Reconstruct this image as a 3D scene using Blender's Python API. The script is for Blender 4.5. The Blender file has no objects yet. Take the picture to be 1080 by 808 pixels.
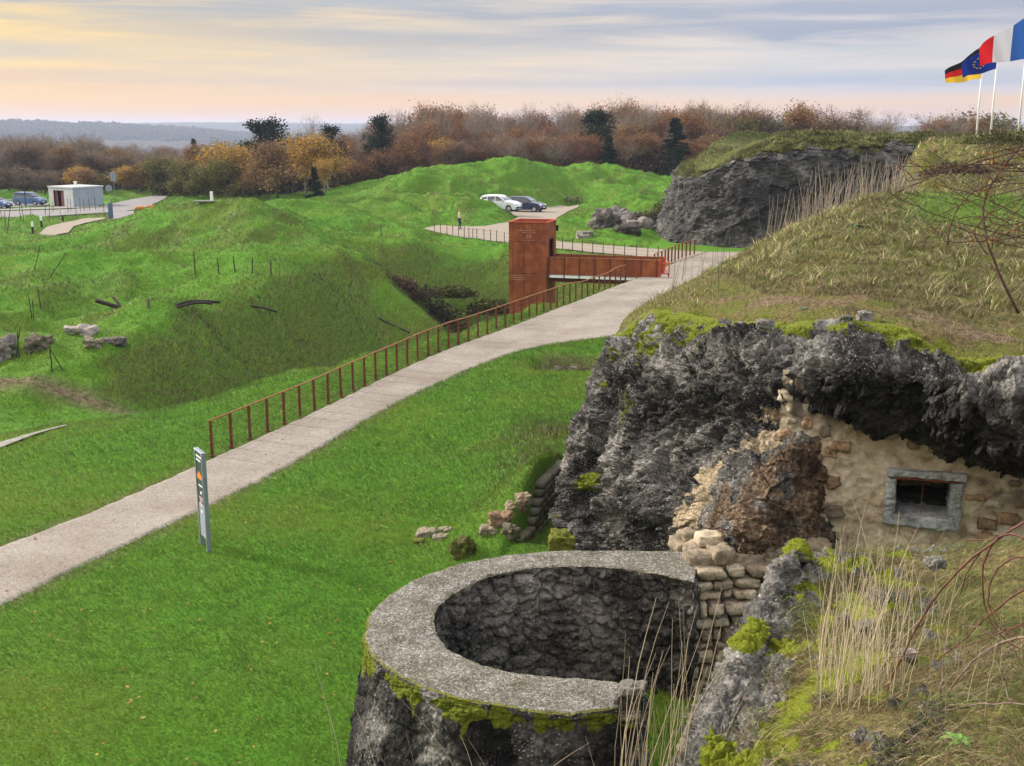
import bpy, math, random
import numpy as np
from math import radians as R
sc = bpy.context.scene
C = sc.collection
rng = np.random.default_rng(7)
random.seed(7)

# ---------------------------------------------------------------- camera
FPX, PITCH, CAMZ = 1180.0, R(12.7), 8.5          # photo is 1080 px wide
cam = bpy.data.objects.new('camera', bpy.data.cameras.new('camera'))
C.objects.link(cam)
cam.location = (0, 0, CAMZ); cam.rotation_euler = (R(90) - PITCH, 0, 0)
cam.data.sensor_fit = 'HORIZONTAL'; cam.data.sensor_width = 36
cam.data.lens = FPX / 1080 * 36
cam.data.clip_start = 0.1; cam.data.clip_end = 40000
sc.camera = cam

# ---------------------------------------------------------------- world, sun, exposure
SUN_EL, SUN_AZ = R(27), R(-66)      # azimuth from +Y, negative = to the left
W = bpy.data.worlds.new('World'); sc.world = W; W.use_nodes = True
nt = W.node_tree; nt.nodes.clear()
def N(t, ty, **kw):
    n = t.nodes.new(ty)
    for k, v in kw.items(): setattr(n, k, v)
    return n
def ramp(t, fac, stops, interp='LINEAR'):
    r = N(t, 'ShaderNodeValToRGB'); r.color_ramp.interpolation = interp
    e = r.color_ramp.elements
    while len(e) > 1: e.remove(e[-1])
    e[0].position = stops[0][0]; e[0].color = (*stops[0][1], 1) if len(stops[0][1]) == 3 else stops[0][1]
    for p, c in stops[1:]:
        x = e.new(p); x.color = (*c, 1)
    if fac is not None: t.links.new(fac, r.inputs[0])
    return r.outputs[0]
def mixc(t, fac, a, b, blend='MIX'):
    m = N(t, 'ShaderNodeMix', data_type='RGBA', blend_type=blend); m.clamp_factor = True
    for i, v in ((0, fac), (6, a), (7, b)):
        if hasattr(v, 'is_linked') or hasattr(v, 'links'): t.links.new(v, m.inputs[i])
        else: m.inputs[i].default_value = v if i == 0 else ((*v, 1) if len(v) == 3 else v)
    return m.outputs[2]
def mth(t, op, a, b=0.0, c=None, clamp=False):
    m = N(t, 'ShaderNodeMath', operation=op); m.use_clamp = clamp
    for i, v in enumerate((a, b) if c is None else (a, b, c)):
        if hasattr(v, 'links'): t.links.new(v, m.inputs[i])
        else: m.inputs[i].default_value = v
    return m.outputs[0]
def srgb(r, g, b):
    f = lambda c: (c / 255 / 12.92) if c / 255 <= 0.04045 else ((c / 255 + 0.055) / 1.055) ** 2.4
    return (f(r), f(g), f(b))

sky = N(nt, 'ShaderNodeTexSky', sky_type='NISHITA'); sky.sun_disc = False
sky.sun_elevation = SUN_EL; sky.sun_rotation = SUN_AZ; sky.dust_density = 2.0
tc = N(nt, 'ShaderNodeTexCoord')
sep = N(nt, 'ShaderNodeSeparateXYZ'); nt.links.new(tc.outputs['Generated'], sep.inputs[0])
elev = sep.outputs[2]; az = sep.outputs[0]
# cloud deck: colours by elevation (z of the view direction), different left and right
def w(px_y):                      # elevation-z for a photo row
    return math.sin(math.atan((404 - px_y) / FPX) - PITCH)
mp = lambda y: 0.5 + w(y) * 2.5   # ramp coordinate
ez = mth(nt, 'MULTIPLY_ADD', elev, 2.5, 0.5, clamp=True)
# wavy offset so that the bands are not ruled lines
no = N(nt, 'ShaderNodeTexNoise'); no.inputs['Scale'].default_value = 2.2; no.inputs['Detail'].default_value = 4
mpn = N(nt, 'ShaderNodeMapping'); mpn.inputs['Scale'].default_value = (1.0, 1.0, 9.0)
nt.links.new(tc.outputs['Generated'], mpn.inputs[0]); nt.links.new(mpn.outputs[0], no.inputs['Vector'])
wob = mth(nt, 'MULTIPLY_ADD', no.outputs[0], 0.06, -0.03)
elv = mth(nt, 'MULTIPLY', mth(nt, 'ABSOLUTE', elev), 12.0, clamp=True)
ez2 = mth(nt, 'ADD', ez, mth(nt, 'MULTIPLY', wob, elv))
left = ramp(nt, ez2, [(0.0, srgb(150,160,180)), (mp(140), srgb(176,186,204)), (mp(127), srgb(255,180,100)), (mp(112), srgb(255,194,108)),
    (mp(85), srgb(240,196,144)), (mp(60), srgb(236,202,146)), (mp(35), srgb(214,192,156)), (mp(12), srgb(180,176,172)), (mp(-10), srgb(186,188,188)), (0.95, srgb(190,195,202))])
right = ramp(nt, ez2, [(0.0, srgb(150,160,180)), (mp(140), srgb(200,186,184)), (mp(127), srgb(255,180,104)), (mp(108), srgb(255,200,138)),
    (mp(96), srgb(214,205,206)), (mp(88), srgb(182,190,206)), (mp(72), srgb(208,205,205)), (mp(55), srgb(202,202,204)), (mp(42), srgb(160,168,188)), (mp(15), srgb(164,170,188)), (mp(-10), srgb(170,180,198)), (0.95, srgb(185,192,202))])
azf = mth(nt, 'MULTIPLY_ADD', az, 1.7, 0.62, clamp=True)
col = mixc(nt, azf, left, right)
# streaky cirrus
n2 = N(nt, 'ShaderNodeTexNoise'); n2.inputs['Scale'].default_value = 3.0; n2.inputs['Detail'].default_value = 9; n2.inputs['Roughness'].default_value = 0.58; n2.inputs['Distortion'].default_value = 0.5
mp2 = N(nt, 'ShaderNodeMapping'); mp2.inputs['Scale'].default_value = (1.6, 1.6, 26.0); mp2.inputs['Rotation'].default_value = (0, R(1.5), 0); mp2.inputs['Location'].default_value = (3.1, 1.2, 0.4)
nt.links.new(tc.outputs['Generated'], mp2.inputs[0]); nt.links.new(mp2.outputs[0], n2.inputs['Vector'])  
st = ramp(nt, n2.outputs[0], [(0.42, (0,0,0)), (0.64, (1,1,1))])
streakL = mixc(nt, azf, srgb(255,216,132), srgb(228,216,210))
fade = mth(nt, 'MULTIPLY', mth(nt, 'SUBTRACT', elev, 0.004), 22.0, clamp=True)
col = mixc(nt, mth(nt, 'MULTIPLY', mth(nt, 'MULTIPLY', st, 0.80), fade), col, streakL)
n3 = N(nt, 'ShaderNodeTexNoise'); n3.inputs['Scale'].default_value = 2.1; n3.inputs['Detail'].default_value = 6
mp3 = N(nt, 'ShaderNodeMapping'); mp3.inputs['Scale'].default_value = (1.3, 1.3, 20.0); mp3.inputs['Location'].default_value = (9.1, 4.2, 2.4)
nt.links.new(tc.outputs['Generated'], mp3.inputs[0]); nt.links.new(mp3.outputs[0], n3.inputs['Vector'])
st3 = ramp(nt, n3.outputs[0], [(0.46, (0,0,0)), (0.70, (1,1,1))])
col = mixc(nt, mth(nt, 'MULTIPLY', mth(nt, 'MULTIPLY', st3, 0.5), fade), col, srgb(164,172,190))
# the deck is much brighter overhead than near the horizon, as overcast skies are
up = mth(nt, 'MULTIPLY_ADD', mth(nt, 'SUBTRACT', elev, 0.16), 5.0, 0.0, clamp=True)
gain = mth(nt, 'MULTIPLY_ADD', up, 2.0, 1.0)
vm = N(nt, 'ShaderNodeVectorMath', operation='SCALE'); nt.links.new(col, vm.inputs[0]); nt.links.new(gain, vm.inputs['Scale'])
bgA = N(nt, 'ShaderNodeBackground'); bgA.inputs[1].default_value = 0.06; nt.links.new(sky.outputs[0], bgA.inputs[0])
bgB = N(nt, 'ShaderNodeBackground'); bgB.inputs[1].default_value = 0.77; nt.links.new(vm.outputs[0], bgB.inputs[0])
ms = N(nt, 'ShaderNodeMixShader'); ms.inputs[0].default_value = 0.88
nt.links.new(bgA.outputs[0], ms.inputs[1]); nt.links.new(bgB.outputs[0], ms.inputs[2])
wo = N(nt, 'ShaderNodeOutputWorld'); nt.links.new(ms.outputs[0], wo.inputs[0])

sl = bpy.data.lights.new('sun', 'SUN'); sl.energy = 4.2; sl.angle = R(7); sl.color = (1.0, 0.93, 0.82)
so = bpy.data.objects.new('sun', sl); C.objects.link(so)
# lamp points down -Z; aim from the sun direction
so.rotation_euler = (R(90) - SUN_EL, 0, math.pi - SUN_AZ)
vs = sc.view_settings; vs.view_transform = 'Standard'; vs.look = 'None'; vs.gamma = 1.0; vs.exposure = 0.60
vs.use_curve_mapping = False

# ---------------------------------------------------------------- helpers: pixels -> world (used to place things at chosen real distances)
def ray(px, py):
    a = (px - 540) / FPX; b = (404 - py) / FPX
    return np.array((a, math.cos(PITCH) + b * math.sin(PITCH), -math.sin(PITCH) + b * math.cos(PITCH)))
def G(px, py, z=0.0):
    d = ray(px, py); t = (z - CAMZ) / d[2]; return np.array((d[0] * t, d[1] * t, z))
def D(px, py, Y):
    d = ray(px, py); t = Y / d[1]; return np.array((d[0] * t, Y, CAMZ + d[2] * t))

# ---------------------------------------------------------------- noise
_perm = np.random.default_rng(3).permutation(256).astype(np.int64); _perm = np.concatenate([_perm, _perm, _perm[:2]])
_g = np.random.default_rng(4).normal(size=(256, 3)); _g /= np.linalg.norm(_g, axis=1)[:, None]; _g = _g.astype(np.float32)
def perlin(P):
    P = np.asarray(P, dtype=np.float32); F = np.floor(P); I = F.astype(np.int64) & 255; f = (P - F)
    u = f * f * f * (f * (f * 6 - 15) + 10); out = 0
    for dx in (0, 1):
        wx = u[:, 0] if dx else 1 - u[:, 0]; a = _perm[(I[:, 0] + dx) & 255]
        for dy in (0, 1):
            wy = u[:, 1] if dy else 1 - u[:, 1]; b = _perm[a + ((I[:, 1] + dy) & 255)]
            for dz in (0, 1):
                wz = u[:, 2] if dz else 1 - u[:, 2]; h = _perm[b + ((I[:, 2] + dz) & 255)]; gr = _g[h]
                out = out + wx * wy * wz * (gr[:, 0] * (f[:, 0] - dx) + gr[:, 1] * (f[:, 1] - dy) + gr[:, 2] * (f[:, 2] - dz))
    return out * 1.6
def fbm(P, octaves=4, gain=0.5, ridged=False):
    P = np.asarray(P, dtype=np.float32); s = 0; a = 1.0; t = 0
    for i in range(octaves):
        n = perlin(P * 2.03 ** i + 17.3 * i)
        if ridged: n = 1 - 2 * np.abs(n)
        s = s + a * n; t += a; a *= gain
    return s / t
def worley(P, seed=0):
    P = np.asarray(P, dtype=np.float32); F = np.floor(P); I = F.astype(np.int64); f = P - F
    jr = np.random.default_rng(50 + seed).random((256, 3)).astype(np.float32)
    d1 = np.full(len(P), 9.0, np.float32); d2 = d1.copy(); idd = np.zeros(len(P), np.int64)
    for dx in (-1, 0, 1):
        for dy in (-1, 0, 1):
            for dz in (-1, 0, 1):
                h = _perm[_perm[_perm[(I[:, 0] + dx) & 255] + ((I[:, 1] + dy) & 255)] + ((I[:, 2] + dz) & 255)]
                v = jr[h] + np.array((dx, dy, dz), np.float32) - f; d = np.sqrt((v * v).sum(1))
                m = d < d1; d2 = np.where(m, d1, np.minimum(d2, d)); d1 = np.where(m, d, d1); idd = np.where(m, h, idd)
    return d1, d2, idd / 255.0
def shards(P, freq, seed=0):
    """tilted facets with cracks between them: broken concrete and rock"""
    Q = np.asarray(P, np.float32) * np.float32(freq); F = np.floor(Q); I = F.astype(np.int64); f = Q - F; jr = np.random.default_rng(70 + seed).random((256, 3)).astype(np.float32); nr_ = np.random.default_rng(90 + seed).normal(size=(256, 3)).astype(np.float32)
    d1 = np.full(len(Q), 9.0, np.float32); idd = np.zeros(len(Q), np.int64); vv = np.zeros_like(Q)
    for dx in (-1, 0, 1):
        for dy in (-1, 0, 1):
            for dz in (-1, 0, 1):
                h = _perm[_perm[_perm[(I[:, 0] + dx) & 255] + ((I[:, 1] + dy) & 255)] + ((I[:, 2] + dz) & 255)]
                v = f - jr[h] - np.array((dx, dy, dz), np.float32); d = (v * v).sum(1); m = d < d1; d1 = np.where(m, d, d1); idd = np.where(m, h, idd); vv = np.where(m[:, None], v, vv)
    return (vv * nr_[idd]).sum(1) * .6 + (jr[idd, 0] - .5) * .6
def sst(x, a, b):
    t = np.clip((x - a) / (b - a), 0, 1); return t * t * (3 - 2 * t)

# ---------------------------------------------------------------- mesh helpers
def mesh(name, V, F, mat=None, parent=None, smooth=True, attrs=None, loc=None):
    """V (n,3); F (m,k) array of equal-size faces, or a list of such arrays"""
    V = np.asarray(V, dtype=np.float32)
    if not isinstance(F, list): F = [F]
    F = [np.asarray(f, dtype=np.int32) for f in F if len(f)]
    me = bpy.data.meshes.new(name)
    nl = sum(f.size for f in F); nf = sum(len(f) for f in F)
    me.vertices.add(len(V)); me.vertices.foreach_set('co', V.ravel())
    me.loops.add(nl); me.loops.foreach_set('vertex_index', np.concatenate([f.ravel() for f in F]))
    tot = np.concatenate([np.full(len(f), f.shape[1], np.int32) for f in F])
    me.polygons.add(nf); st = np.zeros(nf, np.int32); st[1:] = np.cumsum(tot)[:-1]
    me.polygons.foreach_set('loop_start', st); me.polygons.foreach_set('loop_total', tot)
    me.polygons.foreach_set('use_smooth', np.full(nf, smooth, dtype=bool))
    me.update(calc_edges=True); me.validate(verbose=False)
    for k, v in (attrs or {}).items():
        v = np.asarray(v, dtype=np.float32)
        if v.ndim == 1:
            a = me.attributes.new(k, 'FLOAT', 'POINT'); a.data.foreach_set('value', v)
        else:
            a = me.attributes.new(k, 'FLOAT_COLOR', 'POINT')
            a.data.foreach_set('color', np.concatenate([v, np.ones((len(v), 1), np.float32)], 1).ravel())
    o = bpy.data.objects.new(name, me); C.objects.link(o)
    if mat: me.materials.append(mat)
    if parent is not None: o.parent = parent
    if loc is not None: o.location = loc
    return o
def tag(o, label=None, cat=None, group=None, kind=None):
    if label: o['label'] = label
    if cat: o['category'] = cat
    if group: o['group'] = group
    if kind: o['kind'] = kind
    return o
def empty(name, loc=(0,0,0), rz=0.0, **kw):
    o = bpy.data.objects.new(name, None); C.objects.link(o); o.location = loc; o.rotation_euler = (0, 0, rz); o.empty_display_size = 0.2
    return tag(o, **kw)
def copy_tree(o, parent=None):
    c = o.copy(); C.objects.link(c)
    if parent is not None: c.parent = parent
    for ch in o.children: copy_tree(ch, c)
    return c
def gridfaces(nu, nv):
    i = np.arange(nu - 1)[:, None] * nv + np.arange(nv - 1)[None, :]
    i = i.ravel(); return np.stack([i, i + nv, i + nv + 1, i + 1], 1)

class MB:
    """collects shapes into one mesh"""
    def __init__(s): s.v = []; s.f = {3: [], 4: [], }; s.n = 0; s.big = []
    def add(s, V, Fs):
        for f in Fs:
            f = [i + s.n for i in f]
            if len(f) in s.f: s.f[len(f)].append(f)
            else: s.big.append(f)
        s.v.append(np.asarray(V, dtype=float)); s.n += len(V)
    def box(s, c, size, rz=0.0, bev=0.0, M=None):
        hx, hy, hz = [q / 2 for q in size]
        if bev <= 0:
            V = np.array([(x, y, z) for z in (-hz, hz) for x, y in ((-hx, -hy), (hx, -hy), (hx, hy), (-hx, hy))])
            Fs = [(3,2,1,0),(4,5,6,7),(0,1,5,4),(1,2,6,5),(2,3,7,6),(3,0,4,7)]
        else:
            b = min(bev, hx * .9, hy * .9, hz * .9); rings = []
            for z, q in ((-hz, b), (-hz + b, 0), (hz - b, 0), (hz, b)):
                X, Y = hx - q, hy - q; k = b * .999 - q * .0
                k = min(k, X * .5, Y * .5)
                rings.append([(-X + k, -Y, z), (X - k, -Y, z), (X, -Y + k, z), (X, Y - k, z), (X - k, Y, z), (-X + k, Y, z), (-X, Y - k, z), (-X, -Y + k, z)])
            V = np.array(sum(rings, [])); Fs = [tuple(range(7, -1, -1)), tuple(range(24, 32))]
            for r in range(3):
                for k in range(8): Fs.append((r*8+k, r*8+(k+1)%8, r*8+8+(k+1)%8, r*8+8+k))
        if rz:
            c_, s_ = math.cos(rz), math.sin(rz); V = V @ np.array([[c_, s_, 0], [-s_, c_, 0], [0, 0, 1]])
        if M is not None: V = V @ np.asarray(M).T
        s.add(V + np.asarray(c), Fs); return s
    def tube(s, pts, rad, n=8, caps=True):
        pts = np.asarray(pts, dtype=float); m = len(pts); rad = np.broadcast_to(np.asarray(rad, float), (m,))
        T = np.gradient(pts, axis=0); T /= np.linalg.norm(T, axis=1)[:, None] + 1e-12
        ref = np.array((0, 0, 1.0)) if abs(T[0][2]) < 0.9 else np.array((1.0, 0, 0)); V = []
        U = np.cross(T[0], ref); U /= np.linalg.norm(U)
        for i in range(m):
            U = U - T[i] * (U @ T[i]); U /= np.linalg.norm(U) + 1e-12; Wv = np.cross(T[i], U)
            for k in range(n):
                a = 2 * math.pi * k / n; V.append(pts[i] + rad[i] * (U * math.cos(a) + Wv * math.sin(a)))
        Fs = [(i*n+k, i*n+(k+1)%n, (i+1)*n+(k+1)%n, (i+1)*n+k) for i in range(m-1) for k in range(n)]
        if caps: Fs += [tuple(range(n-1, -1, -1)), tuple(range((m-1)*n, m*n))]
        s.add(V, Fs); return s
    def prism(s, outline, y0, y1, axis='y'):
        """outline in (x,z) extruded along y"""
        n = len(outline); V = [(x, y0, z) for x, z in outline] + [(x, y1, z) for x, z in outline]
        s.add(V, [tuple(range(n)), tuple(range(2*n-1, n-1, -1))] + [(i, i+n, (i+1)%n+n, (i+1)%n) for i in range(n)]); return s
    def build(s, name, mat=None, parent=None, smooth=False, loc=None):
        V = np.concatenate(s.v); me = bpy.data.meshes.new(name)
        me.from_pydata([tuple(q) for q in V], [], s.f[3] + s.f[4] + s.big); me.validate()
        me.polygons.foreach_set('use_smooth', np.full(len(me.polygons), smooth, dtype=bool)); me.update()
        o = bpy.data.objects.new(name, me); C.objects.link(o)
        if mat: me.materials.append(mat)
        if parent is not None: o.parent = parent
        if loc is not None: o.location = loc
        return o

# ---------------------------------------------------------------- materials
def newmat(name, rough=0.9, spec=0.2):
    m = bpy.data.materials.new(name); m.use_nodes = True; t = m.node_tree
    b = t.nodes['Principled BSDF']; b.inputs['Roughness'].default_value = rough; b.inputs['Specular IOR Level'].default_value = spec
    return m, t, b
def coords(t, scale=(1,1,1)):
    c = N(t, 'ShaderNodeTexCoord'); mpp = N(t, 'ShaderNodeMapping'); mpp.inputs['Scale'].default_value = scale
    t.links.new(c.outputs['Object'], mpp.inputs[0]); return mpp.outputs[0]
def noise(t, vec, scale, detail=4, rough=0.5, dist=0.0):
    n = N(t, 'ShaderNodeTexNoise'); n.inputs['Scale'].default_value = scale; n.inputs['Detail'].default_value = detail
    n.inputs['Roughness'].default_value = rough; n.inputs['Distortion'].default_value = dist; t.links.new(vec, n.inputs['Vector']); return n.outputs[0]
def voro(t, vec, scale, feature='F1', out='Distance', rand=1.0):
    n = N(t, 'ShaderNodeTexVoronoi', feature=feature); n.inputs['Scale'].default_value = scale; n.inputs['Randomness'].default_value = rand
    t.links.new(vec, n.inputs['Vector']); return n.outputs[out]
def bump(t, b, h, strength=0.5, dist=0.02):
    n = N(t, 'ShaderNodeBump'); n.inputs['Strength'].default_value = strength; n.inputs['Distance'].default_value = dist
    t.links.new(h, n.inputs['Height']); t.links.new(n.outputs[0], b.inputs['Normal']); return n
def attr(t, name, out='Fac'):
    a = N(t, 'ShaderNodeAttribute', attribute_name=name); return a.outputs[out]
def plain(name, colr, rough=0.6, spec=0.3, var=0.12, scale=8.0, metal=0.0, bmp=0.0):
    """base colour broken up by two noises, a little bump"""
    m, t, b = newmat(name, rough, spec); v = coords(t)
    n = noise(t, v, scale, 6, 0.6)
    lo = tuple(c * (1 - var * 2) for c in colr); hi = tuple(min(1, c * (1 + var * 2)) for c in colr)
    t.links.new(ramp(t, n, [(0.3, lo), (0.7, hi)]), b.inputs['Base Color']); b.inputs['Metallic'].default_value = metal
    if bmp: bump(t, b, noise(t, v, scale * 6, 5, 0.6), 0.5, bmp)
    return m
def colmat(name, rough=0.75, spec=0.15, trans=0.0):
    """colour per vertex (each blade, leaf or stone has its own)"""
    m, t, b = newmat(name, rough, spec); t.links.new(attr(t, 'col', 'Color'), b.inputs['Base Color'])
    if trans > 0:
        tr = N(t, 'ShaderNodeBsdfTranslucent'); t.links.new(attr(t, 'col', 'Color'), tr.inputs[0])
        mx = N(t, 'ShaderNodeMixShader'); mx.inputs[0].default_value = trans
        t.links.new(b.outputs[0], mx.inputs[1]); t.links.new(tr.outputs[0], mx.inputs[2]); t.links.new(mx.outputs[0], t.nodes['Material Output'].inputs[0])
    return m
M = {}
# turf (attributes: dry 0..1 = dead straw grass and painted slope shade, soil 0..1 = bare earth)
m, t, b = newmat('turf', 0.95, 0.1); M['turf'] = m; v = coords(t)
big = noise(t, v, 0.16, 5, 0.55); mid = noise(t, v, 1.3, 5, 0.6); fine = noise(t, v, 16.0, 6, 0.7)
g1 = ramp(t, fine, [(0.30, (0.028, 0.085, 0.009)), (0.52, (0.075, 0.20, 0.016)), (0.72, (0.125, 0.29, 0.024))])
g2 = ramp(t, fine, [(0.30, (0.040, 0.065, 0.010)), (0.55, (0.115, 0.180, 0.020)), (0.75, (0.19, 0.245, 0.035))])
g = mixc(t, ramp(t, big, [(0.46, (0,0,0)), (0.68, (.75,.75,.75))]), g1, g2)
g = mixc(t, ramp(t, mid, [(0.5, (0,0,0)), (0.8, (.45,.45,.45))]), g, g2)
dryc = ramp(t, fine, [(0.3, (0.030, 0.026, 0.010)), (0.5, (0.085, 0.085, 0.026)), (0.75, (0.19, 0.155, 0.07))])
dm = mth(t, 'MULTIPLY', attr(t, 'dry'), ramp(t, noise(t, v, 3.5, 6, 0.7), [(0.30, (0.15,0.15,0.15)), (0.60, (1,1,1))]), clamp=True)
g = mixc(t, dm, g, dryc)
soilc = ramp(t, noise(t, v, 5.0, 8, 0.65), [(0.3, (0.055, 0.038, 0.024)), (0.5, (0.14, 0.10, 0.065)), (0.62, (0.23, 0.18, 0.12)), (0.75, (0.09, 0.07, 0.05))])
g = mixc(t, attr(t, 'soil'), g, soilc)
fw = mixc(t, ramp(t, noise(t, v, 0.01, 6, 0.65), [(0.35, (0,0,0)), (0.65, (1,1,1))]), (0.035, 0.032, 0.018), (0.06, 0.036, 0.02))
g = mixc(t, attr(t, 'far'), g, fw)
t.links.new(g, b.inputs['Base Color'])
vs_ = coords(t, (1.0, 2.2, 2.0)); bump(t, b, mth(t, 'ADD', noise(t, vs_, 9.0, 6, 0.7), mth(t, 'MULTIPLY', noise(t, v, 2.0, 4, 0.6), 1.5)), 1.0, 0.07)
M['blade'] = colmat('grass_blade', 0.6, 0.2, 0.2)
_t = M['blade'].node_tree; _gm = N(_t, 'ShaderNodeNewGeometry'); _a = attr(_t, 'gn', 'Vector'); _m = N(_t, 'ShaderNodeMix', data_type='VECTOR'); _m.inputs[0].default_value = 0.72
_t.links.new(_gm.outputs['Normal'], _m.inputs[4]); _t.links.new(_a, _m.inputs[5]); _n = N(_t, 'ShaderNodeVectorMath', operation='NORMALIZE'); _t.links.new(_m.outputs[1], _n.inputs[0])
for _b in _t.nodes:
    if _b.type in ('BSDF_PRINCIPLED', 'BSDF_TRANSLUCENT'): _t.links.new(_n.outputs[0], _b.inputs['Normal'])
M['dryblade'] = colmat('dry_stalk', 0.8, 0.1, 0.15)
M['leaf'] = colmat('leaf', 0.75, 0.1, 0.3)
M['stonecol'] = colmat('rubble_stone', 0.95, 0.1)
# bark
M['bark'] = plain('bark', (0.075, 0.06, 0.048), 0.95, 0.1, 0.25, 6.0, bmp=0.02)
M['palebark'] = plain('pale_bark', (0.24, 0.21, 0.18), 0.95, 0.1, 0.25, 6.0, bmp=0.01)
# gravel / concrete footpath
m, t, b = newmat('footpath_gravel', 0.95, 0.12); M['path'] = m; v = coords(t)
c = ramp(t, noise(t, v, 55.0, 4, 0.75), [(0.36, (0.075, 0.066, 0.058)), (0.5, (0.27, 0.24, 0.215)), (0.64, (0.52, 0.48, 0.44))])
c = mixc(t, ramp(t, noise(t, v, 16.0, 5, 0.75), [(0.46, (0,0,0)), (0.62, (.75,.75,.75))]), c, mixc(t, 1.0, c, (0.55, 0.53, 0.50), 'MULTIPLY'))
c = mixc(t, ramp(t, noise(t, v, 4.0, 6, 0.7), [(0.52, (0,0,0)), (0.66, (.6,.6,.6))]), c, mixc(t, 1.0, c, (1.25, 1.22, 1.18), 'MULTIPLY'))
c = mixc(t, ramp(t, noise(t, v, 0.35, 6, 0.65), [(0.40, (0,0,0)), (0.66, (.9,.9,.9))]), c, mixc(t, 1.0, c, (0.70, 0.66, 0.61), 'MULTIPLY'))
crk = ramp(t, noise(t, v, 0.9, 9, 0.62, 1.2), [(0.485, (0,0,0)), (0.497, (1,1,1)), (0.503, (1,1,1)), (0.515, (0,0,0))])
crk = mth(t, 'MULTIPLY', crk, ramp(t, noise(t, v, 0.5, 3), [(0.5, (0,0,0)), (0.6, (1,1,1))]))
c = mixc(t, mth(t, 'MULTIPLY', crk, 0.35), c, (0.13, 0.115, 0.10))
c = mixc(t, ramp(t, mth(t, 'ADD', attr(t, 'edge'), mth(t, 'MULTIPLY', noise(t, v, 3.0, 6, 0.7), 0.55)), [(1.05, (0,0,0)), (1.28, (.9,.9,.9))]), c, (0.13, 0.12, 0.05))
t.links.new(c, b.inputs['Base Color']); bump(t, b, noise(t, v, 60, 4, 0.8), 0.6, 0.01)
m, t, b = newmat('branch_gravel', 0.95, 0.1); M['gravel'] = m; v = coords(t)
c = ramp(t, noise(t, v, 9, 6, 0.7), [(0.3, (0.17, 0.14, 0.115)), (0.7, (0.33, 0.285, 0.24))])
c = mixc(t, ramp(t, noise(t, v, 0.3, 5, 0.6), [(0.45, (0,0,0)), (0.7, (.6,.6,.6))]), c, (0.22, 0.20, 0.17)); t.links.new(c, b.inputs['Base Color'])
M['asphalt'] = plain('asphalt', (0.19, 0.18, 0.185), 0.9, 0.2, 0.12, 1.2)
M['concrete'] = plain('slab_concrete', (0.22, 0.215, 0.20), 0.9, 0.15, 0.12, 3.0, bmp=0.01)

# shell-battered concrete / rock. attributes: moss, brown, tan, dark
def rockmat(name, s=1.0, base=((0.016,0.016,0.018),(0.098,0.092,0.088),(0.40,0.38,0.36)), spk=0.60, bstr=1.0):
    m, t, b = newmat(name, 0.93, 0.2); v = coords(t)
    n1 = noise(t, v, 1.1 * s, 8, 0.62, 0.3); n2 = noise(t, v, 14 * s, 8, 0.7); n3 = noise(t, v, 60 * s, 3, 0.6)
    vo = voro(t, v, 24 * s)
    f = mth(t, 'ADD', mth(t, 'MULTIPLY', n1, 0.62), mth(t, 'MULTIPLY', n2, 0.38))
    c = ramp(t, f, [(0.42, base[0]), (0.52, base[1]), (0.64, base[2])])
    spk_ = mth(t, 'MULTIPLY', ramp(t, voro(t, v, 26 * s), [(0.20, (1,1,1)), (0.30, (0,0,0))]), ramp(t, noise(t, v, 5 * s, 3), [(0.46, (0,0,0)), (0.56, (1,1,1))]))
    c = mixc(t, mth(t, 'MULTIPLY', spk_, spk), c, (0.58, 0.56, 0.54))
    c = mixc(t, ramp(t, n3, [(0.55, (0,0,0)), (0.75, (.5,.5,.5))]), c, (0.32, 0.30, 0.29))
    br = ramp(t, n2, [(0.34, (0.018, 0.013, 0.010)), (0.5, (0.125, 0.082, 0.052)), (0.66, (0.33, 0.25, 0.18))])
    ta = ramp(t, n2, [(0.3, (0.22, 0.165, 0.105)), (0.55, (0.46, 0.37, 0.26)), (0.75, (0.60, 0.52, 0.40))])
    jig = mth(t, 'MULTIPLY_ADD', noise(t, v, 7 * s, 6, 0.7), 0.9, -0.45)
    def msk(a, lo=0.45, hi=0.6):
        return ramp(t, mth(t, 'ADD', attr(t, a), jig), [(lo, (0,0,0)), (hi, (1,1,1))])
    c = mixc(t, msk('brown', 0.42, 0.72), c, br)
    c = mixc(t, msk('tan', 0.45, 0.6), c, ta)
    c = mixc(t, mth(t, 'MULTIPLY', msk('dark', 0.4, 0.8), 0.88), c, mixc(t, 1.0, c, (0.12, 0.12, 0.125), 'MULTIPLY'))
    mo = ramp(t, noise(t, v, 26 * s, 6, 0.75), [(0.3, (0.030, 0.045, 0.006)), (0.5, (0.135, 0.165, 0.012)), (0.7, (0.22, 0.235, 0.025))])
    c = mixc(t, msk('moss', 0.5, 0.58), c, mo)
    t.links.new(c, b.inputs['Base Color'])
    h = mth(t, 'ADD', mth(t, 'MULTIPLY', n2, 1.0), mth(t, 'ADD', mth(t, 'MULTIPLY', vo, 0.5), mth(t, 'MULTIPLY', n3, 0.35)))
    bump(t, b, h, bstr, 0.06 / s)
    return m
M['rock'] = rockmat('battered_concrete')
M['rockfar'] = rockmat('weathered_fort_stone', 0.6, ((0.022,0.021,0.023),(0.085,0.081,0.082),(0.24,0.228,0.22)), 0.35)
M['bankrock'] = rockmat('broken_aggregate', 1.5, ((0.03,0.027,0.025),(0.15,0.143,0.133),(0.38,0.36,0.34)), 0.5)
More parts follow.
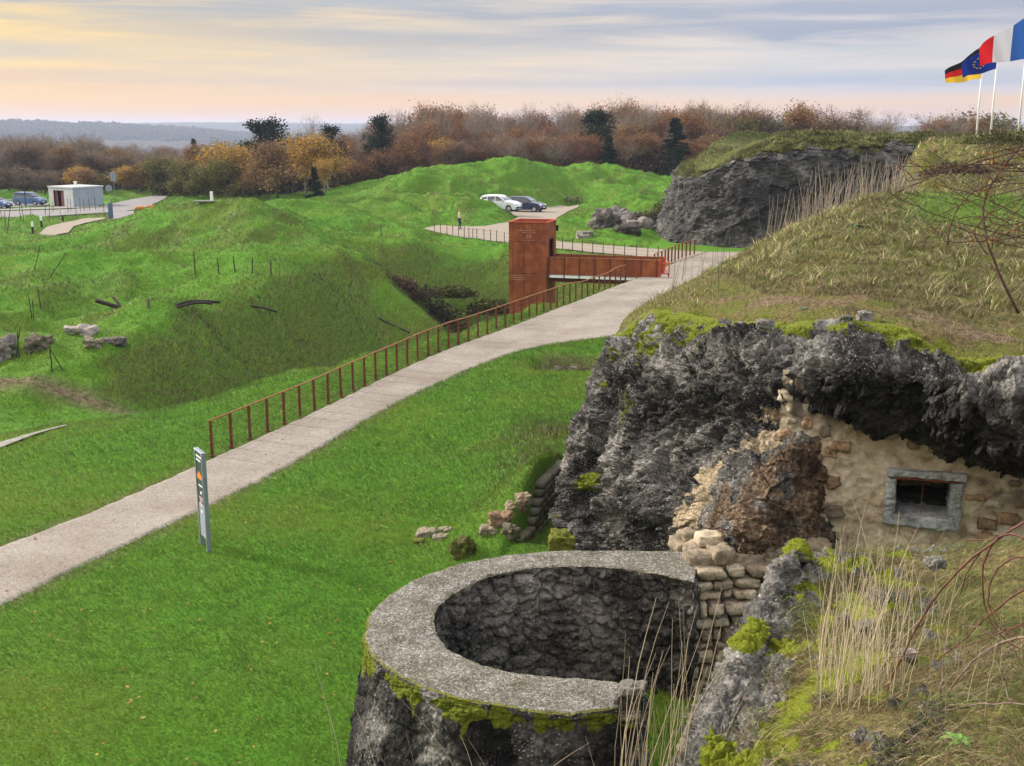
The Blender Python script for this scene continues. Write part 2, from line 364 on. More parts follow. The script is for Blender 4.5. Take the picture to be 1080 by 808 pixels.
# corten steel
m, t, b = newmat('corten_steel', 0.8, 0.3); M['corten'] = m; v = coords(t)
c = ramp(t, noise(t, v, 1.5, 8, 0.65), [(0.3, (0.13, 0.032, 0.012)), (0.5, (0.235, 0.062, 0.022)), (0.7, (0.33, 0.105, 0.035))])
c = mixc(t, mth(t, 'MULTIPLY', ramp(t, noise(t, coords(t, (5, 5, 0.35)), 1.4, 6, 0.6), [(0.48, (0,0,0)), (0.7, (1,1,1))]), 0.55), c, (0.10, 0.022, 0.010))
t.links.new(c, b.inputs['Base Color']); bump(t, b, noise(t, v, 25, 5), 0.3, 0.005)
M['rustpost'] = plain('rusted_post', (0.115, 0.035, 0.018), 0.85, 0.2, 0.3, 9.0)
M['rustrail'] = plain('rusted_rail', (0.27, 0.13, 0.06), 0.8, 0.2, 0.2, 9.0)
M['redsteel'] = plain('red_painted_steel', (0.45, 0.06, 0.025), 0.6, 0.3, 0.15, 4.0)
M['wire'] = plain('rusty_wire', (0.16, 0.09, 0.055), 0.8, 0.2, 0.2, 9.0)
M['darkiron'] = plain('dark_iron', (0.035, 0.028, 0.024), 0.8, 0.2, 0.3, 9.0)
M['oldwood'] = plain('weathered_timber', (0.11, 0.085, 0.065), 0.95, 0.1, 0.25, 12.0)
M['black'] = plain('black_opening', (0.012, 0.011, 0.010), 0.95, 0.05)
M['white'] = plain('white_paint', (0.72, 0.72, 0.72), 0.5, 0.4, 0.03, 3.0)
M['grey'] = plain('grey_metal', (0.20, 0.24, 0.29), 0.45, 0.5, 0.08, 3.0, metal=0.3)
M['blueslate'] = plain('slate_blue_panel', (0.055, 0.10, 0.17), 0.5, 0.4, 0.06, 3.0)
M['glass'] = plain('car_glass', (0.03, 0.04, 0.055), 0.08, 0.7, 0.05, 2.0)
M['rubber'] = plain('tyre_rubber', (0.015, 0.015, 0.015), 0.85, 0.1)
M['rim'] = plain('wheel_rim', (0.5, 0.5, 0.52), 0.3, 0.5, 0.05, 3.0, metal=0.6)
M['lamp'] = plain('headlamp_glass', (0.7, 0.72, 0.75), 0.15, 0.6, 0.03)
M['redlamp'] = plain('red_lamp_glass', (0.4, 0.01, 0.01), 0.2, 0.6, 0.03)
M['whitecar'] = plain('silver_white_paint', (0.62, 0.66, 0.72), 0.3, 0.5, 0.03, 2.0)
M['navycar'] = plain('navy_paint', (0.025, 0.035, 0.085), 0.22, 0.6, 0.05, 2.0)
M['bluecar'] = plain('blue_paint', (0.07, 0.13, 0.26), 0.3, 0.5, 0.05, 2.0)
# ================================================================ TERRAIN
def poly_px(pts, z=0.0): return np.array([G(x, y, z)[:2] for x, y in pts])
def inpoly(x, y, P):
    c = np.zeros(x.shape, bool); n = len(P); j = n - 1
    for i in range(n):
        xi, yi = P[i]; xj, yj = P[j]
        k = ((yi > y) != (yj > y)) & (x < (xj - xi) * (y - yi) / (yj - yi + 1e-12) + xi); c ^= k; j = i
    return c
def resample(P, n):
    P = np.asarray(P, float); s = np.r_[0, np.cumsum(np.linalg.norm(np.diff(P, axis=0), axis=1))]
    # smooth (Catmull-Rom like) by dense cubic interpolation of each coordinate
    t = np.linspace(0, s[-1], n); out = []
    m = np.gradient(P, s, axis=0)
    i = np.clip(np.searchsorted(s, t, side='right') - 1, 0, len(P) - 2)
    h = (s[i+1] - s[i]); u = ((t - s[i]) / h)[:, None]; h = h[:, None]
    return (2*u**3-3*u**2+1)*P[i] + (u**3-2*u**2+u)*h*m[i] + (-2*u**3+3*u**2)*P[i+1] + (u**3-u**2)*h*m[i+1]
pathL = np.array([G(x, y)[:2] for x, y in [(-150,628),(0,578),(100,540),(220,485),(330,436),(430,386),(560,336),(620,312),(668,294),(697,283),(722,272),(745,266)]])
pathR = np.array([G(x, y)[:2] for x, y in [(-150,710),(0,642),(100,590),(165,560),(275,510),(400,435),(500,388),(560,366),(600,359),(650,356)]] + [(7.5,50.0),(10.5,58),(13.2,67.0),(16.5,75.5),(20,80)])
NP_ = 700
def gsm(P, w):
    k = np.exp(-(np.arange(-3 * w, 3 * w + 1) / w) ** 2 / 2); k /= k.sum()
    e0, e1 = P[0], P[-1]; Q = np.concatenate([e0 - (P[1:3*w+1][::-1] - e0), P, e1 - (P[-3*w-1:-1][::-1] - e1)])
    return np.stack([np.convolve(Q[:, i], k, 'valid') for i in (0, 1)], 1)
pL, pR = gsm(resample(pathL, NP_), 22), gsm(resample(pathR, NP_), 22)
# extend far ends so the footpath carries on before the big ruin
pathPoly = np.concatenate([pL, pR[::-1]]); _s = (pR - pL) / np.linalg.norm(pR - pL, axis=1)[:, None] * .09; pathIn = np.concatenate([pL + _s, (pR - _s)[::-1]])
brLo = poly_px([(446,242),(480,250),(503,253.5),(536,256.5),(560,259),(588,263),(620,266.5),(650,269),(680,271.5),(700,275),(706,279)])
brUp = poly_px([(462,238),(485,243-3.5),(500,239.5),(512,239),(526,236.5),(537,235)]) 
brUp2 = poly_px([(587,255),(600,256.5),(630,259),(680,262.5),(730,266),(795,269)])
pad = poly_px([(537,235),(546,230),(540,226),(530,222),(556,222),(570,220),(590,218.6),(611,218.6),(600,223),(588,230),(581,238),(580,248),(587,255)])
branchPoly = np.concatenate([brLo, poly_px([(745,266.5)]) , brUp2[::-1][1:-1], pad[::-1][:-1], brUp[::-1]])
roadPoly = poly_px([(-60,228),(0,230),(45,229),(95,226),(128,224),(150,220.5),(166,214.5),(173,210.5),(177,207.3),(160,207.3),(140,210),(120,215),(104,219.5),(60,222),(0,223.5),(-60,224)])
lotPoly = poly_px([(-60,211),(48,210.5),(52,214),(50,217),(0,219),(-60,220)])
lot2Poly = poly_px([(-60,221.0),(0,220.2),(60,218.6),(104,217.8),(104,219.2),(60,220.8),(0,222.2),(-60,223)])
sidePoly = poly_px([(38,252),(42,247),(50,240),(66,236),(84,232.5),(78,230.5),(110,230.5),(111,232),(90,236.5),(78,240),(72,247)])
greyPoly = poly_px([(119,223.5),(141,223.2),(142,229),(136,232.5),(119,232.5)])
slabPoly = poly_px([(-30,478),(0,468),(40,456.5),(70,449),(71,451),(40,459.5),(0,475),(-30,488)])
contPoly = poly_px([(48,220),(112,222),(114,212),(48,210)])

# heights read off the photograph at real distances: (px, py, z) and (px, py, Y) and world points
cz = []
for px, py, z in [(0,470,0),(70,450,0),(140,440,0),(200,427,0),(250,411,0),(300,396,0),(370,379,0),(440,361,0),(500,344,0),(530,336,0),(565,322,0),
    (0,447,-.45),(60,443,-.55),(110,440,-.7),(0,426,-.3),(60,428,-.4),(120,430,-.7),
    (0,378,.5),(60,374,.6),(130,368,.7),(200,336,1.0),(260,312,1.2),(320,298,1.3),(365,283,1.3),
    (0,335,1.2),(90,335,1.1),(60,300,1.5),(150,322,.5),(110,325,.6),(200,320,.6),(0,290,1.3),(80,280,1.5),(150,290,1.1),(230,288,1.3),(300,276,1.5),(350,264,1.6),
    (0,258,.3),(60,252,.15),(110,248,.25),(0,240,0),(60,240,0),(100,233,0),(30,225,0),(140,214,0),(80,217,0),(170,207,0),(0,208,0),(70,207,0),
    (190,223,2.4),(160,228,2.1),(135,238,1.3),(235,228,2.2),(262,236,2.2),(310,238,1.8),(345,246,1.5),(125,255,.6),(185,262,.7),(230,258,.9),(255,252,1.4),
    (395,250,1.0),(430,244,.5),(452,246,.1),
    (300,216,1.2),(335,219,1.1),(360,222,.8),(280,222,.9),(390,234,.8),(420,240,.4),
    (430,262,.5),(480,259,0.1),(520,263,0),(560,264,-.05),(600,267,-.05),(650,271,-.05),(690,275,-.05),
    (470,226,.4),(600,205,1.1),(650,203,1.6),(690,213,1.1),(640,232,.5),(690,240,.15),(610,240,.1),(660,250,0),(620,248,0),
    (700,262,0),(760,270,0),(705,222,.5),(460,244,0),(500,248,0),(540,250,0),(580,255,0),(640,264,0),(680,267,0),(560,240,0),(600,219,0),(570,225,0),(545,228,0),
    (605,395,0),(640,395,.05),(560,395,0),(620,420,.25),(560,440,.1),(600,452,.75),(560,470,.55),(530,500,.35),(556,510,.95),(585,490,.95),(520,530,.1),(500,560,0),(470,520,0)]:
    cz.append(G(px, py, z))
for px, py, Y in [(400,285,62),(425,315,60),(450,337,58.5),(380,300,60),(345,262,72),
    (405,203,122),(440,187,127),(470,187,129),(490,181,132),(540,178,136),(600,181,140),(640,183,142),(670,184,145),(700,189,148),(720,190,150),
    (375,212,118),(358,217,116),(420,222,112),(455,212,117),(480,207,122),(505,221.5,112.5),(516,219.5,113.2),(490,224,111)]:
    cz.append(D(px, py, Y))
for px, Y, z in [(200,39.5,-1.8),(200,37.6,-1.5),(260,42.6,-2.8),(260,41,-2.8),(320,45.5,-3.6),(320,44,-3.5),(365,49.5,-4.1),(365,47.5,-4),(400,52,-4.4),(430,53,-4.5),(450,54.5,-4.6),
    (470,75.5,-4.0),(500,76,-4.0),(540,76.5,-4.0),(580,75,-4.0),(620,74,-3.6),(655,73,-2.9),(440,75,-3.4),(425,72,-2.0),(410,69,-.4)]:
    cz.append(np.array(((px - 540) / FPX * (Y * math.cos(PITCH) + (CAMZ - z) * math.sin(PITCH)), Y, z)))
cz += [np.array(p, float) for p in [(-3,66,-4.2),(-3.5,62,-4.3),(-2.5,70,-4.3),(1,60,-4.6),(3,65,-4.6),(1,70,-4.8),(5,68,-4.0),(4,71,-4.4),(8.0,71.5,-1.2),(6.2,62,-.5),
    (-32,100,.4),(-15,106,.3),(-24,112,.3),(-20,125,.4),(-35,125,0),(-45,140,0),(-60,150,-.5),(-80,130,-.3),(-80,90,0),(-60,70,.8),(-50,50,.6),(-35,40,.6),(-30,28,0),(-22,20,0),(-40,10,0),(-25,0,0),
    (-16,36,-.2),(-20,33,-.5),
    (-15,155,1.2),(0,162,1.2),(15,168,1.4),(35,170,2),(-30,150,0),(25,150,2.4),(28,120,.5),(20,105,.3),(22,92,0),(40,100,0),(60,120,1),(16,112,.6),
    (-6,22,0),(-4,16,0),(0,16,0),(0,10,0),(-4,10,0),(-8,12,0),(-12,18,0),(-2,24,0),(-4,28,0),(-1,30,0),(-1,34,0),(-8,26,0),(-10,26,0),(-7,34,0),(-5,40,0),(-2,38,0),(2,48,0),(0,48,0),(3,54,0),(6,60,0),(9,66,0),(12,74,0),(8,50,0),(12,60,0),(16,72,0),(2.6,24,0),(4,30,0),(8,30,0),(20,40,0),(30,60,0),(10,10,0),(20,20,0),(4,4,0),(-10,4,0),
    (-1,20,0),(3,18,0),(12,40,0),(25,75,0),(40,75,0)]]
CP = np.array(cz); 
def solve_rbf(P, c, reg):
    d = np.sqrt(((P[:, None, :2] - P[None, :, :2]) ** 2).sum(2) + c * c); n = len(P)
    A = np.zeros((n + 1, n + 1)); A[:n, :n] = d - np.eye(n) * reg; A[:n, n] = 1; A[n, :n] = 1
    return np.linalg.solve(A, np.r_[P[:, 2], 0])
def eval_rbf(wt, P, c, x, y):
    out = np.empty(len(x), np.float32)
    Px, Py = P[:, 0].astype(np.float32), P[:, 1].astype(np.float32); wv = wt[:-1].astype(np.float32)
    for k in range(0, len(x), 40000):
        xs = x[k:k+40000, None].astype(np.float32) - Px; ys = y[k:k+40000, None].astype(np.float32) - Py
        out[k:k+40000] = np.sqrt(xs * xs + ys * ys + np.float32(c * c)) @ wv
    return out + wt[-1]
WT = solve_rbf(CP, 0.9, 0.05)

# raster of "made ground" (paths, road, car park) used to keep it level
RX0, RY0, RS = -95.0, -5.0, 0.4; RNX, RNY = 400, 430
gx, gy = np.meshgrid(RX0 + RS * np.arange(RNX), RY0 + RS * np.arange(RNY), indexing='ij')
def raster(polys, blur):
    r = np.zeros(gx.shape, np.float32)
    for P in polys: r[inpoly(gx, gy, P)] = 1
    for _ in range(blur):
        q = np.pad(r, 1, mode='edge'); r = (q[:-2, 1:-1] + q[2:, 1:-1] + q[1:-1, :-2] + q[1:-1, 2:] + q[1:-1, 1:-1]) / 5
    return r
pathm = np.clip(raster([pathPoly], 5) * 2.2, 0, 1); brm = np.clip(raster([branchPoly], 4) * 2.2, 0, 1)
def rsamp(r, x, y):
    fx = np.clip((x - RX0) / RS, 0, RNX - 1.001); fy = np.clip((y - RY0) / RS, 0, RNY - 1.001)
    i, j = fx.astype(int), fy.astype(int); u, v_ = fx - i, fy - j
    return r[i, j]*(1-u)*(1-v_) + r[i+1, j]*u*(1-v_) + r[i, j+1]*(1-u)*v_ + r[i+1, j+1]*u*v_
flat = raster([pathPoly, branchPoly, roadPoly, lotPoly, lot2Poly, sidePoly, greyPoly, contPoly, slabPoly], 6)
flat = np.clip(np.maximum(flat * 2.5, raster([branchPoly, roadPoly, sidePoly, lotPoly], 40) * 3.2), 0, 1)

lipx = [-90,-40,-20,-14.4,-10.3,-8.1,-3.9,-.4,4,8,12,16,60,110]; lipy = [-10,8,25,31,35.8,40.1,46.8,53,63,76,90,105,115,130]
ringOut = np.array([G(x, y, 3.0)[:2] for x, y in [(676,741),(640,748),(607,752),(577,751),(525,743),(481,735),(436,720),(407,703),(390,688),(384,676),(384,664),(388,650),(403,633),(436,611),(481,595),(525,586),(577,581),(636,580),(690,580),(737,581)]])
ringIn = np.array([G(x, y, 3.0)[:2] for x, y in [(675,722),(650,718.5),(618,715),(577,712),(532,706),(495,695),(468,678),(459,662),(461,642),(470,632),(488,620),(518,607),(562,599),(599,597),(655,599),(700,606),(731,613)]])
innerPoly = np.concatenate([ringIn, np.array([(3.6, 13.8), (3.9, 11.0), (3.0, 9.2), (1.4, 9.6)])])
midPoly = np.concatenate([(ringIn + (ringOut[:17]))/2 if False else ringIn, np.array([(3.6, 13.8), (3.9, 11.0), (3.0, 9.2), (1.4, 9.6)])])

BW0 = G(546, 577)[:2]; BW1 = np.array((1.12, 25.0)); BWD = (BW1 - BW0) / np.linalg.norm(BW1 - BW0); BWN = np.array((BWD[1], -BWD[0]))
def far_height(x, y):
    """valley and hill ridges well beyond the fort"""
    a = np.arctan2(x, np.maximum(y, 1)); r = np.hypot(x, y); d = np.degrees(a)
    base = np.interp(d, [-60,-26,-14,-8,0,10,40], [-30,-32,-34,-30,-14,-6,-4])
    h = base * sst(r, 190, 700) * 1.0
    n = fbm(np.stack([x / 420, y / 420, x * 0 + 3], 1), 4)
    c1 = np.interp(d, [-60,-24.6,-20,-16,-13,-6,6,30,60], [30,20,15,6,-8,-16,-12,0,10])
    h = h + (c1 - base) * np.exp(-((r - 2900) / 600) ** 2) * (1 + 0.10 * n)
    c2 = np.interp(d, [-60,-24,-20,-16,-12,-4,10,60], [20,20,34,40,38,32,26,20])
    h = h + (c2 - base) * np.exp(-((r - 4600) / 900) ** 2) * (1 + 0.10 * n)
    c3 = np.interp(d, [-60,-22,-14,-10,0], [-26,-25,-20,-22,-24])
    h = h + (c3 - base) * np.exp(-((r - 900) / 200) ** 2)
    h = h + sst(r, 400, 1500) * 5 * fbm(np.stack([x / 90, y / 90, x * 0 + 9], 1), 3) + sst(r, 700, 2000) * 4 * np.abs(perlin(np.stack([x / 35, y / 60, x * 0], 1)))
    return h
def H(x, y, detail=True):
    x = np.asarray(x, np.float32).ravel(); y = np.asarray(y, np.float32).ravel()
    r = np.hypot(x, y)
    near = r < 260
    z = np.zeros(len(x), np.float32)
    if near.any():
        xn, yn = x[near], y[near]
        h = eval_rbf(WT, CP, 0.9, xn, yn)
        pm_ = rsamp(pathm, xn, yn); bm_ = rsamp(brm, xn, yn); h = h * (1 - pm_) * (1 - bm_)
        sw = (xn - BW0[0]) * BWN[0] + (yn - BW0[1]) * BWN[1]; al = (xn - BW0[0]) * BWD[0] + (yn - BW0[1]) * BWD[1]; h = h * (1 - sst(sw, -.12, .08) * sst(al, -.5, 0) * (1 - sst(al, 3.6, 5.5)) * (1 - sst(sw, 3, 6)))
        h = h + .42 * sst(-sw, -.02, .12) * np.exp(-((al - 1.6) / 2.0) ** 2 - (np.maximum(-sw, 0) / 1.5) ** 2)
        edge = sst(np.hypot(xn, yn), 160, 225); back = sst(-yn, -4, 10); h = h * (1 - edge) * (1 - back)
        s = yn - np.interp(xn, lipx, lipy); fl = rsamp(flat, xn, yn); am = sst(s, 0.5, 7) * (1 - fl) * (1 - 0.75 * np.exp(-(((xn + 1) / 9) ** 2 + ((yn - 66) / 14) ** 2)))
        Z = np.zeros_like(xn)
        rough = fbm(np.stack([xn / 7.5, yn / 7.5, Z + 5], 1), 3)
        pits = -np.maximum(0, 0.42 - worley(np.stack([xn / 6.5, yn / 6.5, Z + .5], 1), 1)[0]) * 2.0
        bfac = 1 + 0.7 * sst(yn, 100, 125) * sst(xn, -20, -10)
        rid = fbm(np.stack([xn / 4.6 + rough * .6, yn / 4.6, Z + 15], 1), 3, 0.45, ridged=True)
        h = h + am * bfac * (0.70 * rough + 0.50 * (rid - .2) + 1.4 * pits * sst(s, 8, 16))
        if detail:
            h = h + (1 - fl) * (0.028 + 0.075 * sst(s, 0, 6)) * fbm(np.stack([xn / 0.9, yn / 0.6, Z], 1), 3)
            h = h + (1 - fl) * 0.055 * fbm(np.stack([xn / 1.9, yn / 2.4, Z + 2], 1), 2)
        for cx_, cy_, hh_, rx_, ry_ in ((-25.5, 82, 1.25, 7, 4), (-34, 62, 1.1, 6, 3), (-27, 64, -.9, 4, 2.5), (-10, 84, -.8, 4, 3), (-17, 70, -.8, 3.5, 2.5), (-9, 70, .6, 3, 2.5), (-18, 100, -.7, 7, 3), (-19.5, 81, .9, 4, 3.5), (-20, 108, .9, 6, 4), (-33, 73, .9, 6, 3), (-25, 71.5, -2.0, 7, 3), (-19, 58.5, .9, 8, 2.4), (-8, 77, -.9, 4, 2.5), (-14, 61, .55, 4, 2.4), (-30, 56, .6, 5, 2.5), (-22, 47, -.45, 4, 2), (-11, 76, .7, 4, 3), (-14, 92, .6, 4, 3), (3, 137, .8, 5, 4), (-8, 125, .8, 4, 4), (12, 140, .7, 5, 4)): h = h + am * hh_ * np.exp(-(((xn - cx_) / rx_) ** 2 + ((yn - cy_) / ry_) ** 2))
        # small sunken pit in the lawn, ground inside the round parapet
        h = h - 0.95 * np.exp(-(((xn - 2.15) / 1.15) ** 4 + ((yn - 41.0) / 0.95) ** 4))
        h = np.where(inpoly(xn, yn, innerPoly), 1.35 + 0.08 * fbm(np.stack([xn, yn, Z], 1), 3), h)
        z[near] = h
    f = r > 160
    if f.any(): z[f] = z[f] + far_height(x[f], y[f])
    return z
def hit(px, py, ymin=12, ymax=170):
    """ground point seen at a photo pixel"""
    d = ray(px, py); Y = np.geomspace(ymin, ymax, 900); t = Y / d[1]; zr = CAMZ + d[2] * t; g = H(d[0] * t, Y, False); k = np.argmax(zr < g)
    if not (zr < g).any(): return G(px, py)
    return np.array((d[0] * t[k], Y[k], g[k]))
aa = np.concatenate([np.radians(np.arange(-180, -38, 4.0)), np.linspace(R(-38), R(38), 800), np.radians(np.arange(42, 180, 4.0))])
rr = np.concatenate([[0.3, 2, 4], np.geomspace(6, 30, 240), np.geomspace(30, 170, 560)[1:], np.geomspace(170, 500, 70)[1:], np.geomspace(500, 7500, 230)[1:]])
A_, R_ = np.meshgrid(aa, rr, indexing='ij'); tx, ty = (R_ * np.sin(A_)).ravel(), (R_ * np.cos(A_)).ravel()
tz = H(tx, ty)
nu, nv = len(aa), len(rr)
F = gridfaces(nu, nv); i = (nu - 1) * nv + np.arange(nv - 1); j = np.arange(nv - 1)
F = np.concatenate([F, np.stack([i, j, j + 1, i + 1], 1)])[:, ::-1]
def dry_shaded(x, y, z=None):
    """where the grass is dead, brownish or painted with slope shade: ditch faces, banks, under the trees"""
    e = 0.5; gxh = (H(x + e, y, False) - H(x - e, y, False)); gyh = (H(x, y + e, False) - H(x, y - e, False)); sl = np.hypot(gxh, gyh)
    s = y - np.interp(x, lipx, lipy); beyond = sst(s, 0.5, 3)
    d = 0.75 * sst(sl, 0.38, 0.75) * beyond * (1 - 0.65 * sst(y, 95, 110))
    pn = fbm(np.stack([x / 2.6, y / 2.6, x * 0 + 40], 1), 3); d = d * (1 - .0 * pn)
    d = np.maximum(d, 0.62 * sst(pn + .5 * fbm(np.stack([x / 11, y / 11, x * 0 + 44], 1), 2), .12, .5) * beyond * sst(y, 38, 46))
    for cx_, cy_, rx_, ry_, am_ in ((-20, 75, 9, 6, .6), (-27, 89, 7, 3.5, .65), (-35, 72, 7, 3, .5), (-13, 66, 5, 4, .5), (-22, 52, 6, 2.2, .55), (-6, 121, 9, 4, .5), (6, 131, 9, 3, .4)): d = np.maximum(d, am_ * np.exp(-(((x - cx_) / rx_) ** 2 + ((y - cy_) / ry_) ** 2)) * sst(pn, -.35, .15))  # darker grass on the mound faces, with slope shading put into the colour
    d = np.maximum(d, 0.9 * sst(pn, -.55, .1) * np.exp(-(((x + 8.5) / 5) ** 2 + ((y - 50) / 6) ** 2)) * beyond)
    d = np.maximum(d, 0.7 * np.exp(-(((x + 3) / 4) ** 2 + ((y - 68) / 5) ** 2)))
    d = np.maximum(d, 0.85 * np.exp(-(((x - .9) / 1.3) ** 2 + ((y - 27.0) / 5.0) ** 2)) * sst(pn, -.6, .1))
    d = np.maximum(d, 0.8 * np.exp(-(((x + 32) / 17) ** 2 + ((y - 118) / 7) ** 2)))
    d = np.maximum(d, 0.7 * np.exp(-(((x - 7) / 5) ** 2 + ((y - 80) / 1.8) ** 2)))
    d = np.maximum(d, 0.75 * np.exp(-(((x - 2.1) / 1.4) ** 2 + ((y - 41) / 0.9) ** 2)))
    return np.clip(d, 0, 1)
nr = R_.ravel() < 200
dry = np.zeros(len(tx), np.float32); dry[nr] = dry_shaded(tx[nr], ty[nr])
soil = np.zeros(len(tx), np.float32)
soil = np.exp(-(((tx + 15.5) / 4.6) ** 2 + ((ty - np.interp(tx, [-22,-17,-13,-10], [37.5,36.6,36.6,38])) / 0.7) ** 2)) * 1.0
soil = np.maximum(soil, 1.0 * np.exp(-(((tx - 2.15) / 1.15) ** 4 + ((ty - 41.3) / .95) ** 4)))
soil = np.clip(soil, 0, 1)
pedge = raster([pathPoly], 2); soil = np.maximum(soil, 0.55 * sst(rsamp(pedge, tx, ty), 0.1, 0.5))
mesh('ground', np.stack([tx, ty, tz], 1), F, M['turf'], attrs={'dry': dry, 'soil': soil, 'far': sst(R_.ravel(), 230, 330)})['kind'] = 'structure'

def drape(name, L, Rt, n, mcount, mat, dz, kind='structure'):
    l, r_ = L[:n], Rt[:n]; u = np.linspace(0, 1, mcount)[None, :, None]
    P = (l[:, None] * (1 - u) + r_[:, None] * u).reshape(-1, 2); z = H(P[:, 0], P[:, 1], False) + dz
    jit = 0.10 * fbm(np.stack([P[:, 0] / .5, P[:, 1] / .5, P[:, 0] * 0], 1), 3); uu = np.tile(np.linspace(0, 1, mcount), n); e = np.abs(uu * 2 - 1)
    wdt = np.linalg.norm(r_ - l, axis=1).repeat(mcount)
    P[:, 0] += jit * (e > .9); edge = np.clip(1 - (1 - e) * wdt / 2 / 0.25, 0, 1)
    z = z - 0.05 * (e > 0.999)
    o = mesh(name, np.c_[P, z], gridfaces(n, mcount)[:, ::-1] if False else gridfaces(n, mcount), mat, attrs={'edge': edge}); tag(o, kind=kind); return o
o = drape('footpath', pL, pR, 700, 26, M['path'], 0.035)
def patch(name, P, mat, dz, step=0.5):
    """polygon filled with a draped grid"""
    x0, y0 = P.min(0); x1, y1 = P.max(0); import bmesh
    bm = bmesh.new(); vs_ = [bm.verts.new((x, y, 0)) for x, y in P]
    f = bm.faces.new(vs_); bmesh.ops.triangulate(bm, faces=[f])
    for ax, a0, a1 in ((0, x0, x1), (1, y0, y1)):
        n = int((a1 - a0) / step)
        for k in range(1, n + 1):
            co = [0, 0, 0]; co[ax] = a0 + k * step; no_ = [0, 0, 0]; no_[ax] = 1
            bmesh.ops.bisect_plane(bm, geom=bm.verts[:] + bm.edges[:] + bm.faces[:], plane_co=co, plane_no=no_)
    me = bpy.data.meshes.new(name); bm.to_mesh(me); bm.free()
    n = len(me.vertices); co = np.empty(n * 3, np.float32); me.vertices.foreach_get('co', co); co = co.reshape(-1, 3)
    co[:, 2] = H(co[:, 0], co[:, 1], False) + dz; me.vertices.foreach_set('co', co.ravel())
    me.materials.append(mat); o = bpy.data.objects.new(name, me); C.objects.link(o); 
    me.polygons.foreach_set('use_smooth', np.ones(len(me.polygons), dtype=bool)); me.update(); tag(o, kind='structure')
    if me.polygons and sum(p.normal.z for p in me.polygons) < 0: me.flip_normals()
    return o
patch('gravel_track', branchPoly, M['gravel'], 0.06, 1.2)
patch('access_road', roadPoly, M['asphalt'], 0.10, 2.0)
patch('car_park', lotPoly, M['asphalt'], 0.10, 2.5)
patch('pavement', lot2Poly, M['concrete'], 0.10, 2.5)
patch('side_path', sidePoly, M['gravel'], 0.10, 1.5)
patch('paved_forecourt', greyPoly, M['asphalt'], 0.09, 1.5)
patch('concrete_kerb', slabPoly, M['concrete'], 0.06, 0.5)

# ================================================================ FORT TOP (earth mass over the casemates)
rimPts = [(650,354,21.1),(690,328,19.9),(750,336,18.0),(830,340,16.4),(900,338,15.4),(960,351,14.6),(1010,377,13.9),(1080,377,13.3),(1200,374,12.7),(1600,371,10.9)]
silPts = [(672,336,21.5),(720,303,23),(755,287,24.5),(790,269,26),(820,251,27.5),(850,236,29),(885,222,30.5),(905,213,32),(935,205,34)]
mc = [D(*p) for p in rimPts] + [D(*p) for p in silPts]
mc += [D(*p) for p in [(700,322,21),(750,315,20),(780,325,18),(830,322,17.2),(900,318,16.5),(980,330,16),(1060,345,15.5),(830,295,20.5),(900,290,20),(980,300,19),(1080,310,18),
    (860,262,24),(940,245,25),(1020,262,23),(1080,285,21),(950,214,36),(1010,217,35),(1080,222,34),(1020,245,27),(1080,255,26),(990,232,30),(1200,240,26),(1200,300,20),
    (945,206,42),(1000,207,42),(1080,210,42),(1200,215,42)]]
for (px, py, Y) in silPts:        # the left flank falls away to the lawn
    q = D(px, py, Y); d = np.array((-0.86, 0.5)); mc.append(np.array((q[0] + d[0] * 1.3, q[1] + d[1] * 1.3, q[2] - 0.75))); mc.append(np.array((q[0] + d[0] * 4.0, q[1] + d[1] * 4.0, q[2] - 4.2))); mc.append(np.array((q[0] + d[0] * 7, q[1] + d[1] * 7, -1.2)))
mc += [D(*p) for p in [(960,178,52),(1000,168,57),(1030,157,62),(1060,152,66),(1080,150,70),(1200,148,75),(960,196,47),(1020,196,46),(1080,196,46),(1090,178,54),(1010,183,51)]]
mc += [np.array(p, float) for p in [(14,44,4.8),(16,50,3.2),(15,60,2.0),(20,66,1),(14,46,1),(17,52,0),(18.5,58,-1),(22,68,0),(26.5,80,1.5),(10,52,-.8),(6,40,-1.5),(8,60,-1),(30,84,7.6),(36,82,8.2),(45,85,8.2),(60,80,8.3),(60,60,7.6),(40,40,6.8),(30,20,6.4),(20,10,6.1),(50,20,6.4),(60,100,8.0),(34,95,7.4),(29,86,4)]]
MC = np.array(mc); WM = solve_rbf(MC, 0.6, 0.02)
def HM(x, y, detail=True):
    x = np.asarray(x, np.float32); y = np.asarray(y, np.float32); h = eval_rbf(WM, MC, 0.6, x, y); Z = np.zeros_like(x)
    h = h + 0.05 * fbm(np.stack([x / 1.7, y / 1.7, Z], 1), 3)
    if detail: h = h + 0.045 * fbm(np.stack([x / .35, y / .35, Z + 4], 1), 3)
    return h
rx = np.array([D(*p)[0] for p in rimPts]); ry = np.array([D(*p)[1] for p in rimPts])
def rimY(x): return np.interp(x, rx, ry)
aa2 = np.linspace(R(2), R(62), 760); rr2 = np.geomspace(10.5, 105, 560)
A2, R2 = np.meshgrid(aa2, rr2, indexing='ij'); mx_, my_ = (R2 * np.sin(A2)).ravel(), (R2 * np.cos(A2)).ravel(); mz = HM(mx_, my_)
dd = my_ - rimY(mx_)                      # in front of the rim: tuck the sheet down inside the masonry
mz = np.where(dd < 0.25, mz - 0.03 - 0.5 * np.clip(0.25 - dd, 0, 1.2), mz)
keep = (dd > -0.06) & (mz > -1.5) & (mx_ > np.interp(my_, [18,20.6,22.6,25.5,26.5,34,38,42,60,85,105], [1.8,1.85,2.3,3.3,2.0,5,9,13.4,19.5,27.5,34]))
lawn2 = sst(my_, 25, 31) * (1 - sst(my_, 38, 43)) * sst(mx_ - my_ * 0.345, -0.3, 0.9)
